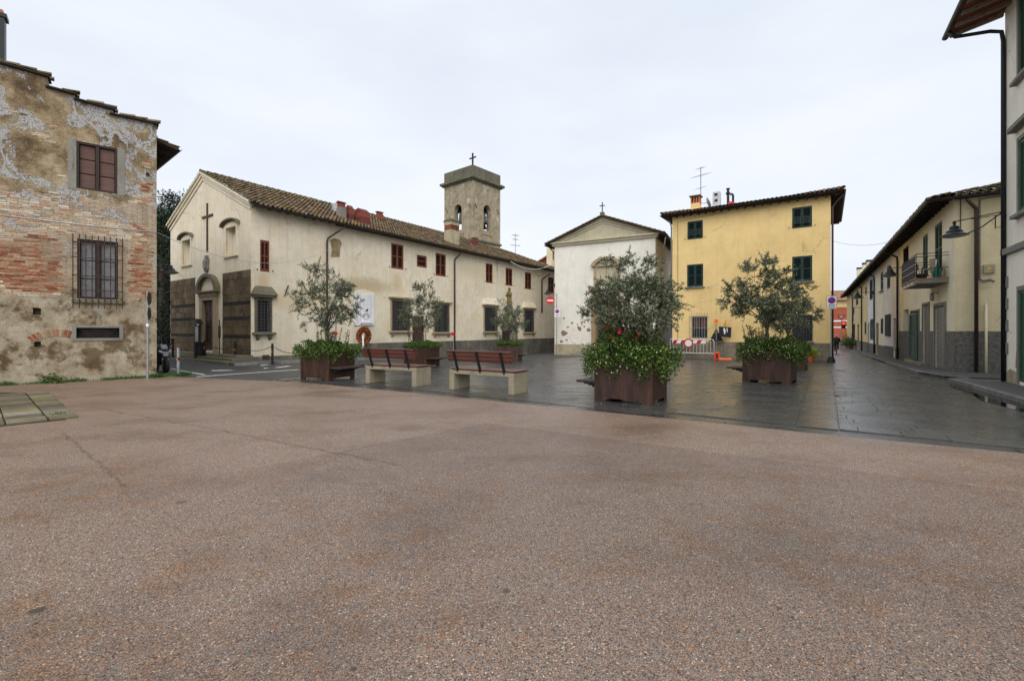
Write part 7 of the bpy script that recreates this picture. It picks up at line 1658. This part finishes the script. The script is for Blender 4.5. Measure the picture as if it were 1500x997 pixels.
# ------------------------------------------------------------------ street lamps
def lamp_head(t, c, r, mat=None):
    s = r / .36; m_ = mat or P['slate']
    h = MB().lathe([(q * s, z * s) for q, z in [(.36, 0), (.355, .015), (.25, .075), (.21, .10), (.20, .16), (.13, .20), (.12, .29), (.085, .32), (.04, .34), (.035, .40), (.06, .43), (.03, .47), (.01, .5)]], c, 22).build('lamp_shade', m_, t, smooth=False)
    MB().lathe([(.30 * s, -.004), (.29 * s, -.03), (.15 * s, -.06), (.02, -.065)], c, 18).build('lens', P['glass_grey'], h)
    return h
wl = AF.w((0.02, 0, 0)); zl_ = ZP(346, 14.4)
t = thing('street_lamp', 'large black bell lamp on a braced iron bracket at the tall ivory house corner', 'street lamp', AF.loc, AF.rz, 'bell lamps on wall brackets')
ld = 1.13; hz = zl_
lamp_head(t, (.05, -ld, hz), .345)
za = AF.hit(1440, 316, 'y', -.4)[1]; MB().box(.03, .08, -.06, -.02, za - .75, za + .12).build('wall_plate', P['iron'], t); MB().tube([(.055, -.05, za), (.055, -ld, hz + .44)], .018, 6).build('arm', P['iron'], t); MB().tube([(.055, -.05, za - .08), (.055, -.75, za - .14)], .012, 6).build('scroll', P['iron'], t); MB().tube([(.055, -.1, za - .04), (.055, -.5, za - .40), (.055, -ld + .3, hz + .04)], .02, 6).build('brace', P['iron'], t); MB().tube([(.055, -.22, za - .1), (.055, -.22, za - .5), (.055, -.06, za - .42)], .016, 6).build('stay', P['iron'], t)
def row_lamp(px, py, wpx, label, r=.36, arm_up=.42):
    """lamp hung from the row facade, 1.1 m out"""
    F = ROWF; a, z = F.hit(px, py, 'y', -1.15); t = thing('street_lamp', label, 'street lamp', F.loc, F.rz, 'bell lamps on wall brackets'); lamp_head(t, (a, -1.15, z), r); MB().tube([(a, 0, z + arm_up), (a, -1.15, z + arm_up)], .02, 6).build('arm', P['iron'], t); MB().box(a - .03, a + .03, -.04, 0, z + arm_up - .2, z + arm_up + .1).build('wall_plate', P['iron'], t)
row_lamp(1304, 404, 0, 'black bell lamp hanging in front of the white row house', .40); row_lamp(1256, 436.5, 0, 'black bell lamp hanging farther down the street', .5, .5)
a, z = LF.hit(248, 399, 'y', 1.3); t = thing('street_lamp', 'black bell lamp on the lane side of the old brick house', 'street lamp', LF.loc, LF.rz, 'bell lamps on wall brackets'); lamp_head(t, (a, 1.3, z), .31); MB().tube([(LL - .24, 1.3, z + .36), (a, 1.3, z + .40)], .018, 6).build('arm', P['iron'], t); MB().box(LL - .24, LL - .19, 1.26, 1.34, z - .1, z + .9).build('wall_plate', P['iron'], t)
b_ = KF; a, z = KF.hit(802, 430.5, 'y', -.2); t = thing('street_lamp', 'bell lamp above the no-entry sign at the chapel corner', 'street lamp', KF.loc, KF.rz, 'bell lamps on wall brackets'); lamp_head(t, (a, -.2, z), .34); MB().tube([(.02, -.05, z + .75), (a, -.2, z + .75), (a, -.2, z + .4)], .018, 6).build('arm', P['iron'], t); MB().box(-.03, .05, -.06, -.004, z + .6, z + .9).build('wall_plate', P['iron'], t)
# ------------------------------------------------------------------ cables
def cable(label, a, b, sag, r=.012, mat='rope', n=18):
    pts = []
    for i in range(n + 1): u = i / n; p = a.lerp(b, u); p.z -= 4 * sag * u * (1 - u); pts.append(p)
    MB().tube(pts, r, 5).build('cable', P[mat], None, label=label, cat='cable')
pa = LF.hit(0, 315); pb = LF.hit(229, 340); A1 = LF.w((pa[0], -.02, pa[1])); B1 = LF.w((LL - .02, -.02, pb[1]))
cable('pale cable clipped along the old brick wall', A1, B1, .03, .014, 'grey_stone' if False else 'rope')
yb, zb2 = CF.hit(484, 364, 'x', CW + .1); cable('pale cable sagging across the lane from the old house to the church', B1, CF.w((CW + .1, yb, zb2)), .95, .009)
pa = YF.hit(1218, 352); pb = ROWF.hit(1322, 348, 'y', -.7); cable('thin wire strung over the street from the yellow house', YF.w((YW + .05, .1, pa[1])), ROWF.w((pb[0], -.7, pb[1])), .35, .008, 'iron')
y1_, z1_ = CF.hit(748, 383, 'x', CW + .65); y2_, z2_ = CF.hit(806, 388, 'x', CW + .65); cable('looping white cable under the wing eave near the chapel', CF.w((CW + .65, y1_, z1_)), CF.w((CW + .65, y2_, z2_)), .55, .03, 'white_paint')

# ------------------------------------------------------------------ scooter by the old house
b_ = G(243, 546); fw = Vector((.78, -.62, 0)); t = thing('scooter', 'black and silver motor scooter half hidden behind the old house corner', 'scooter', b_, math.atan2(fw.y, fw.x))
def wheel(t, x, r=.25, w=.12):
    o = MB(lambda a, b, c: (x + b, c, r + a)).lathe([(r * .62, -w / 2), (r * .93, -w / 2), (r, -w * .25), (r, w * .25), (r * .93, w / 2), (r * .62, w / 2)], (0, 0, 0), 22).build('wheel', P['tyre'], t); MB(lambda a, b, c: (x + b, c, r + a)).lathe([(.03, -w * .5), (.05, -w * .3), (r * .6, -w * .2), (r * .62, 0), (r * .6, w * .2), (.05, w * .3), (.03, w * .5)], (0, 0, 0), 16).build('rim', P['silver'], o)
wheel(t, 0); wheel(t, -1.3)
MB().tube([(.0, .09, .25), (-.06, .09, .5), (-.16, .05, .8)], .022, 6).tube([(0, -.09, .25), (-.06, -.09, .5), (-.16, -.05, .8)], .022, 6).build('fork', P['silver'], t)
MB().hexa([(-.25, -.08, .44), (.2, -.07, .42), (.2, .07, .42), (-.25, .08, .44), (-.2, -.06, .54), (.1, -.05, .54), (.1, .05, .54), (-.2, .06, .54)]).build('mudguard', P['black'], t, bevel=.03)
MB().hexa([(-.34, -.2, .42), (-.05, -.15, .42), (-.05, .15, .42), (-.34, .2, .42), (-.42, -.22, .98), (-.10, -.12, .90), (-.10, .12, .90), (-.42, .22, .98)]).build('front_shield', P['black'], t, bevel=.05)
MB().hexa([(-.05, -.10, .62), (.02, -.07, .62), (.02, .07, .62), (-.05, .10, .62), (-.10, -.13, .82), (-.03, -.10, .80), (-.03, .10, .80), (-.10, .13, .82)]).build('headlight', P['silver'], t, bevel=.02)
for s_ in (-1, 1): MB().hexa([(-.08, s_ * .12, .78), (-.02, s_ * .10, .76), (-.05, s_ * .20, .80), (-.12, s_ * .22, .82), (-.14, s_ * .12, .86), (-.06, s_ * .10, .84), (-.10, s_ * .20, .88), (-.18, s_ * .22, .89)]).build('turn_light', P['silver'], t)
MB().hexa([(-.38, -.16, .94), (-.16, -.12, .90), (-.16, .12, .90), (-.38, .16, .94), (-.42, -.14, 1.08), (-.30, -.1, 1.06), (-.30, .1, 1.06), (-.42, .14, 1.08)]).build('fairing', P['silver'], t, bevel=.03)
MB().tube([(-.42, -.36, 1.06), (-.36, -.2, 1.05), (-.36, .2, 1.05), (-.42, .36, 1.06)], .018, 6).build('handlebar', P['black'], t)
for s_ in (-1, 1): MB().tube([(-.38, s_ * .24, 1.06), (-.36, s_ * .3, 1.24)], .008, 5).lathe([(.01, 0), (.07, .02), (.07, .08), (.02, .1)], (-.36, s_ * .31, 1.22), 10, .4, 1).build('mirror', P['black'], t)
MB().hexa([(-.95, -.17, .28), (-.35, -.17, .28), (-.35, .17, .28), (-.95, .17, .28), (-.95, -.17, .4), (-.35, -.17, .42), (-.35, .17, .42), (-.95, .17, .4)]).build('floorboard', P['black'], t, bevel=.03)
MB().hexa([(-1.55, -.14, .42), (-.8, -.18, .36), (-.8, .18, .36), (-1.55, .14, .42), (-1.7, -.14, .72), (-.85, -.17, .7), (-.85, .17, .7), (-1.7, .14, .72)]).build('rear_body', P['black'], t, bevel=.05)
MB().hexa([(-1.6, -.15, .72), (-.75, -.15, .70), (-.75, .15, .70), (-1.6, .15, .72), (-1.6, -.12, .86), (-.8, -.13, .80), (-.8, .13, .80), (-1.6, .12, .86)]).build('seat', P['dark_cloth'], t, bevel=.04)

# ------------------------------------------------------------------ cyclist at the end of the street, traffic light
def skin_obj(name, V_, E_, R_, mat, parent, root=0, sub=2):
    me = bpy.data.meshes.new(name); me.from_pydata(V_, E_, []); me.materials.append(mat); o = link(name, me, parent)
    sk = o.modifiers.new('skin', 'SKIN'); sk.use_smooth_shade = True
    lay = me.skin_vertices[0] if me.skin_vertices else None
    if lay is None:
        bpy.context.view_layer.objects.active = o; bpy.ops.mesh.customdata_skin_add() if bpy.ops.mesh.customdata_skin_add.poll() else None; lay = me.skin_vertices[0]
    for i, r in enumerate(R_): lay.data[i].radius = (r, r); lay.data[i].use_root = (i == root)
    s_ = o.modifiers.new('sub', 'SUBSURF'); s_.levels = 1; s_.render_levels = sub; return o
Yc = 44.0; b_ = AT(1225.2, Yc); hd = math.atan2(.837, .548)
bi = thing('bicycle', 'dark bicycle ridden away down the street', 'bicycle', b_, hd)
def bwheel(x, r=.33): 
    o = MB().tube([(x + r * math.cos(q), 0, r + r * math.sin(q)) for q in [2 * math.pi * k / 24 for k in range(24)]], .02, 6, closed=True).build('wheel', P['tyre'], bi); m_ = MB()
    for k in range(10): a = 2 * math.pi * k / 10; m_.tube([(x, 0, r), (x + r * math.cos(a), 0, r + r * math.sin(a))], .003, 3)
    m_.build('spokes', P['steel'], o)
bwheel(-.52); bwheel(.52)
MB().tube([(-.52, 0, .33), (-.15, 0, .30), (.38, 0, .80), (-.22, 0, .82), (-.15, 0, .30)], .018, 6).tube([(-.52, 0, .33), (-.22, 0, .82), (-.24, 0, .92)], .014, 6).tube([(.52, 0, .33), (.38, 0, .8), (.35, 0, 1.0)], .016, 6).build('frame', P['black'], bi)
MB().hexa([(-.38, -.09, .92), (-.1, -.03, .92), (-.1, .03, .92), (-.38, .09, .92), (-.38, -.1, .98), (-.1, -.03, .97), (-.1, .03, .97), (-.38, .1, .98)]).build('saddle', P['black'], bi, bevel=.02); MB().tube([(.25, -.28, 1.05), (.35, -.1, 1.02), (.35, .1, 1.02), (.25, .28, 1.05)], .014, 6).build('handlebar', P['steel'], bi)
pe = thing('person', 'cyclist in dark jacket with pale grey hair riding away down the street', 'person', b_, hd)
V_ = [(-.22, 0, 1.02), (-.16, 0, 1.2), (-.08, 0, 1.40), (-.05, 0, 1.50), (-.02, 0, 1.56),
      (-.06, .2, 1.42), (.08, .27, 1.22), (.25, .27, 1.08), (-.06, -.2, 1.42), (.08, -.27, 1.22), (.25, -.27, 1.08),
      (-.18, .11, .98), (.10, .12, .86), (-.02, .12, .48), (-.06, .12, .24), (.06, .12, .2), (-.18, -.11, .98), (.14, -.12, .95), (.02, -.12, .62), (-.02, -.12, .42), (.1, -.12, .38)]
E_ = [(0, 1), (1, 2), (2, 3), (3, 4), (2, 5), (5, 6), (6, 7), (2, 8), (8, 9), (9, 10), (0, 11), (11, 12), (12, 13), (13, 14), (14, 15), (0, 16), (16, 17), (17, 18), (18, 19), (19, 20)]
R_ = [.15, .16, .16, .07, .06, .085, .065, .045, .085, .065, .045, .11, .09, .065, .05, .04, .11, .09, .065, .05, .04]
try: skin_obj('body', V_, E_, R_, P['dark_cloth'], pe)
except Exception as ex:
    print('skin fallback', ex); mb = MB()
    for a, b in E_: mb.tube([V_[a], V_[b]], [R_[a], R_[b]], 8)
    mb.build('body', P['dark_cloth'], pe, smooth=True)
MB().lathe([(.03, -.11), (.07, -.09), (.085, .0), (.08, .08), (.04, .12), (.01, .125)], (0, 0, 1.64), 14).build('head', P['skin'], pe, smooth=True); MB().lathe([(.088, .0), (.094, .03), (.088, .09), (.05, .13), (.01, .14)], (-.012, 0, 1.645), 14).build('hair', P['grey_hair'], pe, smooth=True)
# traffic light
Yt = 66.; b_ = AT(1238.2, Yt); f_ = lambda q: ZP(q, Yt) - b_.z; t = thing('traffic_light', 'traffic light showing red on a yellow pole at the end of the street', 'traffic light', b_, R(-30))
MB().cyl((0, 0, -.2), (0, 0, f_(470)), .07, n=8).build('pole', P['yellow_paint'], t); hd_ = MB(xf_front).box(-.42, -.02, .0, .25, f_(481), f_(470)).build('signal_head', P['black'], t)
em = Mat('red_signal'); em.b.inputs['Emission Color'].default_value = (1, .02, .01, 1); em.b.inputs['Emission Strength'].default_value = 4; P['sig'] = em.done(c4(.6, .02, .01), .4)
for i, (m_, q) in enumerate((('sig', 473.5), ('black', 476.5), ('black', 479.3))): k = MB(xf_front); disc(k, (-.22, f_(q)), .17, .25, .27, 14); k.build('lens', P[m_], hd_); MB(xf_front).tube([(-.22 + .19 * math.cos(a), .27 + .0, f_(q) + .19 * math.sin(a)) for a in [math.pi * j / 8 for j in range(9)]], .02, 4).build('visor', P['black'], hd_)
t2 = thing('sign_post', 'give-way triangle high on the street corner above the traffic light', 'sign', b_ + Vector((-.35, .3, 0)), R(-30)); k = MB(xf_front); MB().cyl((0, 0, -.2), (0, 0, f_(459)), .04, n=8).build('pole', P['steel'], t2); k.prism([(-.5, .05, f_(461)), (.5, .05, f_(461)), (0, .05, f_(469))], (0, .02, 0)); q = k.build('triangle', P['red_paint'], t2); k = MB(xf_front); k.prism([(-.28, .072, f_(462)), (.28, .072, f_(462)), (0, .072, f_(467))], (0, .01, 0)); k.build('field', P['white_paint'], q)
# laundry and wall plants on the ochre house
a, z = ROWF.hit(1250, 452, 'y', -.7); t = thing('laundry', 'dark blue washing on a line from the ochre house', 'laundry', ROWF.loc, ROWF.rz); MB().tube([(a - 1.2, -.7, z + .1), (a + 1.4, -.7, z + .1)], .012, 5).tube([(a - 1.2, 0, z + .1), (a - 1.2, -.9, z + .1)], .015, 5).tube([(a + 1.4, 0, z + .1), (a + 1.4, -.9, z + .1)], .015, 5).build('rack', P['iron'], t)
for k, (x, w, h) in enumerate(((-.9, .5, 1.2), (-.3, .45, 1.5), (.25, .5, .7), (.85, .4, .6))): MB().hexa([(a + x, -.71, z - h), (a + x + w, -.71, z - h * .9), (a + x + w, -.68, z - h * .9), (a + x, -.68, z - h), (a + x, -.72, z + .1), (a + x + w, -.72, z + .1), (a + x + w, -.68, z + .1), (a + x, -.68, z + .1)]).build('garment', P['blue_cloth' if k % 2 else 'dark_cloth'], t)
for px, py, hh, lab in ((1254, 515, 1.0, 'green plants at the foot of the ochre house wall'), (1249, 513, 1.3, 'tall dark plant in a pot by the ochre house')):
    a = ROWF.hit(px, py)[0]; c = ROWF.w((a, -.6, 0)); c.z = zg(c.x, c.y) + .1; t = thing('wall_plant', lab, 'plant', c); MB().lathe([(.2, 0), (.28, .4), (.3, .42)], (0, 0, 0), 12).build('pot', P['terracotta'], t)
    pos = [(random.gauss(0, .45), random.gauss(0, .3), .45 + abs(random.gauss(0, hh * .5))) for _ in range(900)]; link('foliage', leaf_mesh('foliage', pos, rng.normal(size=(900, 3)), rng.uniform(.1, .2, 900), rng.uniform(.05, .09, 900), P['weeds']), t, kind='stuff')
# ------------------------------------------------------------------ evergreens behind the old house
def evergreen(label, loc, h, r, seed, n=16000):
    r_ = random.Random(seed); t = thing('evergreen_tree', label, 'tree', loc, 0, 'dark evergreens beside the church'); mb = MB(); mb.tube([(0, 0, -.3), (.05, 0, h * .5), (0, .05, h * .92)], [.22, .14, .04], 8); pos = []; dr_ = []
    cl = []
    for k in range(90):
        u = r_.random(); z = h * (.06 + .94 * u); rad = r * (1 - .55 * max(0, u - .45) / .55 - .9 * max(0, u - .8)) * math.sqrt(r_.uniform(.15, 1)); a = r_.uniform(0, 6.283); c = Vector((math.cos(a) * rad, math.sin(a) * rad, z)); cl.append((c, r_.uniform(.45, .9)))
        if k % 2 == 0: mb.tube([(0, 0, max(.3, z - rad * .6)), c], [.05, .015], 5, caps=False)
    for k in range(n): c, s_ = r_.choice(cl); q = Vector((r_.gauss(0, 1), r_.gauss(0, 1), r_.gauss(0, .8))); q = q.normalized() * s_ * r_.random() ** .45; pos.append(tuple(c + q)); dr_.append((q.x + r_.gauss(0, .4), q.y + r_.gauss(0, .4), q.z + r_.gauss(.1, .4)))
    mb.build('trunk', P['bark'], t, fix=False); link('crown', leaf_mesh('crown', pos, dr_, rng.uniform(.12, .24, n), rng.uniform(.06, .11, n), P['conifer']), t)
evergreen('tall dark evergreen rising behind the church front', AT(258, 37), 12.6, 2.7, 3); evergreen('dark evergreen filling the lane beside the old house', AT(236, 31), 9.5, 2.4, 4); evergreen('dark evergreen against the left flank of the church', AT(244, 34.5), 8.0, 2.2, 6, 12000); evergreen('dark evergreen farther along the lane', AT(222, 36), 10.0, 2.8, 8, 12000)
# ------------------------------------------------------------------ grass and weeds at the wall foot
def tufts(name, label, pts, n, h, mat, cat='grass'):
    pos = []; dr_ = []; Ls = []
    for k in range(n):
        a, b = random.choice(pts); u = random.random(); p = a.lerp(b, u) + Vector((random.gauss(0, .07), random.gauss(0, .07), 0)); dens = mnoise.noise(Vector((p.x * 2.2, p.y * 2.2, 1.)))
        if dens < -.12 and random.random() < .85: continue
        p.z = zg(p.x, p.y) + .03; pos.append(tuple(p)); dr_.append((random.gauss(0, .5), random.gauss(0, .5), 1)); Ls.append(h * random.uniform(.4, 1.3) * (1 + dens))
    link(name, leaf_mesh(name, pos, dr_, np.array(Ls), .016, mat, .3), None, kind='stuff', label=label, cat=cat)
wA0 = LF.w((3.5, -.10, 0)); wA2 = LF.w((LL - .1, -.12, 0)); tufts('grass', 'grass and weeds growing along the foot of the old brick wall', [(wA0, wA2)], 2600, .09, P['weeds'])
wB0 = LF.w((LL - .5, -.28, 0)); wB1 = LF.w((LL + .9, -.1, 0)); tufts('grass', 'bright grass patch between the sign post and the scooter', [(wB0, wB1), (LF.w((LL, .0, 0)), LF.w((LL + .9, .4, 0)))], 3400, .10, P['weeds'])
c = LF.hit(77, 560); b_ = LF.w((c[0], -.12, 0)); b_.z = .03; t = thing('weed_clump', 'dark leafy weed clump at the foot of the old wall below the barred window', 'weeds', b_); pos = [(random.gauss(0, .17), random.gauss(0, .06), abs(random.gauss(0, .11))) for _ in range(700)]; link('foliage', leaf_mesh('foliage', pos, rng.normal(size=(700, 3)), rng.uniform(.04, .08, 700), rng.uniform(.025, .04, 700), P['jasmine']), t, kind='stuff'); MB().tube([(0, 0, -.05), (.02, 0, .15)], .01, 4).build('stem', P['bark'], t)
c = G(78, 612); tufts('grass', 'small grass tuft on the mossy slab patch', [(Vector((c.x - .05, c.y, 0)), Vector((c.x + .05, c.y + .1, 0)))], 160, .06, P['weeds'])
# a few dead leaves blown over the square
mb = MB(); random.seed(19)
for k in range(90):
    px, py = random.uniform(40, 1460), random.uniform(575, 930); c = G(px, py); s_, l_ = edge_side(c)
    z = .034 if s_ < 0 else zg(c.x, c.y) + .024
    a = random.uniform(0, 6.28); L = random.uniform(.018, .04); e = Vector((math.cos(a), math.sin(a), 0)); f_ = Vector((-e.y, e.x, 0))
    p = Vector((c.x, c.y, z)); mb.poly([p, p + e * L * .5 + f_ * L * .3 + Vector((0, 0, .006)), p + e * L + Vector((0, 0, .003)), p + e * L * .5 - f_ * L * .3 + Vector((0, 0, .004))])
mb.build('fallen_leaves', P['chapel_scar'], None, fix=False, kind='stuff', label='dead brown leaves scattered thinly over the square', cat='leaves')
bpy.context.view_layer.update()
